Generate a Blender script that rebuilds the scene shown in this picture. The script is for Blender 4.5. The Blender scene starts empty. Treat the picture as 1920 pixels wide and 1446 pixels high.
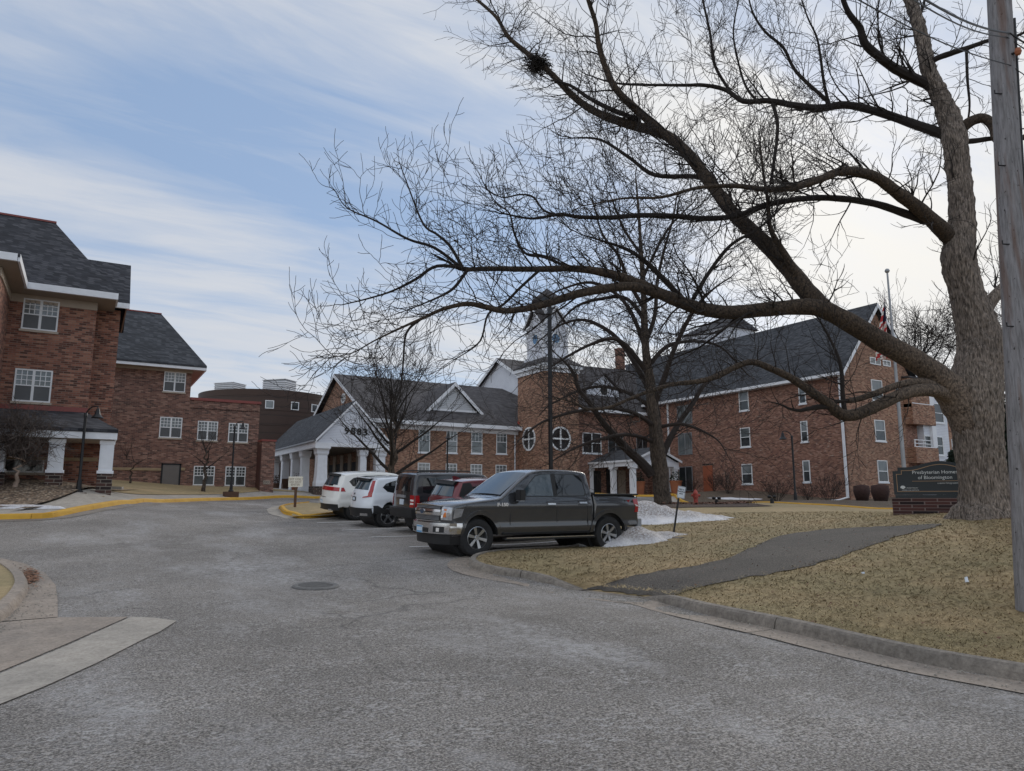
import bpy, bmesh, math, random
import numpy as np
from mathutils import Vector, Matrix
from mathutils.geometry import delaunay_2d_cdt
random.seed(7)
SC = bpy.context.scene
COL = SC.collection
rad = math.radians
# ------------------------------------------------------------------ camera frame
# world X and Y run along the walls of the buildings; the camera stands at the origin
F = 1340.0; PITCH = rad(9.02); AZ = rad(59.35); EYE = 1.6
fw = np.array([math.cos(AZ), math.sin(AZ), 0.]); RT = np.array([math.sin(AZ), -math.cos(AZ), 0.])
FV = fw*math.cos(PITCH) + np.array([0, 0, math.sin(PITCH)]); UP = np.cross(RT, FV)
C0 = np.array([0, 0, EYE])
def ray(px, py): return FV + RT*((px-960)/F) + UP*(-(py-723)/F)
def at(px, py, d):
    r = ray(px, py); return C0 + r*(d/(r@fw))
def onY(px, py, Y):
    r = ray(px, py); return C0 + r*(Y/r[1])
def onX(px, py, X):
    r = ray(px, py); return C0 + r*(X/r[0])
def sd(s, d, z=0.): 
    p = RT*s + fw*d; return np.array([p[0], p[1], z])

# ------------------------------------------------------------------ terrain height
ctl = [sd(-6,0), sd(6,0), sd(0,-6), sd(-9,4), sd(8,3), sd(0,6), sd(0,9.5,.09), sd(-6,10,.12), sd(-12,12,.2), sd(3,7.5,.03),sd(7,5.5,0.)]
for q in [(765,1026.3,17.85),(697.5,1008,20.15),(641,995,22.5),(595,981,24.9),(893,1044,16.3),(1135,1025,18.2),
          (-300,982,21),(0,974.5,22.6),(100,970.5,23),(150,960,24.4),(200,951,26.6),(250,946.5,29.8),(300,943,33.6),(400,939,40.5),(480,937,45.6),(600,936,52.),(760,936,60),
          (20,906,30.3),(110,912,29.2),(190,929,29.4),(50,937,26.6),(-100,955,24.6),(230,905,45.8),(360,916,47.6),(480,918,50),
          (592,930,52.6),(505,926,64),(850,915,55),(1262,931,59.4),(1590,941,48.4),(1358,923,55),
          (1672,959,30),(1450,946,42),(1340,944,49),(1690,966,20.5),(1450,952,30),(1235,946,34),(1305,947,36),
          (1263,1001,19),(1400,1000,18),(1560,990,17.5),(1845,968,16),(1907,1147,9.0),(1480,1186,8.5),(1250,1128,10.7),(1040,1090,13.4),(1300,1085,12),
          (1150,1060,14),(1000,1055,14.8),(1492,939,40),(530,955,30)]:
    p_ = at(*q); p_[2] -= .10 if (q[0] > 1000 and q[1] < 1182 and q[:2] not in ((1135, 1024), (1262, 931), (1590, 941), (1358, 923))) else 0; ctl.append(p_)
ctl += [sd(14,8,.55), sd(20,18,1.2), sd(-60,60,2.4), sd(0,95,2.2), sd(60,95,2.), sd(80,40,1.5), sd(-60,20,1.4), sd(-60,0,.4), sd(60,0,.4), sd(0,-60,0)]
ctl = np.array(ctl)
def _phi(r2): return 0.5*r2*np.log(r2+1e-9)
_n = len(ctl); _d2 = ((ctl[:,None,:2]-ctl[None,:,:2])**2).sum(-1)
_A = np.zeros((_n+3,_n+3)); _A[:_n,:_n] = _phi(_d2)+np.eye(_n)*.6
_A[:_n,_n] = 1; _A[:_n,_n+1:] = ctl[:,:2]; _A[_n,:_n] = 1; _A[_n+1:,:_n] = ctl[:,:2].T
_w = np.linalg.solve(_A, np.concatenate([ctl[:,2], [0,0,0]]))
def H(x, y):
    x = np.atleast_1d(np.asarray(x, float)); y = np.atleast_1d(np.asarray(y, float))
    r2 = (x[:,None]-ctl[None,:,0])**2 + (y[:,None]-ctl[None,:,1])**2
    z = _phi(r2)@_w[:_n] + _w[_n] + _w[_n+1]*x + _w[_n+2]*y
    dd = np.sqrt(x*x+y*y); k = np.clip((dd-75)/40, 0, 1)
    return np.clip(z, -.4, 3.2)*(1-k) + 2.0*k*np.clip((x*fw[0]+y*fw[1])/60, 0, 1)
def h(x, y): return float(H(x, y)[0])
_ts = np.concatenate([np.arange(2.5, 30, .1), np.arange(30, 95, .3)])
def gp(px, py, off=0.):
    r = ray(px, py); r = r/(r@fw)
    P = C0[None]+r[None]*_ts[:,None]
    g = P[:,2]-H(P[:,0],P[:,1])-off
    i = np.argmax(g < 0)
    if g[i] >= 0: i = len(_ts)-1
    if i > 0 and g[i] < 0:
        a, b = g[i-1], g[i]; t = _ts[i-1]+(_ts[i]-_ts[i-1])*a/(a-b)
    else: t = _ts[i]
    return C0+r*t
def g2(px, py, off=0.): return tuple(gp(px, py, off)[:2])

# ------------------------------------------------------------------ materials
MATS = {}
def nm(name):
    m = bpy.data.materials.new(name); m.use_nodes = True; MATS[name] = m
    nt = m.node_tree; b = nt.nodes['Principled BSDF']
    return m, nt, b
def N(nt, t, **kw):
    n = nt.nodes.new(t)
    for k, v in kw.items():
        if k in n.inputs.keys(): n.inputs[k].default_value = v
        else: setattr(n, k, v)
    return n
def L(nt, a, b): nt.links.new(a, b)
def pos(nt, sx=1, sy=1, sz=1, obj=False):
    if obj: o = N(nt, 'ShaderNodeTexCoord').outputs['Object']
    else: o = N(nt, 'ShaderNodeNewGeometry').outputs['Position']
    mp = N(nt, 'ShaderNodeMapping'); mp.inputs['Scale'].default_value = (sx, sy, sz); L(nt, o, mp.inputs['Vector'])
    return mp.outputs['Vector']
def noise(nt, vec, scale, detail=4, rough=.6):
    n = N(nt, 'ShaderNodeTexNoise'); n.inputs['Scale'].default_value = scale; n.inputs['Detail'].default_value = detail
    n.inputs['Roughness'].default_value = rough; L(nt, vec, n.inputs['Vector']); return n.outputs['Fac']
def ramp(nt, fac, stops):
    r = N(nt, 'ShaderNodeValToRGB'); e = r.color_ramp.elements
    while len(e) < len(stops): e.new(0.5)
    for i, (p, c) in enumerate(stops):
        e[i].position = p; e[i].color = (*c, 1) if len(c) == 3 else c
    L(nt, fac, r.inputs['Fac']); return r.outputs['Color']
def mix(nt, fac, a, b, mode='MIX'):
    m = N(nt, 'ShaderNodeMix', data_type='RGBA', blend_type=mode)
    if isinstance(fac, (int, float)): m.inputs[0].default_value = fac
    else: L(nt, fac, m.inputs[0])
    for s, i in ((a, 6), (b, 7)):
        if isinstance(s, tuple): m.inputs[i].default_value = (*s, 1)
        else: L(nt, s, m.inputs[i])
    return m.outputs[2]
def bump(nt, b, fac, dist, strength=1.):
    n = N(nt, 'ShaderNodeBump'); n.inputs['Distance'].default_value = dist; n.inputs['Strength'].default_value = strength
    L(nt, fac, n.inputs['Height']); L(nt, n.outputs['Normal'], b.inputs['Normal'])
def plain(name, col, rough=.6, metal=0., var=.12, scale=3., coat=0., bmp=0., bscale=40.):
    m, nt, b = nm(name)
    if var:
        v = pos(nt, obj=True)
        f = noise(nt, v, scale, 5)
        L(nt, ramp(nt, f, [(.25, tuple(c*(1-var) for c in col)), (.75, tuple(min(1, c*(1+var)) for c in col))]), b.inputs['Base Color'])
    else: b.inputs['Base Color'].default_value = (*col, 1)
    b.inputs['Roughness'].default_value = rough; b.inputs['Metallic'].default_value = metal
    if coat: b.inputs['Coat Weight'].default_value = coat; b.inputs['Coat Roughness'].default_value = .04
    if bmp: bump(nt, b, noise(nt, pos(nt, obj=True), bscale, 3), bmp)
    return m
def wallvec(nt, kx=1., kz=1.):
    g = N(nt, 'ShaderNodeNewGeometry'); s = N(nt, 'ShaderNodeSeparateXYZ'); L(nt, g.outputs['Position'], s.inputs[0])
    a = N(nt, 'ShaderNodeMath', operation='ADD'); L(nt, s.outputs[0], a.inputs[0]); L(nt, s.outputs[1], a.inputs[1])
    c = N(nt, 'ShaderNodeCombineXYZ'); L(nt, a.outputs[0], c.inputs[0]); L(nt, s.outputs[2], c.inputs[1])
    return c.outputs[0]
def brick(name, cols, mortar, bw, bh, ms=.012, lightbits=0.):
    m, nt, b = nm(name); v = wallvec(nt)
    br = N(nt, 'ShaderNodeTexBrick'); L(nt, v, br.inputs['Vector'])
    br.inputs['Scale'].default_value = 1; br.inputs['Brick Width'].default_value = bw; br.inputs['Row Height'].default_value = bh
    br.inputs['Mortar Size'].default_value = ms; br.inputs['Mortar Smooth'].default_value = .2; br.inputs['Bias'].default_value = 0.
    br.inputs['Color1'].default_value = (0, 0, 0, 1); br.inputs['Color2'].default_value = (1, 1, 1, 1); br.inputs['Mortar'].default_value = (.5, .5, .5, 1)
    c = ramp(nt, br.outputs['Color'], cols)
    big = noise(nt, pos(nt), .35, 5)
    c = mix(nt, .45, c, ramp(nt, big, [(.3, (.55, .55, .55)), (.7, (1.25, 1.2, 1.2))]), 'MULTIPLY')
    fine = noise(nt, pos(nt), 6, 3)
    c = mix(nt, .25, c, ramp(nt, fine, [(.3, (.7, .7, .7)), (.7, (1.3, 1.3, 1.3))]), 'MULTIPLY')
    if lightbits:
        sp = noise(nt, pos(nt, 1, 1, 3.5), 2.6, 2)
        mk = ramp(nt, sp, [(.66, (0, 0, 0)), (.72, (1, 1, 1))])
        mm = mix(nt, br.outputs['Fac'], mk, (0, 0, 0))
        c = mix(nt, mm, c, (.42, .32, .26))
    c = mix(nt, br.outputs['Fac'], c, mortar)
    L(nt, c, b.inputs['Base Color']); b.inputs['Roughness'].default_value = .9
    inv = N(nt, 'ShaderNodeMath', operation='SUBTRACT'); inv.inputs[0].default_value = 1; L(nt, br.outputs['Fac'], inv.inputs[1])
    bump(nt, b, inv.outputs[0], .008, .8)
    return m
def shingle(name, cols, row=.11):
    m, nt, b = nm(name); v = wallvec(nt)
    br = N(nt, 'ShaderNodeTexBrick'); L(nt, v, br.inputs['Vector'])
    br.inputs['Scale'].default_value = 1; br.inputs['Brick Width'].default_value = .26; br.inputs['Row Height'].default_value = row
    br.inputs['Mortar Size'].default_value = .012; br.inputs['Mortar Smooth'].default_value = .6
    br.inputs['Color1'].default_value = (0, 0, 0, 1); br.inputs['Color2'].default_value = (1, 1, 1, 1); br.inputs['Mortar'].default_value = (.1, .1, .1, 1)
    c = ramp(nt, br.outputs['Color'], cols)
    c = mix(nt, .6, c, ramp(nt, noise(nt, pos(nt), .5, 5), [(.3, (.7, .7, .7)), (.7, (1.25, 1.25, 1.25))]), 'MULTIPLY')
    L(nt, c, b.inputs['Base Color']); b.inputs['Roughness'].default_value = .95
    bump(nt, b, br.outputs['Color'], .01, .5)
    return m
def siding(name, col, row=.12, rough=.55):
    m, nt, b = nm(name)
    g = N(nt, 'ShaderNodeNewGeometry'); s = N(nt, 'ShaderNodeSeparateXYZ'); L(nt, g.outputs['Position'], s.inputs[0])
    d = N(nt, 'ShaderNodeMath', operation='DIVIDE'); L(nt, s.outputs[2], d.inputs[0]); d.inputs[1].default_value = row
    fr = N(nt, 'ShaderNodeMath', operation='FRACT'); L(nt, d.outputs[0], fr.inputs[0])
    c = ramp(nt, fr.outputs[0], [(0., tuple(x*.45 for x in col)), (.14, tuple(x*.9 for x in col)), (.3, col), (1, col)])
    c = mix(nt, .4, c, ramp(nt, noise(nt, pos(nt), .8, 4), [(.3, (.75, .75, .78)), (.7, (1.1, 1.1, 1.1))]), 'MULTIPLY')
    L(nt, c, b.inputs['Base Color']); b.inputs['Roughness'].default_value = rough
    bump(nt, b, fr.outputs[0], .015, .7)
    return m
brick('brick_left', [(0, (0.083, 0.039, 0.030)), (.35, (0.195, 0.079, 0.054)), (.7, (0.300, 0.126, 0.084)), (1, (0.406, 0.211, 0.142))], (.24, .175, .14), .27, .088, .010)
brick('brick_wing', [(0, (0.087, 0.047, 0.038)), (.35, (0.180, 0.086, 0.064)), (.7, (0.259, 0.128, 0.093)), (1, (0.359, 0.213, 0.159))], (.22, .165, .14), .27, .088, .010)
brick('brick_dark', [(0, (.02, .014, .013)), (.5, (.05, .028, .024)), (1, (.09, .045, .035))], (.22, .19, .16), .40, .14, .014)
brick('brick_old', [(0, (0.131, 0.062, 0.039)), (.35, (0.263, 0.125, 0.077)), (.7, (0.341, 0.177, 0.112)), (1, (0.446, 0.272, 0.175))], (.30, .22, .17), .22, .082, .009, 1)
brick('brick_old_dark', [(0, (0.105, 0.047, 0.035)), (.35, (0.218, 0.094, 0.064)), (.7, (0.282, 0.136, 0.090)), (1, (0.394, 0.221, 0.162))], (.25, .18, .145), .22, .082, .009, 1)
brick('brick_sign', [(0, (.015, .010, .012)), (.5, (.06, .026, .024)), (1, (.10, .04, .035))], (.20, .15, .14), .28, .085, .008)
shingle('shingle_black', [(0, (.018, .019, .024)), (.5, (.035, .036, .044)), (1, (.075, .075, .085))])
shingle('shingle_grey', [(0, (.04, .036, .038)), (.5, (.065, .06, .063)), (1, (.10, .092, .095))])
shingle('shingle_blue', [(0, (.028, .030, .035)), (.5, (.047, .050, .058)), (1, (.082, .086, .096))])
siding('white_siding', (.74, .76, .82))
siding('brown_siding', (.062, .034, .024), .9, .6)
siding('white_louvre', (.55, .56, .58), .18)
siding('soffit_beige', (.36, .29, .22), .2)
plain('white_trim', (.74, .75, .78), .5, var=.08)
plain('window_frame', (.78, .79, .80), .45, var=.05)
plain('beige_trim', (.42, .35, .28), .6, var=.1)
plain('tan_stone', (.34, .25, .15), .8, var=.2)
plain('red_metal', (.23, .05, .04), .45, var=.15)
plain('brown_metal', (.075, .032, .026), .5, var=.2)
plain('grey_door', (.15, .135, .125), .6, var=.08)
plain('orange_door', (.30, .085, .04), .6, var=.1)
plain('dark_opening', (.012, .012, .013), .6, var=.2)
plain('black_metal', (.012, .012, .014), .45, .3, var=.2)
plain('grey_metal', (.30, .31, .33), .45, .4, var=.15)
plain('terracotta', (.32, .11, .05), .8, var=.15)
plain('wood_brown', (.10, .05, .03), .7, var=.25)
plain('wood_post', (.30, .22, .17), .8, var=.3, scale=12)
plain('hydrant_red', (.42, .07, .05), .5, var=.25, scale=10)
plain('sign_cream', (.72, .69, .60), .6, var=.06)
plain('sign_white', (.70, .76, .85), .4, var=.05)
plain('sign_dark', (.012, .018, .024), .35, var=.2)
plain('sign_gold', (.36, .22, .12), .5, var=.1)
plain('sign_letter', (.62, .64, .64), .5, var=.04)
plain('letter_black', (.012, .012, .012), .5, var=.1)
plain('letter_tan', (.36, .30, .24), .7, var=.1)
plain('letter_navy', (.03, .05, .09), .6, var=.1)
plain('dead_stem', (.075, .055, .045), .9, var=.3)
plain('hedge_twig', (.05, .026, .022), .95, var=.4, scale=8)
plain('evergreen', (.012, .022, .013), .9, var=.5, scale=6)
plain('leaf_litter', (.15, .075, .05), .9, var=.5, scale=5)
plain('tan_leaf', (.24, .12, .07), .9, var=.5, scale=9)
plain('cast_iron', (.13, .125, .12), .75, var=.3, scale=20)
plain('gutter_grit', (.26, .24, .21), .9, var=.4, scale=30)
plain('stick_nest', (.02, .015, .012), .95, var=.3)
def glass(name, lo, hi, rough=.08, sc=.7):
    m, nt, b = nm(name); v = pos(nt)
    L(nt, ramp(nt, noise(nt, v, sc, 2), [(.35, lo), (.65, hi)]), b.inputs['Base Color'])
    b.inputs['Roughness'].default_value = rough; b.inputs['Specular IOR Level'].default_value = .7
    nb = noise(nt, v, .9, 2); bump(nt, b, nb, .02, .35)
    return m
glass('pane_blind', (.10, .115, .12), (.20, .215, .22))
glass('pane_dark', (.012, .015, .017), (.05, .056, .06))
plain('pane_screen', (.085, .088, .092), .45, var=.25, scale=1.2)
glass('pane_clock', (.05, .14, .26), (.10, .22, .38))
m, nt, b = nm('car_glass'); b.inputs['Base Color'].default_value = (.008, .010, .012, 1); b.inputs['Roughness'].default_value = .03; b.inputs['Specular IOR Level'].default_value = .8
m, nt, b = nm('windshield'); b.inputs['Base Color'].default_value = (.035, .055, .07, 1); b.inputs['Roughness'].default_value = .04; b.inputs['Specular IOR Level'].default_value = 1.
def paint(name, col, metal, rough, coat=1.):
    m, nt, b = nm(name)
    f = noise(nt, pos(nt, obj=True), 2.5, 6); z = N(nt, 'ShaderNodeSeparateXYZ'); L(nt, N(nt, 'ShaderNodeTexCoord').outputs['Object'], z.inputs[0])
    d = ramp(nt, z.outputs[2], [(.25, (1, 1, 1)), (.8, (0, 0, 0))])   # road dirt low on the body
    dm = mix(nt, .8, d, ramp(nt, f, [(.3, (.0, .0, .0)), (.75, (.25, .25, .25))]), 'MULTIPLY')
    L(nt, mix(nt, dm, col, (.09, .083, .077)), b.inputs['Base Color'])
    L(nt, ramp(nt, f, [(.3, (rough,)*3), (.8, (rough*1.5,)*3)]), b.inputs['Roughness'])
    b.inputs['Metallic'].default_value = metal; b.inputs['Coat Weight'].default_value = coat; b.inputs['Coat Roughness'].default_value = .05
    return m
paint('paint_grey', (.062, .064, .070), .5, .2)
paint('paint_white', (.78, .77, .74), 0., .3)
paint('paint_pearl', (.74, .78, .84), 0., .3)
paint('paint_black', (.018, .018, .022), .2, .3)
paint('paint_red', (.13, .007, .014), .35, .3)
plain('headlamp_glass', (.42, .43, .46), .12, .55, var=.3, scale=14)
plain('chrome', (.62, .62, .63), .18, 1., var=.1)
plain('alloy', (.42, .43, .45), .28, .9, var=.15)
plain('black_plastic', (.014, .014, .015), .55, var=.2)
plain('tyre', (.018, .018, .019), .85, var=.3, scale=9)
plain('lamp_red', (.35, .012, .015), .15, var=.1, coat=.6)
plain('lamp_white', (.75, .72, .70), .2, var=.05)
plain('lamp_amber', (.60, .16, .02), .2, var=.1)
plain('plate_white', (.55, .62, .70), .5, var=.1)
plain('plate_blue', (.10, .30, .52), .5, var=.2)
plain('flag_red', (.42, .03, .03), .8, var=.15)
plain('flag_white', (.65, .62, .58), .8, var=.1)
plain('flag_blue', (.022, .022, .06), .8, var=.15)
# bark, pole
def bark(name, c0, c1, sx, sz, dist, near=None):
    m, nt, b = nm(name); v = pos(nt, sx, sx, sz)
    vo = N(nt, 'ShaderNodeTexVoronoi', feature='F1'); vo.inputs['Scale'].default_value = 1; L(nt, v, vo.inputs['Vector'])
    vd = N(nt, 'ShaderNodeTexNoise'); vd.inputs['Scale'].default_value = 1.4; vd.inputs['Detail'].default_value = 5; vd.inputs['Distortion'].default_value = .6; L(nt, v, vd.inputs['Vector'])
    a = N(nt, 'ShaderNodeMath', operation='SUBTRACT'); L(nt, vd.outputs['Fac'], a.inputs[0]); 
    k = N(nt, 'ShaderNodeMath', operation='MULTIPLY'); L(nt, vo.outputs['Distance'], k.inputs[0]); k.inputs[1].default_value = .35
    L(nt, k.outputs[0], a.inputs[1])
    c = ramp(nt, a.outputs[0], [(.08, c0), (.42, c1), (.6, tuple(min(1, x*1.5) for x in c1))])
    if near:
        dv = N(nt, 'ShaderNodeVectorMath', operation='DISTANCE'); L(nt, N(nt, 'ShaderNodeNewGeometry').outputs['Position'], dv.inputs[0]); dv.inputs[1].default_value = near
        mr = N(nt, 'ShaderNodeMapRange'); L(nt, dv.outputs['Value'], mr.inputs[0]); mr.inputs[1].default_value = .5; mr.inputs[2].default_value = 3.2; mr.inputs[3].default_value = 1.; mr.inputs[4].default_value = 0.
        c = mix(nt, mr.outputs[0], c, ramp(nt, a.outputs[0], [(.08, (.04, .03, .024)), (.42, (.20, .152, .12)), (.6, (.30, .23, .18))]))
    c = mix(nt, .5, c, ramp(nt, noise(nt, pos(nt), 1.1, 4), [(.3, (.6, .6, .6)), (.7, (1.25, 1.25, 1.2))]), 'MULTIPLY')
    L(nt, c, b.inputs['Base Color']); b.inputs['Roughness'].default_value = .95
    bump(nt, b, a.outputs[0], dist, 1.)
    return m
bark('bark_big', (.045, .036, .03), (.25, .205, .175), 26, 5.5, .05)
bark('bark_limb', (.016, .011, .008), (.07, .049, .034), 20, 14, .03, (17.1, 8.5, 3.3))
bark('bark_mid', (.02, .015, .012), (.095, .072, .056), 18, 5, .04)
plain('twig', (.018, .013, .011), .9, var=.3)
plain('twig_pale', (.075, .058, .05), .9, var=.3)
plain('twig_brown', (.028, .02, .017), .9, var=.3)
m, nt, b = nm('pole_wood'); v = pos(nt, 9, 9, .8)
c = ramp(nt, noise(nt, v, 4, 8, .7), [(.3, (.10, .095, .095)), (.5, (.22, .21, .215)), (.7, (.30, .29, .30))])
sp = ramp(nt, noise(nt, pos(nt, 1, 1, .6), 26, 2), [(.66, (0, 0, 0)), (.72, (1, 1, 1))]); c = mix(nt, sp, c, (.035, .03, .03))
gx = N(nt, 'ShaderNodeSeparateXYZ'); L(nt, N(nt, 'ShaderNodeTexCoord').outputs['Object'], gx.inputs[0])
rb = ramp(nt, noise(nt, pos(nt, 3, 3, .25), 2.2, 3), [(.5, (0, 0, 0)), (.62, (1, 1, 1))]); c = mix(nt, mix(nt, .6, (0, 0, 0), rb), c, (.14, .075, .05))
L(nt, c, b.inputs['Base Color']); b.inputs['Roughness'].default_value = .9; bump(nt, b, noise(nt, v, 5, 6, .7), .012)
# ground
m, nt, b = nm('asphalt'); v = pos(nt)
g1 = noise(nt, v, 55, 3, .7); g2_ = noise(nt, v, .22, 6, .65); g3 = noise(nt, v, 1.3, 5, .7); vs = pos(nt, .35, 1.0, 1)
c = ramp(nt, g1, [(.37, (.062, .055, .050)), (.5, (.178, .163, .150)), (.62, (.40, .37, .34))])
c = mix(nt, .85, c, ramp(nt, g2_, [(.34, (.58, .565, .55)), (.52, (.90, .885, .87)), (.66, (1.22, 1.21, 1.20))]), 'MULTIPLY')
salt = mix(nt, 1., ramp(nt, g3, [(.40, (.12, .12, .12)), (.72, (.62, .62, .62))]), ramp(nt, noise(nt, pos(nt, .55, 1, 1), 30, 3, .8), [(.52, (0, 0, 0)), (.58, (.95, .95, .95))]), 'MULTIPLY')
c = mix(nt, salt, c, (.58, .565, .56))
stain = ramp(nt, noise(nt, vs, 1.1, 6, .65), [(.66, (0, 0, 0)), (.76, (.22, .22, .22))]); c = mix(nt, stain, c, (.05, .047, .045))
wv = N(nt, 'ShaderNodeTexVoronoi', feature='DISTANCE_TO_EDGE'); wv.inputs['Scale'].default_value = .24
wn = N(nt, 'ShaderNodeTexNoise'); wn.inputs['Scale'].default_value = .9; wn.inputs['Detail'].default_value = 6; L(nt, v, wn.inputs['Vector'])
wa = N(nt, 'ShaderNodeVectorMath', operation='MULTIPLY_ADD'); L(nt, wn.outputs['Color'], wa.inputs[0]); wa.inputs[1].default_value = (1.3, 1.3, 0); L(nt, v, wa.inputs[2]); L(nt, wa.outputs[0], wv.inputs['Vector'])
ck = ramp(nt, wv.outputs['Distance'], [(0, (1, 1, 1)), (.0025, (.9, .9, .9)), (.006, (0, 0, 0))])
ck = mix(nt, 1., ck, ramp(nt, noise(nt, v, .35, 3), [(.42, (0, 0, 0)), (.56, (.55, .55, .55))]), 'MULTIPLY')
c = mix(nt, ck, c, (.025, .024, .024))
frost = mix(nt, 1., ramp(nt, noise(nt, pos(nt, .5, .22, 1), 1., 5, .6), [(.50, (0, 0, 0)), (.66, (.75, .75, .75))]), ramp(nt, noise(nt, v, 9, 4, .8), [(.42, (.15, .15, .15)), (.6, (1, 1, 1))]), 'MULTIPLY')
c = mix(nt, frost, c, (.42, .41, .41))
L(nt, c, b.inputs['Base Color']); b.inputs['Roughness'].default_value = .88; bump(nt, b, noise(nt, v, 70, 3), .012, .9)
m, nt, b = nm('asphalt_path'); v = pos(nt)
c = ramp(nt, noise(nt, v, 42, 4, .8), [(.36, (.020, .017, .015)), (.52, (.058, .051, .046)), (.64, (.17, .153, .135))])
c = mix(nt, .8, c, ramp(nt, noise(nt, v, .8, 5), [(.3, (.65, .65, .65)), (.7, (1.3, 1.25, 1.2))]), 'MULTIPLY')
L(nt, c, b.inputs['Base Color']); b.inputs['Roughness'].default_value = .92; bump(nt, b, noise(nt, v, 50, 3), .01)
def ground_mat(name, stops, big, sc=(38, 5, .6), bd=.03):
    m, nt, b = nm(name); v = pos(nt)
    c = ramp(nt, noise(nt, v, *sc), stops)
    c = mix(nt, .8, c, ramp(nt, noise(nt, v, .55, 6, .65), [(.3, big[0]), (.7, big[1])]), 'MULTIPLY')
    c = mix(nt, .6, c, ramp(nt, noise(nt, v, 5, 4, .7), [(.3, (.7, .7, .7)), (.7, (1.3, 1.3, 1.3))]), 'MULTIPLY')
    L(nt, c, b.inputs['Base Color']); b.inputs['Roughness'].default_value = .95; bump(nt, b, noise(nt, v, *sc), bd)
    return m
ground_mat('dry_grass', [(.28, (.195, .148, .082)), (.5, (.335, .248, .137)), (.75, (.46, .365, .23))], ((.66, .74, .64), (1.15, 1.1, 1.05)), (85, 4, .7), .005)
ground_mat('blade_tan', [(.30, (.235, .18, .10)), (.5, (.35, .262, .145)), (.68, (.52, .41, .24))], ((.66, .74, .64), (1.15, 1.1, 1.05)), (24, 3, .8), .0)
ground_mat('bare_soil', [(.3, (.05, .036, .024)), (.5, (.11, .08, .055)), (.75, (.20, .15, .10))], ((.7, .7, .7), (1.2, 1.2, 1.2)))
ground_mat('mulch', [(.3, (.022, .015, .012)), (.5, (.065, .04, .03)), (.75, (.17, .10, .07))], ((.7, .7, .7), (1.2, 1.2, 1.2)), (22, 5, .7))
ground_mat('concrete', [(.3, (.25, .228, .20)), (.5, (.36, .33, .29)), (.75, (.43, .395, .35))], ((.75, .75, .75), (1.15, 1.12, 1.1)), (30, 6, .7), .004)
ground_mat('apron', [(.3, (.20, .168, .14)), (.5, (.30, .255, .215)), (.75, (.38, .33, .285))], ((.7, .72, .75), (1.15, 1.1, 1.05)), (26, 6, .7), .004)
ground_mat('kerb_concrete', [(.3, (.13, .115, .102)), (.5, (.22, .197, .173)), (.75, (.33, .30, .265))], ((.55, .55, .55), (1.25, 1.2, 1.15)), (18, 6, .75), .006)
ground_mat('base_ground', [(.3, (.05, .042, .03)), (.6, (.14, .11, .07))], ((.8, .8, .8), (1.1, 1.1, 1.1)))
m, nt, b = nm('kerb_yellow'); v = pos(nt)
c = ramp(nt, noise(nt, v, 1.5, 6, .7), [(.3, (.50, .26, .02)), (.7, (.62, .36, .04))])
c = mix(nt, ramp(nt, noise(nt, v, 9, 4, .8), [(.64, (0, 0, 0)), (.69, (1, 1, 1))]), c, (.08, .065, .05))
L(nt, c, b.inputs['Base Color']); b.inputs['Roughness'].default_value = .7
m, nt, b = nm('line_white'); v = pos(nt)
L(nt, ramp(nt, noise(nt, v, 7, 5, .8), [(.30, (.16, .16, .16)), (.42, (.68, .68, .67))]), b.inputs['Base Color']); b.inputs['Roughness'].default_value = .8
m, nt, b = nm('gravel'); v = pos(nt)
vo = N(nt, 'ShaderNodeTexVoronoi'); vo.inputs['Scale'].default_value = 11; L(nt, v, vo.inputs['Vector'])
sx = N(nt, 'ShaderNodeSeparateColor'); L(nt, vo.outputs['Color'], sx.inputs[0])
c = ramp(nt, sx.outputs[0], [(0, (.09, .06, .04)), (.4, (.22, .15, .095)), (.75, (.34, .25, .17)), (1, (.46, .38, .29))])
c = mix(nt, ramp(nt, vo.outputs['Distance'], [(.3, (0, 0, 0)), (.75, (.9, .9, .9))]), c, (.03, .02, .015))
L(nt, c, b.inputs['Base Color']); b.inputs['Roughness'].default_value = .85; bump(nt, b, vo.outputs['Distance'], .04, -1.)
m, nt, b = nm('snow'); v = pos(nt)
g = N(nt, 'ShaderNodeNewGeometry'); s = N(nt, 'ShaderNodeSeparateXYZ'); L(nt, N(nt, 'ShaderNodeTexCoord').outputs['Object'], s.inputs[0])
dirt = mix(nt, 1., ramp(nt, noise(nt, v, 22, 5, .8), [(.38, (0, 0, 0)), (.58, (1, 1, 1))]), ramp(nt, s.outputs[2], [(.12, (.06, .06, .06)), (.30, (.95, .95, .95))]), 'MULTIPLY')
c = mix(nt, dirt, ramp(nt, noise(nt, v, 3.5, 4), [(.3, (.62, .62, .66)), (.7, (.84, .83, .84))]), (.20, .155, .125))
L(nt, c, b.inputs['Base Color']); b.inputs['Roughness'].default_value = .7; bump(nt, b, noise(nt, v, 16, 6, .7), .04)
b.inputs['Subsurface Weight'].default_value = 0.
m, nt, b = nm('lamp_glow'); b.inputs['Emission Color'].default_value = (1, .72, .35, 1); b.inputs['Emission Strength'].default_value = 2.; b.inputs['Base Color'].default_value = (.8, .6, .3, 1)

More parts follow.
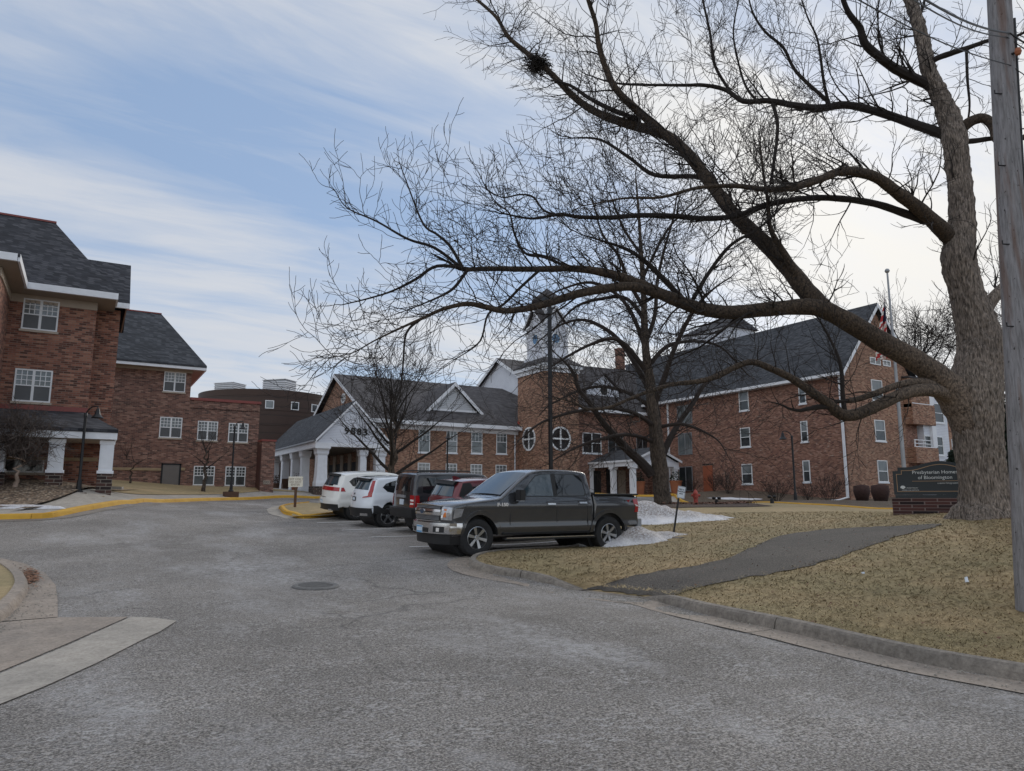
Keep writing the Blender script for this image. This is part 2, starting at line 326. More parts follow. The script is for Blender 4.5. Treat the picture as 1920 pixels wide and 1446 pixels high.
# ------------------------------------------------------------------ object helpers
def tag(o, label=None, cat=None, group=None, kind=None):
    if label: o['label'] = label
    if cat: o['category'] = cat
    if group: o['group'] = group
    if kind: o['kind'] = kind
    return o
def thing(name, label, cat, loc=(0, 0, 0), group=None, rz=0., rot=None):
    o = bpy.data.objects.new(name, None); COL.objects.link(o); o.empty_display_size = .2
    o.location = loc; o.rotation_euler = rot if rot else (0, 0, rz)
    return tag(o, label, cat, group)
def wloc(o):
    p = Vector((0, 0, 0))
    while o: p += o.location; o = o.parent
    return p
class MB:
    def __init__(s): s.v = []; s.f = []
    def quad(s, *p):
        i = len(s.v); s.v += [tuple(map(float, q)) for q in p]; s.f.append(tuple(range(i, i+len(p)))); return s
    def box(s, x0, x1, y0, y1, z0, z1):
        x0, x1 = min(x0, x1), max(x0, x1); y0, y1 = min(y0, y1), max(y0, y1); z0, z1 = min(z0, z1), max(z0, z1)
        i = len(s.v)
        s.v += [(x0, y0, z0), (x1, y0, z0), (x1, y1, z0), (x0, y1, z0), (x0, y0, z1), (x1, y0, z1), (x1, y1, z1), (x0, y1, z1)]
        s.f += [tuple(i+k for k in q) for q in ((3, 2, 1, 0), (4, 5, 6, 7), (0, 1, 5, 4), (1, 2, 6, 5), (2, 3, 7, 6), (3, 0, 4, 7))]
        return s
    def poly_prism(s, pts, vec):
        n = len(pts); i = len(s.v); s.v += [tuple(map(float, p)) for p in pts]+[tuple(float(a+b) for a, b in zip(p, vec)) for p in pts]
        s.f.append(tuple(range(i+n-1, i-1, -1))); s.f.append(tuple(range(i+n, i+2*n)))
        for k in range(n): s.f.append((i+k, i+(k+1) % n, i+n+(k+1) % n, i+n+k))
        return s
    def tube(s, path, rads, n=8, cap=True):
        path = [Vector(p) for p in path]; m = len(path)
        if not hasattr(rads, '__len__'): rads = [rads]*m
        ref = None; rings = []
        for k in range(m):
            t = (path[min(k+1, m-1)]-path[max(k-1, 0)])
            t = t.normalized() if t.length > 1e-9 else Vector((0, 0, 1))
            if ref is None:
                ref = Vector((1, 0, 0)) if abs(t.x) < .8 else Vector((0, 1, 0))
            a = (ref-t*ref.dot(t)); a = a.normalized() if a.length > 1e-6 else t.orthogonal().normalized(); ref = a; b_ = t.cross(a)
            i = len(s.v); rings.append(i)
            for q in range(n):
                an = 2*math.pi*q/n; p = path[k]+(a*math.cos(an)+b_*math.sin(an))*rads[k]; s.v.append((p.x, p.y, p.z))
        for k in range(m-1):
            i, j = rings[k], rings[k+1]
            for q in range(n): s.f.append((i+q, i+(q+1) % n, j+(q+1) % n, j+q))
        if cap and n > 2: s.f.append(tuple(rings[0]+q for q in range(n-1, -1, -1))); s.f.append(tuple(rings[-1]+q for q in range(n)))
        return s
    def lathe(s, prof, c=(0, 0, 0), n=16, axis='z', ang0=0.):
        i0 = len(s.v); m = len(prof)
        for r, z in prof:
            for q in range(n):
                an = 2*math.pi*q/n+ang0; x, y = r*math.cos(an), r*math.sin(an)
                p = (x, y, z) if axis == 'z' else ((x, z, y) if axis == 'y' else (z, x, y))
                s.v.append((p[0]+c[0], p[1]+c[1], p[2]+c[2]))
        for k in range(m-1):
            for q in range(n): s.f.append((i0+k*n+q, i0+k*n+(q+1) % n, i0+(k+1)*n+(q+1) % n, i0+(k+1)*n+q))
        return s
    def build(s, name, mat, parent=None, local=False, smooth=False, angle=None):
        me = bpy.data.meshes.new(name)
        v = np.array(s.v, dtype=float) if s.v else np.zeros((0, 3))
        if parent and not local: v = v-np.array(wloc(parent))
        me.from_pydata(v.tolist(), [], s.f)
        me.materials.append(MATS[mat] if isinstance(mat, str) else mat)
        if smooth:
            me.polygons.foreach_set('use_smooth', [True]*len(me.polygons))
            if angle: me.set_sharp_from_angle(angle=rad(angle))
        me.update()
        o = bpy.data.objects.new(name, me); COL.objects.link(o)
        if parent: o.parent = parent
        return o
def fixn(o):
    bm = bmesh.new(); bm.from_mesh(o.data); bmesh.ops.recalc_face_normals(bm, faces=bm.faces); bm.to_mesh(o.data); bm.free(); return o
def standalone(mb, name, mat, label, cat, group=None, loc=None, smooth=False, angle=None):
    """a thing that is one mesh, with its origin at loc"""
    v = np.array(mb.v); 
    if loc is None: loc = (float(v[:, 0].mean()), float(v[:, 1].mean()), float(v[:, 2].min()))
    mb.v = (v-np.array(loc)).tolist(); o = mb.build(name, mat, None, smooth=smooth, angle=angle); o.location = loc
    return tag(o, label, cat, group)
def copy_tree(o, parent=None):
    c = o.copy(); COL.objects.link(c); c.parent = parent
    for ch in [x for x in bpy.data.objects if x.parent == o]: copy_tree(ch, c)
    return c
def textmesh(s, size, loc, xdir, ydir, name, mat, parent, depth=.004, align='CENTER', bold=0., local=False, sx=1.):
    cu = bpy.data.curves.new('t', 'FONT'); cu.body = s; cu.size = size; cu.extrude = depth; cu.align_x = align; cu.align_y = 'CENTER'; cu.offset = bold; cu.resolution_u = 3
    ob = bpy.data.objects.new('t', cu); COL.objects.link(ob); bpy.context.view_layer.update()
    me = bpy.data.meshes.new_from_object(ob.evaluated_get(bpy.context.evaluated_depsgraph_get()))
    bpy.data.objects.remove(ob); bpy.data.curves.remove(cu)
    x = Vector(xdir).normalized(); y = Vector(ydir).normalized(); z = x.cross(y); L0 = Vector(loc)
    off = wloc(parent) if (parent and not local) else Vector((0, 0, 0))
    for v in me.vertices: v.co = L0+x*v.co.x*sx+y*v.co.y+z*v.co.z-off
    me.name = name; me.materials.clear(); me.materials.append(MATS[mat])
    o = bpy.data.objects.new(name, me); COL.objects.link(o); o.parent = parent
    return o
def inside(poly, x, y):
    c = False; n = len(poly)
    for i in range(n):
        x0, y0 = poly[i]; x1, y1 = poly[(i+1) % n]
        if (y0 > y) != (y1 > y) and x < (x1-x0)*(y-y0)/(y1-y0)+x0: c = not c
    return c
def inside_np(poly, X, Y):
    c = np.zeros(X.shape, bool); n = len(poly)
    for i in range(n):
        x0, y0 = poly[i]; x1, y1 = poly[(i+1) % n]
        if y0 == y1: continue
        m_ = ((y0 > Y) != (y1 > Y)) & (X < (x1-x0)*(Y-y0)/(y1-y0)+x0); c ^= m_
    return c
def densify(poly, step, closed=True):
    out = []; n = len(poly)
    for i in range(n if closed else n-1):
        a = np.array(poly[i]); b_ = np.array(poly[(i+1) % n]); k = max(1, int(np.linalg.norm(b_-a)/step))
        for j in range(k): out.append(tuple(a+(b_-a)*j/k))
    if not closed: out.append(tuple(poly[-1]))
    return out
def smoothline(pts, n=6, closed=False):
    """Catmull-Rom through points of any dimension"""
    P = [np.array(p, float) for p in pts]; out = []; m_ = len(P)
    for i in range(m_-1):
        p0, p1, p2, p3 = P[max(i-1, 0)], P[i], P[i+1], P[min(i+2, m_-1)]
        for k in range(n):
            t = k/n; out.append(.5*((2*p1)+(-p0+p2)*t+(2*p0-5*p1+4*p2-p3)*t*t+(-p0+3*p1-3*p2+p3)*t**3))
    out.append(P[-1]); return out
def sheet(poly, step, off, name, mat, label=None, zfun=None, jitter=0.):
    """a ground surface: polygon filled with a terrain-following triangle mesh"""
    pd = densify(poly, step); n = len(pd); A = np.array(pd)
    xs = np.arange(A[:, 0].min(), A[:, 0].max(), step); ys = np.arange(A[:, 1].min(), A[:, 1].max(), step)
    GX, GY = np.meshgrid(xs, ys); GX = GX.ravel()+np.random.RandomState(1).uniform(-.2, .2, GX.size)*step; GY = GY.ravel()
    k = inside_np(pd, GX, GY); pts = [Vector(p) for p in pd]+[Vector((a, b_)) for a, b_ in zip(GX[k], GY[k])]
    r = delaunay_2d_cdt(pts, [], [list(range(n))], 1, 1e-5)
    V = np.array([(v.x, v.y) for v in r[0]]); Z = H(V[:, 0], V[:, 1])+off
    if zfun is not None: Z = zfun(V[:, 0], V[:, 1], Z)
    me = bpy.data.meshes.new(name); me.from_pydata(np.column_stack([V, Z]).tolist(), [], [tuple(f) for f in r[2]])
    me.materials.append(MATS[mat]); me.polygons.foreach_set('use_smooth', [True]*len(me.polygons)); me.update()
    o = bpy.data.objects.new(name, me); COL.objects.link(o); tag(o, kind='structure')
    if me.polygons and sum(p.normal.z for p in me.polygons) < 0: me.flip_normals()
    if label: o['label'] = label
    return o
# ------------------------------------------------------------------ ground
def grid_ground():
    vs, fs = [], []
    xs = np.concatenate([np.arange(-400, -60, 40), np.arange(-60, 100, 1.5), np.arange(100, 420, 40)])
    ys = np.concatenate([np.arange(-400, -30, 40), np.arange(-30, 110, 1.5), np.arange(110, 420, 40)])
    GX, GY = np.meshgrid(xs, ys); Z = np.concatenate([H(a, b_) for a, b_ in zip(GX, GY)])-.16
    w = len(xs)
    for j in range(len(ys)-1):
        for i in range(w-1): fs.append((j*w+i, j*w+i+1, (j+1)*w+i+1, (j+1)*w+i))
    me = bpy.data.meshes.new('ground'); me.from_pydata(np.column_stack([GX.ravel(), GY.ravel(), Z]).tolist(), [], fs); me.materials.append(MATS['base_ground'])
    me.polygons.foreach_set('use_smooth', [True]*len(me.polygons))
    o = bpy.data.objects.new('ground', me); COL.objects.link(o); tag(o, kind='structure')
grid_ground()
LAWN = .10
def pl(pts, off=0.): return [g2(x, y, off) for x, y in pts]
def kerb(line, name, mat, height=.13, width=.16, gutter=.42, gmat='kerb_concrete', gap=3.05, taper=(0, 0), side=1, label=None):
    """kerb with a face, a top and a gutter pan; side=1: raised side lies to the left of the line"""
    line = densify(line, .35, False); P = np.array(line)
    seg = np.linalg.norm(np.diff(P, axis=0), axis=1); s = np.concatenate([[0], np.cumsum(seg)]); tot = s[-1]
    def at_s(q):
        q = min(max(q, 0), tot); i = min(np.searchsorted(s, q, 'right')-1, len(seg)-1); t = (q-s[i])/max(seg[i], 1e-9)
        p = P[i]+(P[i+1]-P[i])*t; a = P[max(i-1, 0)]; b_ = P[min(i+2, len(P)-1)]; d = (b_-a)/np.linalg.norm(b_-a)
        return p, np.array([-d[1], d[0]])*side
    mk, mg = MB(), MB(); q = 0.
    while q < tot-.05:
        e = min(q+gap, tot); n = max(2, int((e-q-.015)/.3)+1); rows = []; rg = []
        for k in range(n):
            u = q+(e-q-.015)*k/(n-1); p, nn = at_s(u); hh = height
            if taper[0] and u < taper[0]: hh = .015+(height-.015)*u/taper[0]
            if taper[1] and u > tot-taper[1]: hh = .015+(height-.015)*(tot-u)/taper[1]
            jit = .006*math.sin(u*7.3)+.004*math.sin(u*17.1)
            prof = [(0, 0), (.02+jit, hh*.55), (.035+jit, hh-.025), (.06, hh), (width, hh+.004), (width+.01, -.1)]
            z = h(*p); rows.append([(*(p+nn*o), z+dz) for o, dz in prof])
            rg.append([(*(p-nn*gutter), z+.006), (*(p-nn*gutter*.5), h(*(p-nn*gutter*.5))+.004), (*(p+nn*.02), z+.002)])
            rg[-1][0] = (*(p-nn*gutter), h(*(p-nn*gutter))+.010)
        for R_, M_ in ((rows, mk), (rg, mg)):
            c = len(R_[0]); i = len(M_.v)
            for r in R_: M_.v += [tuple(map(float, x)) for x in r]
            for a in range(len(R_)-1):
                for b_ in range(c-1): 
                    f = (i+a*c+b_, i+(a+1)*c+b_, i+(a+1)*c+b_+1, i+a*c+b_+1); M_.f.append(f[::-1] if side > 0 else f)
        # end caps
        for r in (rows[0], rows[-1]): mk.quad(*r)
        q = e
    o = mk.build(name, mat); tag(o, label, kind='structure')
    if gutter > .05:
        g = mg.build('gutter', gmat); tag(g, kind='structure')
    return o
# asphalt
road = sheet([tuple(sd(-45, -8)[:2]), tuple(sd(30, -8)[:2]), tuple(sd(30, 12)[:2]), (30, 14), (44, 26), (44, 50), (36, 56), (12, 78), (5, 70), (5, 47), (-6, 36), tuple(sd(-45, 22)[:2])], .8, 0., 'road', 'asphalt')
# right lawn, joined to the planted strip at the heads of the parking stalls
K1 = smoothline(pl([(1078, 1031), (949, 1039), (898, 1046), (878, 1056), (884, 1066), (919, 1075.5), (1014, 1092.5), (1085, 1109)]), 5)
K2 = smoothline(pl([(1085, 1109), (1150, 1118), (1205, 1124), (1234, 1128), (1346, 1158), (1470, 1184), (1706, 1240), (1920, 1279), (2300, 1348)]), 5)
K1 = [tuple(p) for p in K1]; K2 = [tuple(p) for p in K2]
i0 = 20
kerb(K1, 'kerb', 'kerb_concrete', taper=(0, .9), side=1, gmat='apron')
KM = K2[:10]; kerb(KM, 'dropped_kerb', 'kerb_concrete', height=.02, side=1, gmat='apron')
kerb(K2[9:], 'kerb', 'kerb_concrete', taper=(.7, 0), side=1, gmat='apron')
def inset(line, d):
    P = np.array(line); out = []
    for i in range(len(P)):
        t = P[min(i+1, len(P)-1)]-P[max(i-1, 0)]; t = t/np.linalg.norm(t); out.append(tuple(P[i]+np.array([-t[1], t[0]])*d))
    return out
XH = 12.75
nose = [(575, 973), (548, 968), (527, 960), (523, 954), (540, 949), (575, 945)]
NL = smoothline([(XH, 27.7)]+pl(nose), 4); NL = [tuple(p) for p in NL][::-1]     # runs clockwise round the nose
front = inset(K1, .13)+inset(K2, .13)[1:]
lawn_poly = [(XH, front[0][1])]+front+[tuple(sd(22, 5)[:2]), tuple(sd(30, 15)[:2]), (40, 18), (38, 24.5), (35, 27.5), (30, 29.5), (24, 31), (20, 36), (14, 38)]+NL
km = np.array(KM)
def lawn_z(x, y, z):
    d = np.sqrt(((np.column_stack([x, y])[:, None]-km[None])**2).sum(-1)).min(1)
    return z-(LAWN-.012)*np.clip(1.25-d/.8, 0, 1)
lawn = sheet(lawn_poly, .4, LAWN, 'lawn', 'dry_grass', zfun=lawn_z)
kerb([tuple(p) for p in smoothline([(9.1, 27.7)]+pl(nose), 4)], 'yellow_kerb', 'kerb_yellow', side=-1, height=.15, gutter=.5, gmat='concrete', label='short yellow kerb curling round the nose of the parking island')
kerb([(XH, 13.4), (XH, 27.6)], 'kerb', 'kerb_concrete', side=-1, gutter=.3)
# asphalt footpath over the lawn
path_l = [(1085, 1098), (1130, 1090), (1300, 1062), (1390, 1038), (1430, 1017), (1480, 1003), (1560, 993), (1700, 986), (1760, 983)]
path_r = [(1770, 986), (1720, 996), (1640, 1022), (1500, 1066), (1330, 1097), (1250, 1113)]
pp = [tuple(p) for p in smoothline(pl(path_l, LAWN), 4)]+[tuple(p) for p in smoothline(pl(path_r, LAWN), 4)]+[tuple(p) for p in inset(KM, .165)[::-1][:-1]]
kl = np.array(K2)
def path_z(x, y, z):
    d = np.sqrt(((np.column_stack([x, y])[:, None]-kl[None])**2).sum(-1)).min(1)
    d = np.sqrt(((np.column_stack([x, y])[:, None]-km[None])**2).sum(-1)).min(1)
    return z-(LAWN-.012)*np.clip(1.25-d/.8, 0, 1)
random.seed(3)
pp = [(a+random.uniform(-.07, .07), b_+random.uniform(-.07, .07)) for a, b_ in densify(pp, .22)]
sheet(pp, .25, LAWN+.014, 'footpath', 'asphalt_path', zfun=path_z)
# stall lines
for k, (px, py) in enumerate([(765, 1026.3), (697.5, 1008), (641, 995), (595, 981)]):
    y0 = [16.65, 19.35, 22.06, 24.82][k]
    sheet([(6.95, y0-.05), (12.4, y0-.05), (12.4, y0+.05), (6.95, y0+.05)], .25, .012, 'parking_line', 'line_white')
sheet([(7.0, 27.5), (12.4, 27.5), (12.4, 27.6), (7., 27.6)], .25, .012, 'parking_line', 'line_white')
# left yellow kerb, pavement, gravel bed, wing lawn
KL = [tuple(p) for p in smoothline([tuple(at(*q)[:2]) for q in [(-420, 985, 20), (-160, 978, 22), (0, 974.5, 22.6), (60, 973, 22.7), (100, 970.5, 23), (150, 960, 24.4), (200, 951, 26.6), (250, 946.5, 29.8), (300, 943, 33.6), (400, 939, 40.5), (480, 937, 45.6), (600, 936, 52), (680, 936, 56), (760, 936, 60)]], 5)]
kerb(KL, 'yellow_kerb', 'kerb_yellow', side=1, height=.17, width=.2, gutter=.55, gmat='kerb_concrete', label='long yellow kerb sweeping along the far edge of the drive')
pave = inset(KL, .15)
sheet(pave+[(20, 52), (14, 62), (10.6, 62), (10.6, 52.2)]+[tuple(p) for p in inset(KL, 1.75)[::-1][4:]], .6, LAWN+.02, 'pavement', 'concrete')
sheet(inset(KL, 1.7)[36:-6]+[(10.4, 52.1), (0, 52.1), (0, 41), (1.6, 40)], .5, LAWN+.045, 'wing_lawn', 'dry_grass')
sheet(inset(KL, 1.72)[2:37]+[tuple(at(262, 928, 40)[:2]), (1.6, 41), (.6, 37.6), (-3, 36.3), (-16, 35)], .4, LAWN+.10, 'gravel_bed', 'gravel')
# strip of grass and soil along the far right building, with its yellow kerb
KF = [tuple(p) for p in smoothline([(41.5, 45.5), (38.5, 41), (35.0, 36.0)]+pl([(1455, 947), (1560, 952.5), (1675, 959.5)])+[(36, 18)], 5)]
kerb(KF, 'yellow_kerb', 'kerb_yellow', side=1, height=.16, gutter=.5, gmat='concrete', label='yellow kerb in front of the large brick building on the right')
sheet(inset(KF, .15)+[(60, 18), (60, 29.8), (44.1, 29.8), (44.1, 46)], .7, LAWN+.03, 'verge', 'bare_soil')
sheet([(36, 50), (36, 42.5), (38.2, 40.8), (44, 46), (44, 50)], .6, .09, 'pavement', 'concrete')
KE = [tuple(p) for p in smoothline([(38.3, 40.8), (35.9, 42.4), (33, 46.5), (31.5, 49)], 4)]
kerb(KE, 'yellow_kerb', 'kerb_yellow', side=-1, height=.15, gutter=.3, label='yellow kerb by the white columned entrance porch')
# planting bed round the middle tree and the hydrant
bed = smoothline(pl([(1180, 951), (1240, 953), (1330, 951.5), (1400, 951), (1450, 949.5)], LAWN), 4)
sheet([tuple(p) for p in bed]+[(33.5, 31), (28, 29.6), (24, 29.5), (20.5, 29.5)], .4, LAWN+.02, 'planting_bed', 'mulch')
# near left: kerb corner with grass, concrete gutter and driveway apron
sheet(pl([(-300, 1036), (-100, 1040), (0, 1047), (45, 1057), (85, 1075), (104, 1098), (108, 1125), (108, 1158), (-20, 1168), (-300, 1190)]), .3, .008, 'gutter_corner', 'apron')
KN = [tuple(p) for p in smoothline(pl([(-200, 1047), (-60, 1052), (5, 1060), (38, 1076), (54, 1098), (48, 1120), (30, 1142), (4, 1166), (-60, 1190)]), 4)]
kerb(KN, 'kerb', 'apron', side=-1, height=.11, width=.2, gutter=.0, gap=2.2)
sheet(inset(KN, -.17)+pl([(-300, 1200), (-300, 1060)]), .3, .10, 'lawn_corner', 'dry_grass')
sheet(pl([(112, 1159), (240, 1158), (120, 1211), (0, 1261), (-250, 1368), (-300, 1200), (-20, 1170)]), .3, .010, 'driveway_apron', 'apron')
sheet(pl([(246, 1158), (290, 1160), (331, 1166), (300, 1186), (270, 1200), (180, 1246), (80, 1291), (0, 1323), (-200, 1405), (-246, 1369), (4, 1264), (125, 1213)]), .3, .012, 'driveway_apron', 'concrete')
# dead leaves in the near gutter
ml = MB(); random.seed(5)
for i in range(420):
    px, py = random.gauss(58, 9), random.gauss(1082, 9); 
    if (px-58)*.6+(py-1082)*-.7 > 14: continue
    p = gp(px, py, .015); a = random.uniform(0, 6.28); s_ = random.uniform(.02, .045); t = random.uniform(-.008, .012)
    ml.quad(*[(p[0]+s_*math.cos(a+k*1.57)*(1 if k % 2 else .6), p[1]+s_*math.sin(a+k*1.57)*(1 if k % 2 else .6), p[2]+.02+(t if k < 2 else -t*.3)) for k in range(4)])
tag(ml.build('fallen_leaves', 'tan_leaf'), 'brown dead leaves gathered in the concrete gutter by the near kerb corner', 'leaves', kind='stuff')
# litter and clumps over the planting bed
ml = MB(); random.seed(9)
for i in range(2600):
    x, y = random.uniform(20, 36), random.uniform(25, 31)
    if not inside([tuple(p) for p in bed]+[(33.5, 31), (28, 29.6), (24, 29.5), (20.5, 29.5)], x, y): continue
    z = h(x, y)+LAWN+.03; a = random.uniform(0, 6.28); s_ = random.uniform(.03, .09)
    zz = [random.uniform(0, .10) for _ in range(4)]
    ml.quad(*[(x+s_*math.cos(a+k*1.57), y+s_*math.sin(a+k*1.57), z+zz[k]) for k in range(4)])
tag(ml.build('leaf_litter', 'leaf_litter'), 'brown leaf litter on the planting bed round the middle tree', 'leaves', kind='stuff')
# grass blades over the nearer lawn
def blades(poly, n, dmin, dmax, name, seed, smin=-2, smax=16):
    rs = np.random.RandomState(seed)
    d = dmin*(dmax/dmin)**rs.rand(n); s_ = rs.uniform(-.72, .78, n)*d
    X = RT[0]*s_+fw[0]*d; Y = RT[1]*s_+fw[1]*d; k = inside_np(poly, X, Y)
    pq = [tuple(q) for q in densify(pp, .5)]; inn = np.ones(len(X), bool)
    for ox, oy in ((.13, 0), (-.13, 0), (0, .13), (0, -.13)): inn &= inside_np(pq, X+ox*rs.uniform(.2, 1.4, len(X)), Y+oy*rs.uniform(.2, 1.4, len(X)))
    k &= ~inn; X, Y, d = X[k], Y[k], d[k]
    Z = H(X, Y)+LAWN-.004; m_ = len(X); a = rs.uniform(0, 2*np.pi, m_); ln = rs.uniform(.03, .075, m_); w = (.0012+.00040*d)*rs.uniform(.7, 1.3, m_); lean = rs.uniform(1.2, 3.2, m_)
    ca, sa = np.cos(a), np.sin(a); V = np.zeros((m_, 3, 3))
    V[:, 0] = np.column_stack([X-sa*w, Y+ca*w, Z]); V[:, 1] = np.column_stack([X+sa*w, Y-ca*w, Z])
    V[:, 2] = np.column_stack([X+ca*ln*lean, Y+sa*ln*lean, Z+ln/np.sqrt(1+lean**2)+.006])
    me = bpy.data.meshes.new(name); me.vertices.add(3*m_); me.vertices.foreach_set('co', V.ravel()); me.loops.add(3*m_); me.loops.foreach_set('vertex_index', np.arange(3*m_, dtype=np.int32))
    me.polygons.add(m_); me.polygons.foreach_set('loop_start', np.arange(0, 3*m_, 3, dtype=np.int32)); me.update(calc_edges=True); me.materials.append(MATS['blade_tan'])
    me.polygons.foreach_set('use_smooth', [True]*m_); me.normals_split_custom_set_from_vertices([(0., 0., 1.)]*(3*m_))
    o = bpy.data.objects.new(name, me); COL.objects.link(o); return o
tag(blades(lawn_poly, 330000, 5.5, 26, 'grass', 4), 'short dry tan winter grass over the lawn', 'grass', kind='stuff')
# grit in the gutters and bits of leaf and twig on the lawn
mg_ = MB(); rg_ = random.Random(17)
for ln_, lo_, hi_ in ((K1, -.5, -.02), (K2, -.55, -.02), (KN, .02, .5)):
    Pn = np.array(ln_)
    for k in range(520):
        i = rg_.randrange(len(Pn)-1); q_ = Pn[i]+(Pn[i+1]-Pn[i])*rg_.random(); t = Pn[i+1]-Pn[i]; t = t/np.linalg.norm(t); o_ = lo_+(hi_-lo_)*rg_.random()**(2 if lo_ > 0 else .5); q_ = q_+np.array([-t[1], t[0]])*o_
        s_ = rg_.uniform(.004, .013); z_ = h(*q_)+.012; mg_.lathe([(.0005, 0), (s_, s_*.3), (s_*.6, s_*.9), (.0005, s_)], (q_[0], q_[1], z_), 5)
tag(mg_.build('grit', 'gutter_grit'), 'loose grit and small stones gathered along the kerb gutters', 'grit', kind='stuff')
ml_ = MB()
for k in range(900):
    d_ = rg_.uniform(6.5, 22); s0 = rg_.uniform(-.05, .75)*d_; q_ = sd(s0, d_)
    if not inside(lawn_poly, q_[0], q_[1]) : continue
    z_ = h(q_[0], q_[1])+LAWN+.022; a = rg_.uniform(0, 6.28); s_ = rg_.uniform(.012, .032); zz = [rg_.uniform(0, .02) for _ in range(4)]
    ml_.quad(*[(q_[0]+s_*math.cos(a+k_*1.57)*(1 if k_ % 2 else .45), q_[1]+s_*math.sin(a+k_*1.57)*(1 if k_ % 2 else .45), z_+zz[k_]) for k_ in range(4)])
tag(ml_.build('dead_leaves', 'leaf_litter'), 'scattered dead leaf scraps over the dry lawn', 'leaves', kind='stuff')
# ------------------------------------------------------------------ snow
def lump(center, axes, ang, hgt, name, label, seed, group, flat=.0, step=.09, peak=(0, 0), off=.06):
    rs = np.random.RandomState(seed); ph = rs.uniform(0, 6.28, 40); fr = rs.uniform(-1, 1, (40, 2))
    cx, cy = center; ca, sa = math.cos(ang), math.sin(ang)
    pts = []
    for k in range(60):
        t = 2*math.pi*k/60; r = 1+.10*math.sin(3*t+ph[0])+.06*math.sin(7*t+ph[1])+.04*math.sin(13*t+ph[2])
        u, v = axes[0]*r*math.cos(t), axes[1]*r*math.sin(t); pts.append((cx+ca*u-sa*v, cy+sa*u+ca*v))
    def zf(x, y, z):
        u = ((x-cx)*ca+(y-cy)*sa)/axes[0]; v = (-(x-cx)*sa+(y-cy)*ca)/axes[1]
        e = np.array([min(1.0, 1) for _ in x])
        tt = np.arctan2(v, u); rr = 1+.10*np.sin(3*tt+ph[0])+.06*np.sin(7*tt+ph[1])+.04*np.sin(13*tt+ph[2])
        r = np.sqrt(u*u+v*v)/rr; b_ = np.clip(1-r, 0, 1)
        f = np.minimum(b_*1.25, 1)**.8 if not flat else np.minimum(b_*6, 1)
        n_ = sum(np.sin(x*fr[i, 0]*(3+i*.5)+y*fr[i, 1]*(3+i*.5)+ph[i])/(1+i*.25) for i in range(30))
        pk = np.exp(-((u-peak[0])**2+(v-peak[1])**2)*1.2)
        return z+hgt*f*(.35+.65*pk)*(1+.09*n_)*np.where(b_ > 0, 1, 0)+ (.03*n_*np.clip(b_*4, 0, 1)*(0 if flat else 1))
    o = sheet(pts, step, off, name, 'snow', zfun=zf)
    del o['kind']; me = o.data; loc = Vector((cx, cy, h(cx, cy)))
    me.transform(Matrix.Translation(-loc)); o.location = loc
    tag(o, label, 'snow pile', group); return o
c1 = gp(1183, 1025); c2 = gp(1262, 985)
lump((c1[0], c1[1]+.12), (1.75, .95), rad(-28), .36, 'snow_pile', 'low heap of dirty melting snow against the rear wheel of the pickup', 1, 'melting snow heaps', peak=(.1, .1))
lump((c2[0]+.1, c2[1]+.9), (2.5, 1.55), rad(-34), .48, 'snow_pile', 'wide heap of grey dirty snow behind the pickup and leaning sign', 2, 'melting snow heaps', peak=(-.15, .2))
c3 = gp(35, 963); lump((c3[0]+.1, c3[1]+.45), (1.5, .32), rad(-33), .10, 'snow_patch', 'flat strip of white snow beside the far left yellow kerb', 3, None, flat=1, off=.13)
c4 = gp(1392, 942); lump((39.2, 35.6), (2.2, .5), rad(-58), .12, 'snow_patch', 'thin strip of white snow below the bushes of the large brick building', 4, None, flat=1)
# stones stuck in the snow
for k, (px, py) in enumerate([(1216, 975), (1231, 972), (1222, 980)]):
    p = gp(px, py+8, .2); mb = MB(); mb.lathe([(0, -.06), (.07, -.04), (.09, .01), (.06, .05), (0, .06)], (p[0], p[1], p[2]+.16), 7)
# storm drain
p = gp(592, 1100); dr = thing('storm_drain', 'round grey iron storm drain grate set in the asphalt', 'drain', (float(p[0]), float(p[1]), float(p[2])))
z0 = p[2]; sl = [(h(p[0]+.3, p[1])-h(p[0]-.3, p[1]))/.6, (h(p[0], p[1]+.3)-h(p[0], p[1]-.3))/.6]
fr = MB(); fr.lathe([(.29, .028), (.36, .030), (.39, .008)], (0, 0, 0), 40)
ds = MB(); ds.lathe([(0.001, .014), (.30, .014)], (0, 0, 0), 40)
bars = MB()
for k in range(-5, 6):
    u = k*.05; w = math.sqrt(max(.29**2-u*u, 0)); bars.box(u-.012, u+.012, -w, w, .018, .028)
for mb, n_, mt in ((fr, 'frame', 'cast_iron'), (ds, 'well', 'dark_opening'), (bars, 'grate', 'cast_iron')):
    mb.v = [(x*math.cos(.5)-y*math.sin(.5), x*math.sin(.5)+y*math.cos(.5), zz) for x, y, zz in mb.v]
    mb.v = [(x, y, zz+sl[0]*x+sl[1]*y) for x, y, zz in mb.v]; mb.build(n_, mt, dr, local=True)
# scraps of litter on the lawn
for k, (px, py, lb) in enumerate([(1812, 1092, 'white paper scrap standing on the lawn near the utility pole'), (1618, 1076, 'small white scrap of litter lying left on the lawn')]):
    p = gp(px, py, LAWN); mb = MB(); mb.quad((p[0]-.03, p[1], p[2]+.0), (p[0]+.03, p[1]-.02, p[2]), (p[0]+.04, p[1], p[2]+(.08 if k == 0 else .03)), (p[0]-.02, p[1]+.01, p[2]+(.07 if k == 0 else .025)))
    standalone(mb, 'paper_scrap', 'sign_white', lb, 'litter')
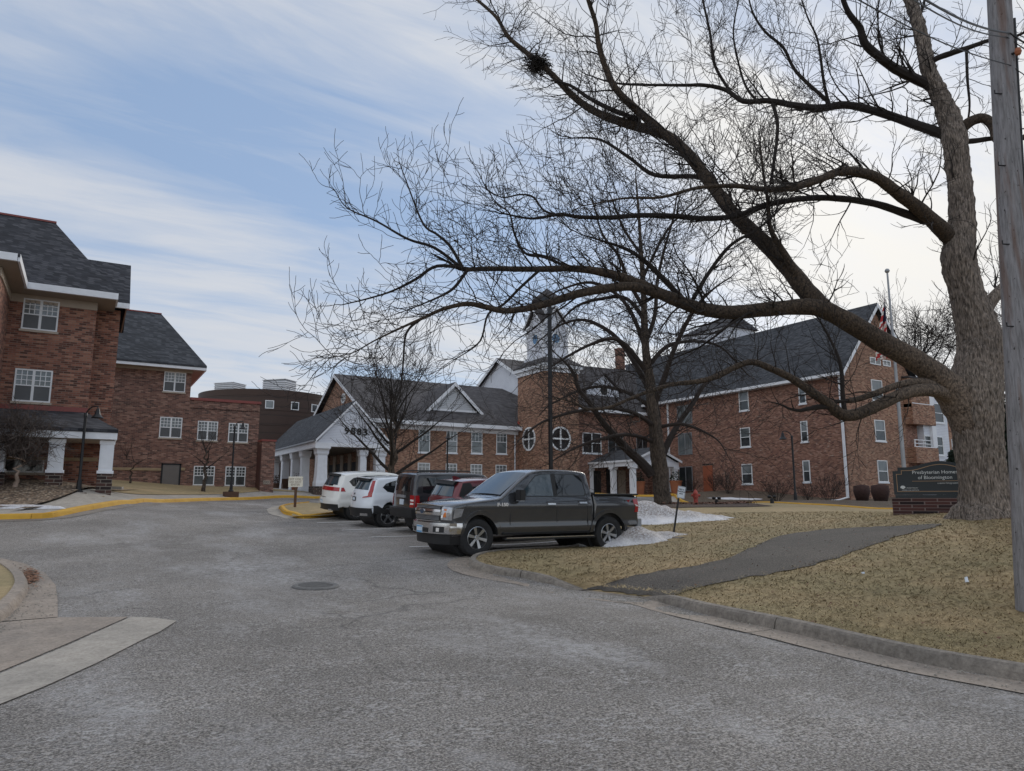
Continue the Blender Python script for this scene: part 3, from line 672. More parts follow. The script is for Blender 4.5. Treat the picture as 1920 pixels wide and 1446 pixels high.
# ------------------------------------------------------------------ buildings
def mp_(axis, P):
    if axis == 'y': return lambda u, z, o: (u, P-o, z)
    return lambda u, z, o: (P-o, u, z)
def fbox(mb, f, u0, u1, z0, z1, o0, o1):
    a = f(u0, z0, o0); b_ = f(u1, z1, o1); mb.box(a[0], b_[0], a[1], b_[1], a[2], b_[2])
def win(parent, axis, P, u0, u1, z0, z1, style='plain', pane='pane_blind', sill='white_trim', fr='window_frame', fw_=.06, mb_=.028, lower=None):
    f = mp_(axis, P); mb = MB(); 
    if u0 > u1: u0, u1 = u1, u0
    fbox(mb, f, u0, u0+fw_, z0, z1, -.02, .045); fbox(mb, f, u1-fw_, u1, z0, z1, -.02, .045)
    fbox(mb, f, u0+fw_, u1-fw_, z0, z0+fw_, -.02, .043); fbox(mb, f, u0+fw_, u1-fw_, z1-fw_, z1, -.02, .043)
    a, b_ = u0+fw_, u1-fw_; zb, zt = z0+fw_, z1-fw_; zm = (zb+zt)/2
    halves = [(a, b_)]
    if style in ('pair', 'pairgrid', 'cross', 'slider'):
        m_ = (a+b_)/2; w = .05 if style == 'pair' else .035; fbox(mb, f, m_-w, m_+w, zb, zt, -.02, .04); halves = [(a, m_-w), (m_+w, b_)]
    for (p, q) in halves:
        if style in ('pair', 'pairgrid', 'plain', 'sash', 'cross'): fbox(mb, f, p, q, zm-.025, zm+.025, -.02, .036)
        if style in ('pair', 'pairgrid', 'sash'):
            for k in (1, 2): fbox(mb, f, p+(q-p)*k/3-mb_/2, p+(q-p)*k/3+mb_/2, zm+.025, zt, -.02, .030)
            n_ = 3 if style != 'sash' else 2
            for k in range(1, n_): fbox(mb, f, p, q, zm+.025+(zt-zm-.025)*k/n_-mb_/2, zm+.025+(zt-zm-.025)*k/n_+mb_/2, -.02, .027)
        if style == 'grid':
            for k in (1, 2): fbox(mb, f, p+(q-p)*k/3-mb_/2, p+(q-p)*k/3+mb_/2, zb, zt, -.02, .030)
            for k in (1, 2, 3): fbox(mb, f, p, q, zb+(zt-zb)*k/4-mb_/2, zb+(zt-zb)*k/4+mb_/2, -.02, .027)
    w = mb.build('window', fr, parent)
    pn = MB(); pn.quad(f(a, zb, .008), f(b_, zb, .008), f(b_, zt, .008), f(a, zt, .008)); pn.build('pane', pane, w)
    if lower:
        pn = MB(); 
        for (p, q) in halves: pn.quad(f(p, zb, .012), f(q, zb, .012), f(q, zm-.025, .012), f(p, zm-.025, .012))
        pn.build('lower_pane', lower, w)
    if sill:
        s_ = MB(); fbox(s_, f, u0-.06, u1+.06, z0-.10, z0-.002, -.02, .07); s_.build('sill', sill, w)
    return w
def rY(Y, x0, x1, yt, yb):
    ym, xm = (yt+yb)/2, (x0+x1)/2
    return onY(x0, ym, Y)[0], onY(x1, ym, Y)[0], onY(xm, yb, Y)[2], onY(xm, yt, Y)[2]
def rX(X, x0, x1, yt, yb):
    ym, xm = (yt+yb)/2, (x0+x1)/2
    a, b_ = onX(x0, ym, X)[1], onX(x1, ym, X)[1]
    return min(a, b_), max(a, b_), onX(xm, yb, X)[2], onX(xm, yt, X)[2]
def roofslab(mb, pts, t=.14):
    mb.poly_prism([(p[0], p[1], p[2]) for p in pts], (0, 0, -t))
def rake(mb, p, q, nrm, w=.28, t=.06, drop=.02):
    """trim board under a sloping roof edge from p to q, standing proud along nrm"""
    p = np.array(p, float); q = np.array(q, float); n_ = np.array(nrm, float)*t
    a, b_, c, d = p+[0, 0, -drop], q+[0, 0, -drop], q+[0, 0, -drop-w], p+[0, 0, -drop-w]
    mb.poly_prism([a, b_, c, d], n_)

# ---- three-storey brick building on the left
B = thing('brick_building', 'tall red brick building at far left with black hipped roof and white eaves', 'building', (-4, 38, 2.))
w = MB(); w.box(-16, -.15, 36, 46, 1., 9.9); w.box(-.15, .81, 37.3, 46, 1., 10.3); w.box(-16, -3.35, 32, 35.99, 1., 9.9)
w.build('wall', 'brick_left', B)
fz = MB(); fz.box(-3.32, -.13, 35.97, 36.3, 9.88, 10.22); fz.box(-16, -3.31, 31.96, 32.2, 9.86, 10.2); fz.box(-3.36, -3.30, 32.21, 35.96, 9.88, 10.2); fz.build('frieze', 'beige_trim', B)
sf = MB(); sf.box(-16, .55, 35.06, 37.35, 10.22, 10.27); sf.box(-16, -2.8, 31.06, 35.05, 10.22, 10.27); sf.build('soffit', 'soffit_beige', B)
fa = MB(); fa.box(-2.73, .62, 34.95, 35.05, 10.24, 10.52); fa.box(.55, .62, 35.06, 36.25, 10.24, 10.52); fa.box(-2.78, -2.70, 31, 34.94, 10.24, 10.52); fa.box(-16, -2.79, 30.95, 31.05, 10.24, 10.52)
r_ = ray(238, 497); kz = r_[2]/r_[1]; Yp = (10.45-1.6-.88*36.3)/(kz-.88)
fa.box(.56, 1.13, 36.26, 36.36, 10.2, 10.44); 
fa.build('fascia', 'white_trim', B)
rf = MB(); roofslab(rf, [(-16, 34.98, 10.54), (.60, 34.98, 10.54), (-2.24, 40, 14.92), (-16, 40, 14.92)])
roofslab(rf, [(.60, 34.98, 10.54), (.60, 45, 10.54), (-2.24, 40, 14.92)])
roofslab(rf, [(-2.72, 30.98, 10.54), (-2.72, 36, 10.54), (-7.6, 40.8, 14.86), (-7.6, 36, 14.86)]); roofslab(rf, [(-13, 30.98, 10.54), (-2.72, 30.98, 10.54), (-7.6, 36, 14.86)])
zp = 10.45+.88*(Yp-36.3); roofslab(rf, [(-2, 36.3, 10.45), (1.13, 36.3, 10.45), (1.13, Yp, zp), (-2, Yp, zp)]); roofslab(rf, [(-2, Yp, zp), (1.13, Yp, zp), (1.13, 2*Yp-36.3, 10.45), (-2, 2*Yp-36.3, 10.45)])
rf.build('roof', 'shingle_black', B)
g_ = MB(); g_.poly_prism([(1.0, 36.4, 10.3), (1.0, 2*Yp-36.4, 10.3), (1.0, Yp, zp-.15)], (.05, 0, 0)); g_.build('gable_wall', 'brick_left', B)
rc = MB(); rc.box(-16, -2.2, 39.93, 40.07, 14.90, 14.99); rc.build('ridge_cap', 'red_metal', B)
for q in [(41.5, 110, 562.5, 620), (25.5, 97, 693, 754)]:
    win(B, 'y', 36, *rY(36, *q), 'pair', sill='beige_trim', lower='pane_screen')
# the porch roof along its foot
pr = MB(); roofslab(pr, [(-16, 33.42, 4.41), (1.02, 33.42, 4.41), (-.2, 36, 5.32), (-16, 36, 5.32)]); roofslab(pr, [(1.02, 33.42, 4.41), (1.02, 37, 4.41), (.3, 37.3, 5.0), (-.2, 36, 5.32)]); pr.build('porch_roof', 'shingle_black', B)
fl = MB(); fl.box(-16, -.12, 35.93, 35.99, 5.30, 5.50); fl.build('flashing', 'red_metal', B)
pf = MB(); pf.box(-16, 1.0, 33.45, 33.58, 4.0, 4.38); pf.box(.93, 1.0, 33.59, 37.2, 4.0, 4.38); pf.build('porch_fascia', 'white_trim', B)
ps = MB(); ps.box(-16, .9, 33.6, 36, 3.98, 4.03); ps.build('porch_soffit', 'soffit_beige', B)
for k, (x0, x1) in enumerate([(-1.33, -.80), (.43, .93), (-3.2, -2.72)]):
    c = MB(); c.box(x0, x1, 33.68, 34.2, 2.72, 3.97); c.box(x0-.05, x1+.05, 33.63, 34.25, 2.62, 2.74); c.box(x0-.03, x1+.03, 33.65, 34.23, 3.82, 3.96); c.box(x0+.06, x1-.06, 33.665, 33.69, 2.85, 3.72)
    cc = c.build('column', 'white_trim', B); b2 = MB(); b2.box(x0-.03, x1+.03, 33.65, 34.25, 1.3, 2.61); b2.build('brick_base', 'brick_dark', cc)
win(B, 'y', 36, *rY(36, 2, 83, 860, 886), 'slider', pane='pane_dark', sill='beige_trim')
bd = MB(); u = rY(36, 150, 178, 858, 864); bd.box(u[0], u[1]+.1, 35.93, 36.02, u[2], u[3]); bd.box(-16, u[1], 35.95, 36.01, u[2]-.02, u[3]-.02); bd.build('stone_band', 'tan_stone', B)

# ---- the wing beyond it: three storeys, then a lower flat-roofed part
B = thing('brick_building', 'brown brick wing with black hip roof and a lower flat part beside the round building', 'building', (5.5, 54, 2.2))
w = MB(); w.box(-3, 5.64, 52, 60, 1.4, 10.15); w.box(5.64, 10.19, 52.0, 60, 1.4, 8.18); w.build('wall', 'brick_wing', B)
cx0 = onY(489, 880, 50.6)[0]; cx1 = onY(514, 880, 50.6)[0]; lw = MB(); lw.box(cx0, cx1, 50.6, 51.98, 1.4, 5.5); lw.box(10.25, cx1, 52.0, 58, 1.4, 5.5); lw.build('low_wall', 'brick_wing', B)
ls = MB(); ls.box(cx0-.03, cx0-.002, 50.62, 51.98, 1.6, 5.3); ls.build('side_panel', 'brown_metal', B)
cp = MB(); cp.box(5.66, 10.25, 51.93, 60, 8.18, 8.36); cp.box(cx0-.05, cx1+.06, 50.55, 51.9, 5.5, 5.62); cp.build('parapet_cap', 'red_metal', B)
dn = MB(); dn.box(5.7, 10.2, 51.965, 52.01, 7.62, 7.66); dn.build('brick_course', 'brick_dark', B)
fz = MB(); fz.box(-3, 5.70, 51.96, 52.2, 9.98, 10.3); fz.build('frieze', 'beige_trim', B)
e0 = onY(387.5, 688, 51.3); fa = MB(); fa.box(-3, e0[0], 51.2, 51.32, 10.12, 10.42); fa.box(e0[0]-.1, e0[0], 51.33, 60.8, 10.12, 10.42); fa.build('fascia', 'white_trim', B)
sf = MB(); sf.box(-3, e0[0]-.08, 51.33, 52.2, 10.14, 10.18); sf.box(5.66, e0[0]-.1, 52.21, 60.7, 10.14, 10.18); sf.build('soffit', 'soffit_beige', B)
rf = MB(); ex = e0[0]; rz_ = onY(303, 589.4, 56); roofslab(rf, [(-3, 51.18, 10.44), (ex, 51.18, 10.44), (rz_[0], 56, rz_[2]), (-3, 56, rz_[2])]); roofslab(rf, [(ex, 51.18, 10.44), (ex, 60.8, 10.44), (rz_[0], 56, rz_[2])]); rf.build('roof', 'shingle_blue', B)
rc = MB(); rc.box(-3, rz_[0], 55.94, 56.06, rz_[2]-.01, rz_[2]+.07); rc.build('ridge_cap', 'red_metal', B)
for q in [(307, 348, 698, 735), (299, 341, 782.5, 821), (370, 408, 790, 826), (428, 465, 794, 829.5)]: win(B, 'y', 52, *rY(52, *q), 'pair', sill='beige_trim', lower='pane_screen')
for q in [(362.5, 402, 874, 910), (422, 460, 875, 911)]: win(B, 'y', 52, *rY(52, *q), 'pair', pane='pane_dark', sill='beige_trim')
u = rY(52, 304, 335, 872, 919); d = MB(); d.box(u[0], u[1], 51.96, 52.02, u[2]-.2, u[3]); d.build('door', 'grey_door', B)
d = MB(); d.box(u[0]-.1, u[0]-.001, 51.94, 52.02, u[2]-.2, u[3]+.1); d.box(u[1]+.001, u[1]+.1, 51.94, 52.02, u[2]-.2, u[3]+.1); d.box(u[0]-.1, u[1]+.1, 51.94, 52.02, u[3]+.001, u[3]+.1); d.build('door_frame', 'black_metal', B)
bd = MB(); 
for a, b_ in ((200, 303), (336.5, 347)): v = rY(52, a, b_, 877, 882); bd.box(v[0], v[1], 51.965, 52.01, v[2], v[3])
bd.build('stone_band', 'tan_stone', B)
v = rY(50.6, 493, 507, 901, 908); st = MB(); st.box(v[0], v[1], 50.56, 50.62, v[2], v[3]); st.build('date_stone', 'beige_trim', B)
textmesh('2003', .26, ((v[0]+v[1])/2, 50.555, (v[2]+v[3])/2), (1, 0, 0), (0, 0, 1), 'date_numerals', 'dark_opening', B)

# ---- round brown hall behind
c0 = at(499, 800, 78); RR = 7.0; zt = 12.55
B = thing('round_building', 'dark brown round building with small square windows and rooftop vents', 'building', (float(c0[0]), float(c0[1]), 2.2))
w = MB(); prof = []
z = 1.5
while z < zt-.2:
    prof += [(RR, z), (RR, z+1.42), (RR+.03, z+1.43), (RR+.03, z+1.5)]; z += 1.5
prof = [p for p in prof if p[1] < zt]+[(RR+.03, zt), (RR-.3, zt+.02), (RR-.3, zt-.4), (.01, zt-.4)]
w.lathe(prof, (c0[0], c0[1], 0), 72); w.build('wall', 'brown_siding', B, smooth=True, angle=30)
for px, py in ((505.5, 758.5), (553, 761.5), (589.5, 766)):
    r_ = ray(px, py); dxy = r_[:2]; a = dxy@dxy; bq = -2*dxy@c0[:2]; cq = c0[:2]@c0[:2]-(RR+.02)**2
    t = (-bq-math.sqrt(bq*bq-4*a*cq))/(2*a); P = C0+r_*t; nrm = (P[:2]-c0[:2])/RR; tg = np.array([-nrm[1], nrm[0]])
    def fq(u, zz, o): return (P[0]+tg[0]*u+nrm[0]*o, P[1]+tg[1]*u+nrm[1]*o, P[2]+zz)
    mb = MB(); s_ = .42
    for a0, a1, b0, b1 in ((-s_, -s_+.08, -s_, s_), (s_-.08, s_, -s_, s_), (-s_+.08, s_-.08, -s_, -s_+.08), (-s_+.08, s_-.08, s_-.08, s_)):
        mb.poly_prism([fq(a0, b0, -.05), fq(a1, b0, -.05), fq(a1, b1, -.05), fq(a0, b1, -.05)], tuple(np.append(nrm*.1, 0)))
    wq = mb.build('window', 'window_frame', B); pn = MB(); pn.quad(fq(-s_+.06, -s_+.06, .02), fq(s_-.06, -s_+.06, .02), fq(s_-.06, s_-.06, .02), fq(-s_+.06, s_-.06, .02)); pn.build('pane', 'pane_dark' if px > 520 else 'pane_blind', wq)
for (x0, x1, y0, y1), lb in (((410, 452, 721, 735), 'smaller white louvred rooftop vent at the left edge of the round building'), ((499, 548, 715, 737), 'larger white louvred rooftop vent in the middle of the round building')):
    a = at((x0+x1)/2, y1, 77); wd = (x1-x0)*77/1340*.98; ht = at(500, y0, 77)[2]-(zt-.4)
    t = thing('rooftop_vent', lb, 'vent', (float(a[0]), float(a[1]), zt-.4), 'rooftop vents on the round building', rz=AZ-math.pi/2-rad(18))
    mb = MB(); mb.box(-wd/2, wd/2, -1., 1., 0, ht); mb.build('casing', 'grey_metal', t, local=True)
    mb = MB(); k = 0.; 
    while k < ht-.15: mb.box(-wd/2-.06, wd/2+.06, -1.06, 1.06, k+.05, k+.13); k += .2
    mb.box(-wd/2-.1, wd/2+.1, -1.1, 1.1, ht, ht+.06); mb.build('louvre', 'white_trim', t, local=True)
mb = MB()
for px in (583, 590, 594, 601):
    a = at(px, 746, 76); zr = at(px, 736, 76)[2]; mb.tube([(a[0], a[1], zt-.3), (a[0], a[1], zr)], .03, 5)
for (p, q) in ((583, 590), (594, 601)):
    a = at(p, 736, 76); b_ = at(q, 736, 76); mb.tube([a, b_], .03, 5); mb.tube([a-[0, 0, .3], b_-[0, 0, .3]], .025, 5)
mb.build('roof_ladder', 'grey_metal', B)

# ---- two-storey middle building
YM, XG = 53.5, 18.94
B = thing('brick_building', 'two storey orange brick building with long grey roof and white triangular dormer', 'building', (26, 58, 2.0))
EZ = 7.75; RZ = 12.75; RY = 62.74
w = MB(); w.box(XG, 32.34, YM, 71.5, 1., 7.5); w.box(32.34, 40, 53.8, 71.5, 1., 7.5); w.poly_prism([(XG, 53.5, 7.5), (XG, 71.9, 7.5), (XG, RY, RZ-.3)], (.4, 0, 0)); w.build('wall', 'brick_old', B)
rf = MB(); roofslab(rf, [(18.55, 52.85, EZ), (40.6, 52.85, EZ), (36, RY, RZ), (18.55, RY, RZ)]); roofslab(rf, [(40.6, 52.85, EZ), (40.6, 72.6, EZ), (36, RY, RZ)]); roofslab(rf, [(18.55, RY, RZ), (36, RY, RZ), (40.6, 72.6, EZ), (18.55, 72.6, EZ)]); rf.build('roof', 'shingle_grey', B)
fa = MB(); fa.box(18.6, 32.3, 52.74, 52.86, EZ-.28, EZ+.02); fa.box(18.6, 32.3, 52.87, 53.6, EZ-.30, EZ-.24); fa.box(XG-.02, 32.3, 53.44, 53.52, EZ-.62, EZ-.31); fa.build('fascia', 'white_trim', B)
rk = MB(); rake(rk, (18.5, 52.75, EZ), (18.5, RY, RZ), (.09, 0, 0), .34); rake(rk, (18.5, 72.7, EZ), (18.5, RY, RZ), (.09, 0, 0), .34); rk.build('rake', 'white_trim', B)
v = rX(XG, 641, 648.5, 738, 757); mb = MB(); cy, cz, ry, rz2 = (v[0]+v[1])/2, (v[2]+v[3])/2, abs(v[1]-v[0])/2, (v[3]-v[2])/2
def ellipse_win(parent, axis, P, uc, zc, ru, rz, th=.13, cross=True, pane='pane_dark', fr='window_frame', n=36):
    f = mp_(axis, P); mb = MB()
    for k in range(n):
        a, b_ = 2*math.pi*k/n, 2*math.pi*(k+1)/n
        q = [f(uc+(ru-t)*math.cos(x), zc+(rz-t)*math.sin(x), -.02) for x, t in ((a, 0), (b_, 0), (b_, th), (a, th))]
        o = np.array(f(0, 0, .08))-np.array(f(0, 0, -.02)); mb.poly_prism(q, tuple(o))
    if cross: fbox(mb, f, uc-th*.5, uc+th*.5, zc-rz+th, zc+rz-th, -.02, .07); fbox(mb, f, uc-ru+th, uc-th*.5, zc-th*.5, zc+th*.5, -.02, .068); fbox(mb, f, uc+th*.5, uc+ru-th, zc-th*.5, zc+th*.5, -.02, .068)
    w = mb.build('window', fr, parent); pn = MB(); pn.quad(*[f(uc+(ru-th*.5)*math.cos(2*math.pi*k/n), zc+(rz-th*.5)*math.sin(2*math.pi*k/n), .01) for k in range(n)]); pn.build('pane', pane, w); return w
ellipse_win(B, 'x', XG, cy, cz, ry, rz2, .1)
for a, b_ in ((784.5, 806), (837, 857), (883.5, 904), (930.5, 950)):
    k = (a-784)*.018
    win(B, 'y', YM, *rY(YM, a, b_, 804+k*1.3, 848.5+k), 'sash'); win(B, 'y', YM, *rY(YM, a-1.5, b_-.5, 868+k*1.5, 896+k), 'grid', sill=None)
dd = MB(); v = onY(965.5, 850, 53.4); dd.tube([(v[0], 53.4, 7.4), (v[0], 53.4, 1.8)], .06, 6); dd.build('downspout', 'white_trim', B)
# pediment dormer standing on the front slope
sl = (RZ-EZ)/(RY-52.85)
r_ = ray(850, 771); Yd = (EZ-sl*52.85-1.6)/(r_[2]/r_[1]-sl); pL, pR, pA = onY(799, 768, Yd), onY(901, 775, Yd), onY(851, 717, Yd); zb = EZ+sl*(Yd-52.85)
dm = MB(); dm.poly_prism([(pL[0]+.3, Yd, zb-.1), (pR[0]-.3, Yd, zb-.1), (pA[0], Yd, pA[2]-.25)], (0, .2, 0)); do = dm.build('dormer', 'white_louvre', B)
Yb = 52.85+(pA[2]-EZ)/sl
dr_ = MB(); roofslab(dr_, [(pL[0]-.1, Yd-.3, zb-.05), (pA[0], Yd-.3, pA[2]), (pA[0], Yb, pA[2]), (pL[0]-.1, Yd+.2, zb-.05)], .1); roofslab(dr_, [(pR[0]+.1, Yd-.3, zb-.05), (pA[0], Yd-.3, pA[2]), (pA[0], Yb, pA[2]), (pR[0]+.1, Yd+.2, zb-.05)], .1); dr_.build('dormer_roof', 'shingle_grey', do)
rk = MB(); rake(rk, (pL[0]-.1, Yd-.36, zb-.05), (pA[0], Yd-.36, pA[2]), (0, -.06, 0), .36); rake(rk, (pR[0]+.1, Yd-.36, zb-.05), (pA[0], Yd-.36, pA[2]), (0, -.06, 0), .36); rk.box(pL[0]+.4, pR[0]-.4, Yd-.08, Yd-.01, zb-.08, zb+.12); rk.build('dormer_trim', 'white_trim', do)
mb = MB(); f = mp_('y', Yd); n = 30
for k in range(n):
    a, b_ = 2*math.pi*k/n, 2*math.pi*(k+1)/n; zc = zb+.95
    mb.poly_prism([f(pA[0]+(.75-t)*math.cos(x), zc+(.95-t)*math.sin(x)-.05, 0) for x, t in ((a, 0), (b_, 0), (b_, .09), (a, .09))], (0, -.07, 0))
mb.build('oval_moulding', 'white_louvre', do)

# ---- white clapboard hall rising behind the tower
B = thing('gabled_hall', 'white clapboard gable with dark roof rising behind the brick clock tower', 'building', (40, 63, 2.2))
ax = onX(937, 672, 37.)
w = MB(); w.poly_prism([(37, ax[1]-8, 1.), (37, ax[1]+8, 1.), (37, ax[1]+8, ax[2]-.53*8-.2), (37, ax[1], ax[2]-.2), (37, ax[1]-8, ax[2]-.53*8-.2)], (12, 0, 0)); w.build('wall', 'white_siding', B)
rf = MB(); roofslab(rf, [(36.6, ax[1]-8.6, ax[2]-.53*8.6), (36.6, ax[1], ax[2]), (49.5, ax[1], ax[2]), (49.5, ax[1]-8.6, ax[2]-.53*8.6)]); roofslab(rf, [(36.6, ax[1]+8.6, ax[2]-.53*8.6), (36.6, ax[1], ax[2]), (49.5, ax[1], ax[2]), (49.5, ax[1]+8.6, ax[2]-.53*8.6)]); rf.build('roof', 'shingle_grey', B)
rk = MB(); rake(rk, (36.55, ax[1]-8.7, ax[2]-.53*8.7), (36.55, ax[1], ax[2]), (.1, 0, 0), .4); rake(rk, (36.55, ax[1]+8.7, ax[2]-.53*8.7), (36.55, ax[1], ax[2]), (.1, 0, 0), .4); rk.build('rake', 'white_trim', B)

# ---- entrance canopy with the street number
X0, X1, XA = 14.33, 20.05, 17.19; Y0, Y1 = 52.5, 69.8
B = thing('entrance_canopy', 'white columned drive-through canopy with black roof and number on its gable', 'canopy', (17.2, 60, 1.9))
rf = MB(); roofslab(rf, [(X0-.05, Y0-.2, 5.95), (XA, Y0-.2, 9.0), (XA, Y1, 9.0), (X0-.05, Y1, 5.95)], .1); roofslab(rf, [(X1+.05, Y0-.2, 5.95), (XA, Y0-.2, 9.0), (XA, Y1, 9.0), (X1+.05, Y1, 5.95)], .1); rf.build('roof', 'shingle_blue', B)
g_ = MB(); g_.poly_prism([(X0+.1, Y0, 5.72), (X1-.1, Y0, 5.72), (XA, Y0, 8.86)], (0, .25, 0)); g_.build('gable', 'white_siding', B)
rk = MB(); rake(rk, (X0-.05, Y0-.27, 5.93), (XA, Y0-.27, 8.98), (0, -.05, 0), .2); rake(rk, (X1+.05, Y0-.27, 5.93), (XA, Y0-.27, 8.98), (0, -.05, 0), .2)
bm_ = MB(); bm_.box(X0, X0+.45, Y0+.01, Y1, 5.34, 5.8); bm_.box(X1-.45, X1, Y0+.01, Y1, 5.34, 5.8); bm_.box(X0, X0+1.15, Y0-.06, Y0, 5.28, 5.72); bm_.box(X1-1.15, X1, Y0-.06, Y0, 5.28, 5.72); bm_.box(X0+1.15, X1-1.15, Y0-.055, Y0, 5.44, 5.72); bm_.build('beam', 'white_trim', B)
gt = MB(); gt.box(X0-.14, X0-.02, Y0, Y1, 5.78, 5.9); gt.build('gutter', 'grey_metal', B); rk.build('rake', 'white_trim', B)
cl_ = MB(); cl_.box(X0+.45, X1-.45, Y0+.05, Y1, 5.40, 5.46); cl_.build('ceiling', 'soffit_beige', B)
def column(x, y, base, wd=.55, zb=1.9, zt=5.33, fl=.09):
    c = MB(); a = wd/2
    if base: z0 = zb+.62
    else: z0 = zb
    rings = [(a+fl, z0), (a+fl, z0+.25), (a+fl*.5, z0+.45), (a+.02, z0+.9), (a, z0+1.5), (a, zt-.55), (a+.08, zt-.4), (a+.08, zt-.25), (a+.14, zt)]
    i = len(c.v)
    for r, z in rings: c.v += [(x-r, y-r, z), (x+r, y-r, z), (x+r, y+r, z), (x-r, y+r, z)]
    for k in range(len(rings)-1):
        for q in range(4): c.f.append((i+4*k+q, i+4*k+(q+1) % 4, i+4*k+4+(q+1) % 4, i+4*k+4+q))
    o = c.build('column', 'white_trim', B)
    if base: b2 = MB(); b2.box(x-a-.3, x+a+.3, y-a-.3, y+a+.3, zb-.4, z0-.001); b2.build('brick_base', 'brick_dark', o)
xc = X0+.5; column(xc+.15, 53.1, True, .72)
for px in (571, 553, 534.5, 516): 
    yy = onX(px, 880, xc)[1]; column(xc, yy, False, .6, zb=h(xc, yy)+.05)
column(X1-.55, 53.1, False, .72); column(X1-1.9, 53.1, False, .5)
for k, s_ in enumerate('9883'):
    textmesh(s_, .72, (onY(649+k*11.6, 810, Y0)[0]+.05, Y0-.03, onY(649+k*11.6, 808.5+k*.9, Y0)[2]), (1, 0, 0), (0, 0, 1), 'numeral', 'letter_black', B, depth=.03, bold=.022, sx=1.05)
dw = MB(); pw = MB()
for k in range(6):
    y = 54.6+k*2.1; dw.box(XG-.06, XG-.01, y, y+1.25, 1.6, 4.6); pw.box(XG-.12, XG-.01, y+1.3, y+2.05, 1.6, 5.3)
dw.build('doorway', 'dark_opening', B); pw.build('pilaster', 'beige_trim', B)

# ---- brick clock tower with white steeple
XT, YT = 32.36, 49.24; X2, Y2 = 35.8, 53.6; tcx, tcy = 34.08, 51.42
B = thing('clock_tower', 'square brick clock tower with round windows and white steeple', 'tower', (tcx, tcy, 1.8))
w = MB(); w.box(XT, X2, YT, Y2, 1., 12.2); w.build('wall', 'brick_old', B)
c = MB(); c.box(XT-.1, X2+.1, YT-.1, Y2+.1, 12.2, 12.55); c.box(XT-.3, X2+.3, YT-.3, Y2+.3, 12.55, 12.85); c.build('cornice', 'white_trim', B)
rf = MB(); a = .38; rf.v += [(XT-a, YT-a, 12.87), (X2+a, YT-a, 12.87), (X2+a, Y2+a, 12.87), (XT-a, Y2+a, 12.87), (tcx-1.2, tcy-1.2, 13.75), (tcx+1.2, tcy-1.2, 13.75), (tcx+1.2, tcy+1.2, 13.75), (tcx-1.2, tcy+1.2, 13.75)]
rf.f += [(0, 1, 5, 4), (1, 2, 6, 5), (2, 3, 7, 6), (3, 0, 4, 7), (4, 5, 6, 7)]; rf.build('roof', 'shingle_grey', B)
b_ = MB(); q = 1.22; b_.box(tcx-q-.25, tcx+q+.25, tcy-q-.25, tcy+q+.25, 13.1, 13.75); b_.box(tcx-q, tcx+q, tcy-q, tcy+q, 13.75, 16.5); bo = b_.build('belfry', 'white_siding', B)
for sx_ in (-1, 1):
    for sy_ in (-1, 1): cn = MB(); cn.box(tcx+sx_*q-.09, tcx+sx_*q+.09, tcy+sy_*q-.09, tcy+sy_*q+.09, 13.76, 16.5); cn.build('corner_board', 'white_trim', bo)
gz0, gz1, e = 16.5, 18.2, q+.32
cb = MB(); 
for (dx, dy) in ((0, -1), (-1, 0), (0, 1), (1, 0)):
    t = np.array([-dy, dx]); c_ = np.array([tcx, tcy])
    def P3(u, o, z): p = c_+t*u+np.array([dx, dy])*o; return (p[0], p[1], z)
    cb.poly_prism([P3(-q, q-.1, gz0-.1), P3(q, q-.1, gz0-.1), P3(0, q-.1, gz1-.15)], (dx*.12, dy*.12, 0))
cb.build('belfry_gable', 'white_siding', bo)
rf = MB(); tr = MB()
for (dx, dy) in ((0, -1), (-1, 0), (0, 1), (1, 0)):
    t = np.array([-dy, dx]); c_ = np.array([tcx, tcy])
    def P3(u, o, z): p = c_+t*u+np.array([dx, dy])*o; return (p[0], p[1], z)
    for s_ in (-1, 1): rf.poly_prism([P3(s_*e, e, gz0-.05), P3(0, e, gz1), P3(0, 0, gz1), P3(s_*e, e-.05, gz0-.05)], (0, 0, -.08)); rake(tr, P3(s_*e, e+.02, gz0-.05), P3(0, e+.02, gz1), (dx, dy, 0), .22)
rf.build('belfry_roof', 'shingle_grey', bo); tr.build('belfry_trim', 'white_trim', bo)
cu = MB(); cu.box(tcx-.55, tcx+.55, tcy-.55, tcy+.55, 17.5, 18.9); cu.build('cupola', 'white_trim', B)
cr_ = MB(); k = .98; cr_.box(tcx-k, tcx+k, tcy-k, tcy+k, 18.9, 19.15); i = len(cr_.v); cr_.v += [(tcx-k, tcy-k, 19.15), (tcx+k, tcy-k, 19.15), (tcx+k, tcy+k, 19.15), (tcx-k, tcy+k, 19.15), (tcx, tcy, 20.15)]; cr_.f += [(i, i+1, i+4), (i+1, i+2, i+4), (i+2, i+3, i+4), (i+3, i, i+4)]; cr_.build('cupola_roof', 'shingle_grey', B)
ms = MB(); ms.tube([(tcx, tcy, 20.1), (tcx, tcy, 21.6)], [.05, .02], 6); ms.build('finial', 'grey_metal', B)
ellipse_win(bo, 'y', tcy-q, tcx+.05, 15.35, .5, .5, .07, False, 'pane_clock', 'window_frame', 24); ellipse_win(bo, 'x', tcx-q, tcy, 15.35, .5, .5, .07, False, 'pane_clock', 'window_frame', 24)
v = rY(YT, 1031, 1070.5, 797, 849); ellipse_win(B, 'y', YT, (v[0]+v[1])/2, (v[2]+v[3])/2, 1.02, 1.02, .13); v = rX(XT, 979, 1006, 799, 848); ellipse_win(B, 'x', XT, (v[0]+v[1])/2, (v[2]+v[3])/2, 1.02, 1.02, .13)
v = onX(973, 793, XT); al = MB(); al.box(XT-.08, XT-.001, v[1]-.12, v[1]+.12, v[2]-.12, v[2]+.12); al.build('alarm_box', 'hydrant_red', B)

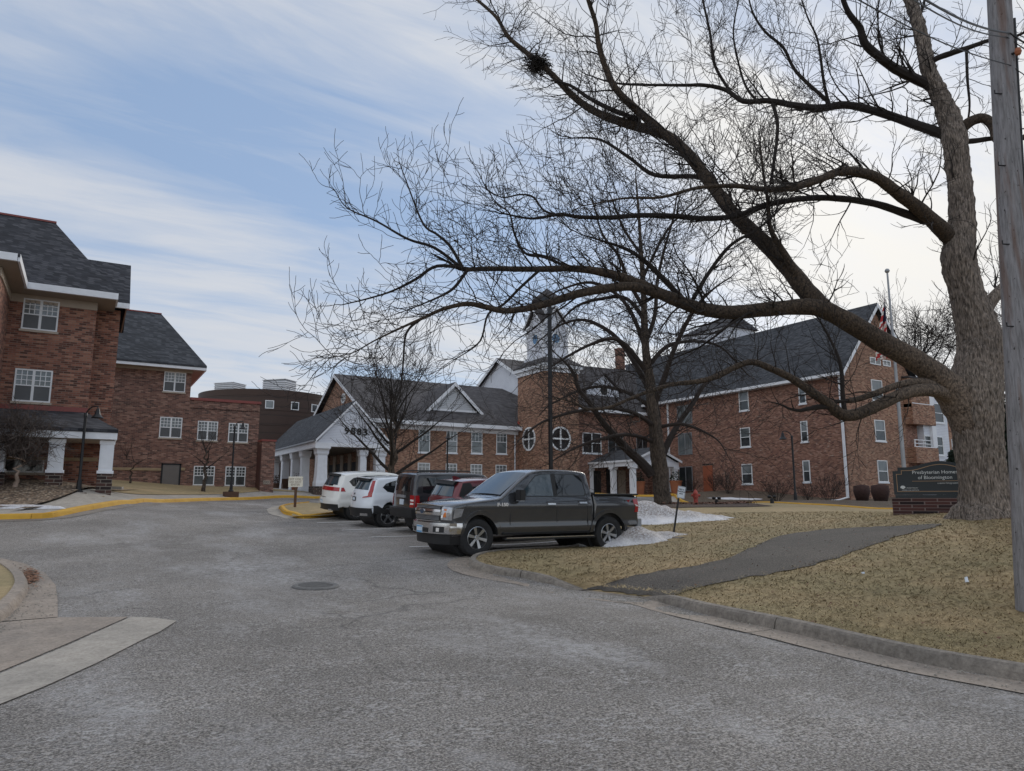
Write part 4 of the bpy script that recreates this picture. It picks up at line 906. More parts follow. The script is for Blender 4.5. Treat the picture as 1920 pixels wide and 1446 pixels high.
# ---- connecting range with the dormer, then its entrance porch
B = thing('brick_building', 'three storey brick range between clock tower and large right building', 'building', (40, 52, 2.))
w = MB(); w.box(35.82, 44.2, 50, 60, 1., 9.2); w.build('wall', 'brick_old_dark', B)
rf = MB(); roofslab(rf, [(35.9, 49.5, 9.35), (43.6, 49.5, 9.35), (48.7, 55.2, 14.5), (37, 55.2, 14.3)]); roofslab(rf, [(35.9, 60.9, 9.35), (48, 60.9, 9.35), (48.7, 55.2, 14.5), (37, 55.2, 14.3)]); rf.build('roof', 'shingle_grey', B)
fa = MB(); fa.box(35.9, 43.6, 49.38, 49.5, 9.1, 9.36); fa.box(35.9, 43.6, 49.51, 50.02, 9.08, 9.13); fa.build('fascia', 'white_trim', B)
s2 = (14.4-9.35)/5.7; r_ = ray(1130, 742); Yd = (9.35-s2*49.5-1.6)/(r_[2]/r_[1]-s2); dA, dL, dR = onY(1132, 700, Yd), onY(1097, 742, Yd), onY(1163, 747, Yd); zb = dL[2]
dm = MB(); dm.poly_prism([(dL[0]+.2, Yd, zb), (dR[0]-.2, Yd, zb), (dR[0]-.2, Yd, zb+.7), (dA[0], Yd, dA[2]-.2), (dL[0]+.2, Yd, zb+.7)], (0, 2.4, 0)); do = dm.build('dormer', 'white_siding', B)
r2 = MB(); roofslab(r2, [(dL[0]-.1, Yd-.25, zb+.6), (dA[0], Yd-.25, dA[2]), (dA[0], Yd+3.5, dA[2]), (dL[0]-.1, Yd+1.2, zb+.6)], .1); roofslab(r2, [(dR[0]+.1, Yd-.25, zb+.6), (dA[0], Yd-.25, dA[2]), (dA[0], Yd+3.5, dA[2]), (dR[0]+.1, Yd+1.2, zb+.6)], .1); r2.build('dormer_roof', 'shingle_grey', do)
ellipse_win(do, 'y', Yd, dA[0]-.05, zb+.62, .52, .52, .08, False, 'pane_dark')
ch = onY(1163, 672, 56); cm = MB(); cm.box(ch[0]-.35, ch[0]+.35, 55.7, 56.4, 12, onY(1163, 657, 56)[2]); cm.box(ch[0]-.42, ch[0]+.42, 55.63, 56.47, onY(1163, 657, 56)[2]+.002, onY(1163, 655, 56)[2]+.06); cm.build('chimney', 'brick_old_dark', B)
for q_ in [(1092, 1127, 812, 850)]: win(B, 'y', 50, *rY(50, *q_), 'cross', 'pane_dark')
for q_ in [(1193, 1216, 818, 850), (1140, 1168, 814, 850)]: win(B, 'y', 50, *rY(50, *q_), 'slider', 'pane_dark', sill=None, fr='grey_metal')
dw = MB(); dw.box(37.7, 38.6, 49.95, 50.01, 1.5, 4.0); dw.box(39.2, 40.4, 49.95, 50.01, 1.5, 4.2); dw.build('doorway', 'dark_opening', B)
dn_ = MB(); dn_.box(40.5, 41.3, 49.9, 50.0, 1.5, 4.1); dn_.build('door', 'beige_trim', B)
B = thing('entrance_porch', 'white columned entrance porch with grey gable roof behind the middle tree', 'porch', (39.9, 47, 1.9))
PX0, PX1, PY0 = 37.5, 42.31, 44.33; PA = (PX0+PX1)/2
rf = MB(); roofslab(rf, [(PX0-.2, PY0-.25, 4.72), (PA, PY0-.25, 5.8), (PA, 50, 5.8), (PX0-.2, 50, 4.72)], .1); roofslab(rf, [(PX1+.2, PY0-.25, 4.72), (PA, PY0-.25, 5.8), (PA, 50, 5.8), (PX1+.2, 50, 4.72)], .1); rf.build('roof', 'shingle_blue', B)
bm_ = MB(); bm_.box(PX0-.1, PX0+.25, PY0, 50, 4.22, 4.6); bm_.box(PX1-.25, PX1+.1, PY0, 50, 4.22, 4.6); bm_.box(PX0+.25, PX1-.25, PY0, PY0+.3, 4.22, 4.58); bm_.box(PX0-.28, PX0-.1, PY0-.2, 50, 4.55, 4.70); bm_.build('beam', 'white_trim', B)
g_ = MB(); g_.poly_prism([(PX0+.05, PY0+.05, 4.58), (PX1-.05, PY0+.05, 4.58), (PA, PY0+.05, 5.62)], (0, .15, 0)); g_.build('gable', 'white_siding', B)
rk = MB(); rake(rk, (PX0-.2, PY0-.3, 4.72), (PA, PY0-.3, 5.8), (0, -.05, 0), .2); rake(rk, (PX1+.2, PY0-.3, 4.72), (PA, PY0-.3, 5.8), (0, -.05, 0), .2); rk.build('rake', 'white_trim', B)
for x, y in ((PX0+.1, onX(1107, 885, 37.6)[1]), (PX0+.1, onX(1150, 885, 37.6)[1]), (PX0+.1, PY0+.2), (PX1-.2, PY0+.2)):
    c = MB(); c.box(x-.19, x+.19, y-.19, y+.19, 1.6, 4.22); c.box(x-.27, x+.27, y-.27, y+.27, 4.02, 4.2); c.box(x-.25, x+.25, y-.25, y+.25, 1.6, 2.0); c.build('column', 'white_trim', B)
cl_ = MB(); cl_.box(PX0+.26, PX1-.26, PY0+.31, 49.9, 4.45, 4.5); cl_.build('ceiling', 'white_trim', B)
lm = MB(); v = onX(1111, 880, 38.3); lm.lathe([(0.01, -.06), (.14, -.05), (.16, 0), (.14, .04)], (v[0], v[1], 4.38), 12); lm.build('ceiling_lamp', 'lamp_glow', B)

# ---- large three-storey building on the right
XR, YR = 44., 30.
B = thing('brick_building', 'large three storey brick building at right with dark blue roof and white gutters', 'building', (49, 36, 1.5))
apx = onY(1643, 568, YR-.3); RXx, RZ = apx[0], apx[2]; half = RXx-XR
w = MB(); w.box(XR, XR+2*half, YR, 50.5, .2, 10.0); w.build('wall', 'brick_old_dark', B)
gw = MB(); gw.poly_prism([(XR+.03, YR-.03, .2), (51.0, YR-.03, .2), (51.0, YR-.03, 10.0), (XR+2*half-.03, YR-.03, 10.), (RXx, YR-.03, RZ-.35), (XR+.03, YR-.03, 10.)], (0, .028, 0)); gw.poly_prism([(XR, YR, 10.), (RXx, YR, RZ-.3), (XR+2*half, YR, 10.)], (0, .4, 0)); gw.build('gable_wall', 'brick_old', B)
rf = MB(); ez = 10.12; roofslab(rf, [(XR-.45, YR-.35, ez), (XR-.45, 50.2, ez), (RXx, 58, RZ), (RXx, YR-.35, RZ)]); roofslab(rf, [(RXx, YR-.35, RZ), (RXx, 58, RZ), (XR+2*half+.45, 58, ez), (XR+2*half+.45, YR-.35, ez)]); rf.build('roof', 'shingle_blue', B)
gt = MB(); gt.box(XR-.58, XR-.46, YR-.35, 50, ez-.18, ez+.02); gt.box(XR-.45, XR-.01, YR-.3, 50, ez-.2, ez-.15); gt.build('gutter', 'white_trim', B)
rk = MB(); rake(rk, (XR-.45, YR-.42, ez), (RXx, YR-.42, RZ), (0, -.06, 0), .36); rake(rk, (XR+2*half+.45, YR-.42, ez), (RXx, YR-.42, RZ), (0, -.06, 0), .36); rk.build('rake', 'white_trim', B)
dsx = MB(); dsx.box(XR-.14, XR-.02, YR+.05, YR+.2, h(XR, YR)+.25, ez-.2); dsx.tube([(XR-.08, YR+.12, h(XR, YR)+.3), (XR-.7, YR+.4, h(XR, YR)+.12), (XR-1.2, YR+.6, h(XR, YR)+.08)], .06, 6); v = onX(1254, 800, XR)[1]; dsx.build('downspout', 'white_trim', B); dsx = MB(); dsx.box(XR-.12, XR-.02, v-.07, v+.07, 2.2, ez-.2); dsx.build('downspout', 'white_trim', B)
for q_ in [(1386, 1404, 733.5, 770), (1388.7, 1407, 802, 838), (1391.5, 1411, 870, 907.5), (1502, 1515, 789.5, 828.5), (1506, 1519.5, 863.5, 904), (1498, 1511, 722, 757)]: win(B, 'x', XR, *rX(XR, *q_), 'plain', lower='pane_dark')
for q_, p_ in [((1270, 1298, 760, 796), 'pane_blind'), ((1272, 1298, 812, 853), 'pane_blind'), ((1274, 1299, 875, 921), 'pane_dark')]: win(B, 'x', XR, *rX(XR, *q_), 'slider', p_, fr='grey_metal', sill=None)
v = rX(XR, 1319.5, 1337, 873, 925); d = MB(); d.box(XR-.05, XR-.001, v[0], v[1], v[2]-.3, v[3]); d.build('door', 'orange_door', B)
ln = MB(); ln.box(XR-.03, XR-.001, v[0]-.1, v[1]+.1, v[3]+.002, v[3]+.15); ln.build('lintel', 'brick_dark', B)
for q_ in [(1640, 1659, 788, 827), (1645.5, 1664, 863.5, 904), (1634, 1654, 713, 752)]:
    win(B, 'y', YR-.03, *rY(YR-.03, *q_), 'plain', lower='pane_dark')
for q_ in [(1631, 1650, 671, 684), (1655, 1669, 676, 687)]: win(B, 'y', YR-.03, *rY(YR-.03, *q_), 'slider', sill=None)
# stacked balconies and the white bay beyond the gable
bx = MB(); bx.box(51.0, 53.9, 31.6, 31.9, .2, 9.9); bx.box(53.7, 54.0, YR, 31.6, .2, 9.9); bx.box(51.02, 53.95, 29.4, 31.55, 8.2, 10.3); bx.build('balcony_wall', 'brick_old', B)
for (yt, yb) in ((757, 795), (838, 868)):
    z0_, z1_ = onY(1715, yb, 29.4)[2], onY(1715, yt, 29.4)[2]; q_ = MB(); q_.box(51.02, 53.9, 29.35, 31.58, z0_, z1_); bp = q_.build('balcony', 'brick_old', B)
    r3 = MB(); r3.box(51.1, 53.3, 29.45, 29.5, z1_+.5, z1_+.56); r3.box(51.1, 53.3, 29.45, 29.5, z1_+.25, z1_+.3); r3.box(51.1, 53.8, 29.38, 29.5, z1_+.001, z1_+.06)
    for k in range(3): r3.box(51.15+k*1.05, 51.21+k*1.05, 29.44, 29.52, z1_+.06, z1_+.56)
    r3.build('railing', 'white_trim', bp); p3 = MB(); p3.box(53.4, 53.95, 29.38, 29.7, z1_+.06, z1_+1.62); p3.build('post', 'white_trim', bp)
bay = MB(); b0, b1 = onY(1733, 820, 29.6)[0], onY(1779, 820, 29.6)[0]; bay.box(b0, b1, 29.6, 33, .2, 9.4); bo = bay.build('bay', 'white_siding', B)
for (yt, yb) in ((756, 792), (818, 853)): win(bo, 'y', 29.6, *rY(29.6, 1734, 1768, yt, yb), 'cross', 'pane_dark', sill='white_trim')
rb_ = MB(); rb_.box(b1, 64, 30.2, 36, .2, 9.2); rb_.build('end_wall', 'brick_old', B)
win(B, 'y', 30.2, *rY(30.2, 1784, 1800, 824, 846), 'plain', 'pane_dark')
fr2 = MB(); roofslab(fr2, [(51, 29.35, 10.45), (54, 29.35, 10.45), (54, 37, 11.2), (51, 37, 11.2)], .12); roofslab(fr2, [(54.02, 29.5, 9.55), (64.1, 30.1, 9.35), (64.1, 37, 10.4), (54.02, 37, 10.4)], .12); fr2.build('end_roof', 'shingle_grey', B)
# white dormer block behind the ridge
XD = 52.; v0, v1 = onX(1283, 650, XD), onX(1363, 640, XD); q_ = MB(); q_.box(XD, XD+4, v1[1], v0[1], 14, onX(1285, 632, XD)[2]); qd = q_.build('roof_house', 'white_siding', B)
zt_ = onX(1285, 632, XD)[2]; zr_ = onX(1325, 606, XD+1.8)[2]; rr = MB(); ya, yb_ = v1[1]-.3, v0[1]+.3
rr.v += [(XD-.3, ya, zt_), (XD-.3, yb_, zt_), (XD+4.3, yb_, zt_), (XD+4.3, ya, zt_), (XD+2, ya+.6, zr_), (XD+2, yb_-1.6, zr_)]; rr.f += [(0, 1, 5, 4), (1, 2, 5), (2, 3, 4, 5), (3, 0, 4), (3, 2, 1, 0)]; rr.build('roof_house_roof', 'shingle_black', qd)
# ------------------------------------------------------------------ lamps, signs, poles
def lamp(px, pyb, d, pytop, arm, label, group='black gooseneck lamp posts along the drives', base=None, zb=None, ay=0.):
    p = at(px, pyb, d); z0 = zb if zb is not None else p[2]; zt = at(px, pytop, d)[2]; H_ = zt-z0
    t = thing('street_lamp', label, 'lamp', (float(p[0]), float(p[1]), float(z0)), group)
    rx, ry = RT[0]*arm[0]+fw[0]*arm[1], RT[1]*arm[0]+fw[1]*arm[1]; k = H_/3.4
    mb = MB(); mb.lathe([(.0, 0), (.16, 0), (.16, .06), (.10, .12), (.085, .45), (.055, .55), (.05, H_-.35), (.065, H_-.34), (.065, H_-.2), (.05, H_-.18)], (0, 0, 0), 12); mb.build('pole', 'black_metal', t, local=True, smooth=True, angle=40)
    pts = [(rx*u, ry*u, H_-.3+v) for u, v in ((0, 0), (.02, .1), (.12, .27), (.28, .36), (.44, .37), (.50, .34))]
    mb = MB(); mb.tube(smoothline(pts, 4), .026, 6); mb.tube([(rx*.5, ry*.5, H_+.09), (rx*.5, ry*.5, H_-.04)], .02, 6); mb.build('arm', 'black_metal', t, local=True)
    mb = MB(); mb.lathe([(.03, 0.02), (.06, .0), (.075, -.07), (.10, -.2), (.16, -.31), (.23, -.36), (.22, -.37), (.09, -.2), (.0, -.18)], (rx*.5, ry*.5, H_-.02), 16); mb.build('lamp_shade', 'black_metal', t, local=True, smooth=True, angle=50)
    if base: mb = MB(); mb.box(-base[0], base[0], -base[0], base[0], -base[1]-.3, 0); mb.build('footing', 'wood_brown', t, local=True)
    return t
lamp(147, 924, 28.5, 766, (1, -.1), 'black gooseneck lamp post nearest the tall left building, between two low stones', base=(.28, .25))
lamp(433, 922, 44, 793, (1, 0), 'black gooseneck lamp post in front of the brick wing', base=(.4, .3))
lamp(1492, 941, 40, 811, (-1, 0), 'black gooseneck lamp post in front of the large right building')
lamp(838, 905, 47, 812, (.15, -.6), 'black lamp post behind the parked cars, against the two storey building', zb=1.5)
p = at(1033, 905, 31); zt = at(1037, 566, 31)[2]; z0 = h(p[0], p[1])
t = thing('light_pole', 'tall square dark steel light pole rising behind the pickup', 'light pole', (float(p[0]), float(p[1]), z0))
mb = MB(); mb.box(-.068, .068, -.068, .068, 0, zt-z0); mb.build('pole', 'grey_pole' if 'grey_pole' in MATS else 'black_metal', t, local=True)
mb = MB(); mb.box(-.2, .2, -.2, .2, -.2, .05); mb.build('footing', 'concrete', t, local=True)
mb = MB(); mb.box(-.35, .35, -.2, .2, zt-z0+.001, zt-z0+.14); mb.build('lamp_head', 'black_metal', t, local=True)
# edging stones by the left lamp
for (x0, x1, y0), lb in (((80, 146, 934), 'long tan edging stone left of the first lamp post'), ((160, 196, 933), 'short tan edging stone right of the first lamp post')):
    a, b_ = at(x0, y0, 28.3), at(x1, y0-1, 28.6); mb = MB(); dv = (b_-a)/np.linalg.norm(b_-a); nv = np.array([-dv[1], dv[0], 0])*.3
    za = (a[2]+b_[2])/2
    mb.poly_prism([(a[0], a[1], za-.14), (b_[0], b_[1], za-.14), (b_[0], b_[1], za+.05), (a[0], a[1], za+.05)], tuple(nv)); standalone(mb, 'edging_stone', 'tan_stone', lb, 'stone', 'edging stones by the lamp post')
a, b_ = at(204, 917, 31), at(228, 918, 31); mb = MB(); mb.poly_prism([a, b_, b_+[0, 0, .12], a+[0, 0, .12]], (.1, .5, 0)); standalone(mb, 'splash_block', 'concrete', 'pale concrete splash block at the foot of the tall left building', 'splash block')
# cream sign on the parking island
def panel_frame(c, yaw):
    x = RT*math.cos(yaw)+fw*math.sin(yaw); n_ = np.array([x[1], -x[0], 0.]); return x, n_      # n_ points to the camera side
p = at(553, 950, 30); g = h(p[0], p[1])+LAWN; x_, n_ = panel_frame(p, 0.)
t = thing('traffic_sign', 'cream sign on a brown post reading EXIT ONLY DO NOT ENTER on the parking island', 'sign', (float(p[0]), float(p[1]), g))
zc = at(553, 903.5, 30)[2]-g; hw, hh = .30, .215
mb = MB(); mb.box(-.045, .045, -.045, .045, -.3, zc+.05); mb.build('post', 'wood_brown', t, local=True)
def pv(u, z, o): return tuple(x_*u+n_*o+np.array([0, 0, z]))
mb = MB(); mb.poly_prism([pv(-hw, zc-hh, .05), pv(hw, zc-hh, .05), pv(hw, zc+hh, .05), pv(-hw, zc+hh, .05)], tuple(n_*.02)); pn = mb.build('panel', 'sign_cream', t, local=True)
for k, s_ in enumerate(('EXIT ONLY', 'DO NOT', 'ENTER')): textmesh(s_, .125, pv(0, zc+.105-k*.115, .073), x_, (0, 0, 1), 'lettering', 'letter_tan', pn, local=True, depth=.002, bold=.002)
mb = MB(); mb.lathe([(0, .075), (.012, .073)], (0, 0, 0), 8)
# leaning white parking sign on a black post
p = at(1263, 1003, 19); g = h(p[0], p[1])+LAWN
t = thing('parking_sign', 'small white notice on a leaning black post between the snow heaps', 'sign', (float(p[0]), float(p[1]), g-.05))
lx = .17; zc = 1.16; x_, n_ = panel_frame(p, rad(18))
mb = MB(); tp = RT*.165; mb.tube([(-RT*.01)*1, tp*1+np.array([0, 0, .98])], .035, 4); mb.build('post', 'black_metal', t, local=True)
upv = np.array([*(RT[:2]*.16), 1.]); upv /= np.linalg.norm(upv); xv = x_-upv*(x_@upv); xv /= np.linalg.norm(xv); nv = np.cross(xv, upv); cen = RT*.225+np.array([0, 0, 1.13])
def pv(u, v, o): return tuple(cen+xv*u+upv*v+nv*o)
def rrect(w, hgt, r, n=5): 
    return [(sx*(w-r)+r*math.cos(a0+math.pi/2*k/n), sy*(hgt-r)+r*math.sin(a0+math.pi/2*k/n)) for sx, sy, a0 in ((1, 1, 0), (-1, 1, math.pi/2), (-1, -1, math.pi), (1, -1, 1.5*math.pi)) for k in range(n+1)]
mb = MB(); mb.poly_prism([pv(u, v, .03) for u, v in rrect(.115, .155, .02)], tuple(nv*.006)); pn = mb.build('panel', 'sign_white', t, local=True)
for s_, v, sz in (('VISIT A', .07, .052), ('PARKING', .015, .052), ('AREAS', -.04, .04)): textmesh(s_, sz, pv(-.005, v, .038), xv, upv, 'lettering', 'letter_navy', pn, local=True, depth=.001, bold=.001)
mb = MB(); o_, i_ = rrect(.107, .147, .018), rrect(.100, .140, .016)
for k in range(len(o_)): mb.quad(pv(*o_[k], .0375), pv(*o_[(k+1) % len(o_)], .0375), pv(*i_[(k+1) % len(o_)], .0375), pv(*i_[k], .0375))
mb.build('border', 'letter_navy', pn, local=True)
# monument sign
c_ = at(1760, 967, 20.); x_, n_ = panel_frame(c_, rad(-33)); g = c_[2]-.02
t = thing('monument_sign', 'dark green entrance sign with arched top and gold line on a brick base', 'sign', (float(c_[0]), float(c_[1]), g))
def pv(u, z, o=0.): return tuple(x_*u+n_*o+np.array([0, 0, z]))
mb = MB(); mb.poly_prism([pv(-1.09, -.8, .22), pv(1.5, -.8, .22), pv(1.5, .50, .22), pv(-1.09, .50, .22)], tuple(-n_*.44)); mb.build('brick_base', 'brick_sign', t, local=True)
mb = MB(); mb.poly_prism([pv(-1.0, .50, .2), pv(1.38, .50, .2), pv(1.38, .585, .2), pv(-1.0, .585, .2)], tuple(-n_*.52)); mb.build('base_cap', 'sign_dark', t, local=True)
def outline(i):
    L_ = []; w = 1.17-i; uc = .14; zb, zs, zk = .59+i, 1.255-i, 1.355-i
    L_ += [(-w, zb), (w, zb), (w, zs), (w-.13, zs), (w-.13, zk)]
    m_ = w-.13
    for k in range(1, 24):
        u = m_-2*m_*k/24; L_.append((u, zk+.155*(.5+.5*math.cos(math.pi*max(-1, min(1, u/(m_*.82)))))))
    return [(a+uc, b_) for a, b_ in L_+[(-(w-.13), zk), (-(w-.13), zs), (-w, zs)]]
mb = MB(); mb.poly_prism([pv(u, z, .13) for u, z in outline(0)], tuple(-n_*.26)); pn = mb.build('panel', 'sign_dark', t, local=True)
mb = MB(); o_, i_ = outline(.085), outline(.10)
for k in range(len(o_)): mb.quad(pv(*o_[k], .134), pv(*o_[(k+1) % len(o_)], .134), pv(*i_[(k+1) % len(o_)], .134), pv(*i_[k], .134))
mb.build('border', 'sign_gold', pn, local=True)
mb = MB(); mb.quad(pv(-.56, .958, .134), pv(.62, .958, .134), pv(.62, .970, .134), pv(-.56, .970, .134)); mb.build('rule', 'sign_gold', pn, local=True)
for s_, u, z, sz in (('Presbyterian Homes', 0, 1.205, .132), ('of Bloomington', 0, 1.06, .132), ('a senior living community', .36, .905, .060), ('9883', .93, .775, .115)): textmesh(s_, sz, pv(u, z, .136), x_, (0, 0, 1), 'lettering', 'sign_letter', pn, local=True, depth=.002, bold=.0)
for s_, z in (('PRESBYTERIAN', .775), ('HOMES AND SERVICES', .715)): textmesh(s_, .042, pv(-.57 if z > .75 else -.62, z, .136), x_, (0, 0, 1), 'lettering', 'sign_letter', pn, local=True, depth=.001)
for u0, nme in ((-.80, 'tree_emblem'), (.66, 'house_emblem')):
    mb = MB()
    if u0 < 0:
        pts = [(u0+.06*math.cos(a), .80+.045*math.sin(a)) for a in np.linspace(0, math.pi, 9)]; pts += [(u0-.06, .775), (u0-.03, .77), (u0-.02, .75), (u0+.02, .75), (u0+.03, .77), (u0+.06, .775)]
    else: pts = [(u0+.055, .725), (u0+.055, .785), (u0+.075, .785), (u0, .83), (u0-.075, .785), (u0-.055, .785), (u0-.055, .725)]
    mb.poly_prism([pv(a, b_, .136) for a, b_ in pts], tuple(-n_*.003)); mb.build(nme, 'sign_letter', pn, local=True)
# fire hydrant
p = at(1305, 948, 36); g = h(p[0], p[1])+LAWN+.02
t = thing('fire_hydrant', 'red fire hydrant standing on the planting bed right of the middle tree', 'hydrant', (float(p[0]), float(p[1]), g))
k = .82
mb = MB(); mb.lathe([(r*k, z*k) for r, z in ((.0, 0), (.17, 0), (.17, .05), (.125, .06), (.125, .38), (.17, .40), (.17, .45), (.14, .47), (.14, .62), (.15, .64))], (0, 0, 0), 20); mb.build('barrel', 'hydrant_red', t, local=True, smooth=True, angle=35)
mb = MB(); mb.lathe([(r*k, z*k) for r, z in ((.17, .64), (.17, .67), (.145, .68), (.13, .76), (.09, .83), (.05, .86), (.04, .92), (0, .92))], (0, 0, 0), 20); mb.build('bonnet', 'hydrant_red', t, local=True, smooth=True, angle=35)
for d_ in (-1, 1): mb = MB(); mb.tube([tuple(RT*.1*k*d_+np.array([0, 0, .55*k])), tuple(RT*.22*k*d_+np.array([0, 0, .55*k])), tuple(RT*.225*k*d_+np.array([0, 0, .55*k])), tuple(RT*.26*k*d_+np.array([0, 0, .55*k]))], [.07*k, .07*k, .085*k, .085*k], 10); mb.build('nozzle', 'hydrant_red', t, local=True)
mb = MB(); mb.tube([tuple(-fw*.1*k+np.array([0, 0, .52*k])), tuple(-fw*.23*k+np.array([0, 0, .52*k]))], [.09*k, .1*k], 10); mb.build('pumper_cap', 'hydrant_red', t, local=True)
# flagpole and flag
p = at(1699, 925, 28); g = h(p[0], p[1]); zt = at(1664, 512, 28)[2]
t = thing('flagpole', 'tall tapered white flagpole behind the monument sign', 'flagpole', (float(p[0]), float(p[1]), g))
mb = MB(); mb.tube([(0, 0, -.3), (0, 0, zt-g)], [.09, .035], 14); mb.build('pole', 'grey_metal', t, local=True, smooth=True, angle=50)
mb = MB(); mb.lathe([(.001, -.1), (.07, -.07), (.1, 0), (.07, .07), (.001, .1)], (0, 0, zt-g+.09), 14); mb.build('finial', 'grey_metal', t, local=True, smooth=True)
zf, fh, n1_, n2_ = at(1665, 548, 28)[2], 2.7, 28, 30
vs, fR, fW_, fB = [], [], [], []
fx, fy = p[0], p[1]; V_ = []
for j in range(n2_+1):
    v = j/n2_; row = []
    for i in range(n1_+1):
        u = i/n1_; wid = .12+.56*min(1, v*1.25)*u; fold = .085*math.sin(u*13+v*2.0)*(.3+v)
        q_ = -RT*(.06+wid*.95)+fw*fold; z = zf-v*fh*(1-.16*u)-u*.55*(.4+v*.6)
        row.append((fx+q_[0], fy+q_[1], z))
    V_.append(row)
t2 = thing('flag', 'limp national flag with red and white stripes hanging on the flagpole', 'flag', (fx, fy, zf-fh))
mbs = {'flag_red': MB(), 'flag_white': MB(), 'flag_blue': MB()}
for j in range(n2_):
    for i in range(n1_):
        u, v = (i+.5)/n1_, (j+.5)/n2_
        c = 'flag_blue' if (v < .50 and u < .62) else ('flag_red' if int(v*13) % 2 == 0 else 'flag_white')
        if v < .42 and c != 'flag_blue' and u < .8: c = 'flag_blue'
        # the hoist hangs, so the stripes run steeply down the fold
        if v >= .42: c = 'flag_red' if int((v*1.0-u*.42+1)*13) % 2 == 0 else 'flag_white'
        mbs[c].quad(V_[j][i], V_[j][i+1], V_[j+1][i+1], V_[j+1][i])
for nme, c in (('red_stripes', 'flag_red'), ('white_stripes', 'flag_white'), ('star_field', 'flag_blue')): mbs[c].build(nme, c, t2)
# utility pole with step bolts, fittings and wires
pb, pt = at(1935, 1146, 9.0), at(1873, -10, 9.0); gb = h(pb[0], pb[1])
t = thing('utility_pole', 'weathered grey wooden utility pole with step bolts at the right edge', 'pole', (float(pb[0]), float(pb[1]), gb))
ax = Vector(pt)-Vector((pb[0], pb[1], gb)); mb = MB(); tp = ax*1.35
pts = [Vector((0, 0, -.3))]+[tp*(k/14) for k in range(15)]
mb.tube(pts, [.178]+[.172-.038*(k/14) for k in range(15)], 28); mb.build('pole', 'pole_wood', t, local=True, smooth=True)
def onpole(py): 
    q_ = ax*((1146-py)/1156.); return q_
for py, s_ in ((497, -1), (347, -1), (205, -1), (648, -1), (275, 1), (420, 1)):
    q_ = onpole(py); x0 = Vector(tuple(RT*s_*.10-fw*.10)); x1 = Vector(tuple(RT*s_*.205-fw*.11)); mb = MB(); mb.tube([q_+x0, q_+x1, q_+x1+Vector((0, 0, .05))], .009, 6); mb.build('step_bolt', 'black_metal', t, local=True)
for py, w_ in ((805, .032), (965, .03)):
    q_ = onpole(py); mb = MB(); f_ = Vector(tuple(-fw*.160)); r_ = Vector(tuple(RT*w_)); n2 = Vector(tuple(-fw*.03)); up_ = Vector((0, 0, w_*1.4))
    mb.poly_prism([q_+f_-r_-up_, q_+f_+r_-up_, q_+f_+r_+up_, q_+f_-r_+up_], tuple(n2)); mb.build('bracket', 'grey_metal', t, local=True)
q_ = onpole(128); mb = MB(); f_ = Vector(tuple(-fw*.19+RT*.08)); mb.lathe([(.001, -.05), (.03, -.04), (.045, 0), (.03, .05), (.001, .06)], tuple(q_+f_), 10); mb.build('insulator', 'terracotta', t, local=True)
mb = MB(); mb.tube([q_+Vector(tuple(-fw*.13+RT*.02)), q_+f_], .015, 6); mb.build('insulator_bracket', 'black_metal', t, local=True)
mb = MB(); zt_ = [ (k, onpole(1146-k*100)) for k in range(12)]; mb.tube([q__+Vector(tuple(RT*.155-fw*.05)) for k, q__ in zt_ if k >= 7], .022, 8); mb.build('conduit', 'black_metal', t, local=True)
P0 = Vector((pb[0], pb[1], gb))
def wire(px1, py1, px0, py0, off, lb, r=.008, d1=5.6):
    a = Vector(at(px1, py1, 8.85)); b_ = Vector(at(px0, py0, d1)); pts = [a+(b_-a)*k/12+Vector((0, 0, -.10*math.sin(math.pi*k/12))) for k in range(13)]
    c = Vector(at(px1+260, py1+175, 9.6)); mb = MB(); mb.tube(pts[::-1]+[c], r, 6); standalone(mb, 'overhead_wire', 'black_plastic', lb, 'wire', None)
wire(1893, 122, 1560, -28, 0, 'thin overhead wire, lowest of those clamped to the utility pole', .007)
wire(1893, 62, 1690, -28, 0, 'thick twisted overhead cable, upper one crossing the utility pole', .012)
wire(1888, 70, 1690, -14, 0, 'overhead cable running just under the thick one at the utility pole', .008)
# planters, chair and pots by the entrances
def planter(px, py, d, w, hgt, label, mat='terracotta', green=True, mesh='evergreen', zb=None):
    p = at(px, py, d); g = h(p[0], p[1])+.08 if zb is None else zb
    t = thing('planter', label, 'planter', (float(p[0]), float(p[1]), g), 'planters by the entrances')
    mb = MB(); mb.lathe([(0, 0), (w*.36, 0), (w*.5, hgt), (w*.54, hgt), (w*.54, hgt+.08), (w*.46, hgt+.08), (w*.42, hgt-.05), (0, hgt-.05)], (0, 0, 0), 16); mb.build('pot', mat, t, local=True)
    mb = MB(); random.seed(int(px))
    for k in range(260 if green else 70):
        a, r, z = random.uniform(0, 6.28), w*.55*math.sqrt(random.random()), hgt+random.uniform(0, .75); r *= 1-(z-hgt)*.5; s_ = random.uniform(.06, .13)
        c = Vector((r*math.cos(a), r*math.sin(a), z)); q_ = [Vector((random.uniform(-1, 1), random.uniform(-1, 1), random.uniform(-.5, 1)))*s_ for _ in range(3)]
        mb.quad(c+q_[0], c+q_[1], c+q_[2])
    mb.build('shrub', mesh, t, local=True)
planter(1199, 925, 58.6, .95, 1.05, 'terracotta planter with dark evergreen left of the middle tree trunk')
planter(1268, 928, 57.5, .95, 1.0, 'terracotta planter with dark evergreen beside the right porch column')
planter(517, 924, 63, 1.1, .75, 'brown planter with dried spiky shrub by the far canopy column', 'wood_brown', True, 'dead_stem')
planter(556, 926, 59, 1.0, .85, 'reddish planter beside the canopy columns behind the cream sign', 'terracotta', False, 'dead_stem')
p = at(536, 925, 61); g = h(p[0], p[1])+.1; t = thing('armchair', 'brown wicker armchair standing between the canopy columns', 'chair', (float(p[0]), float(p[1]), g))
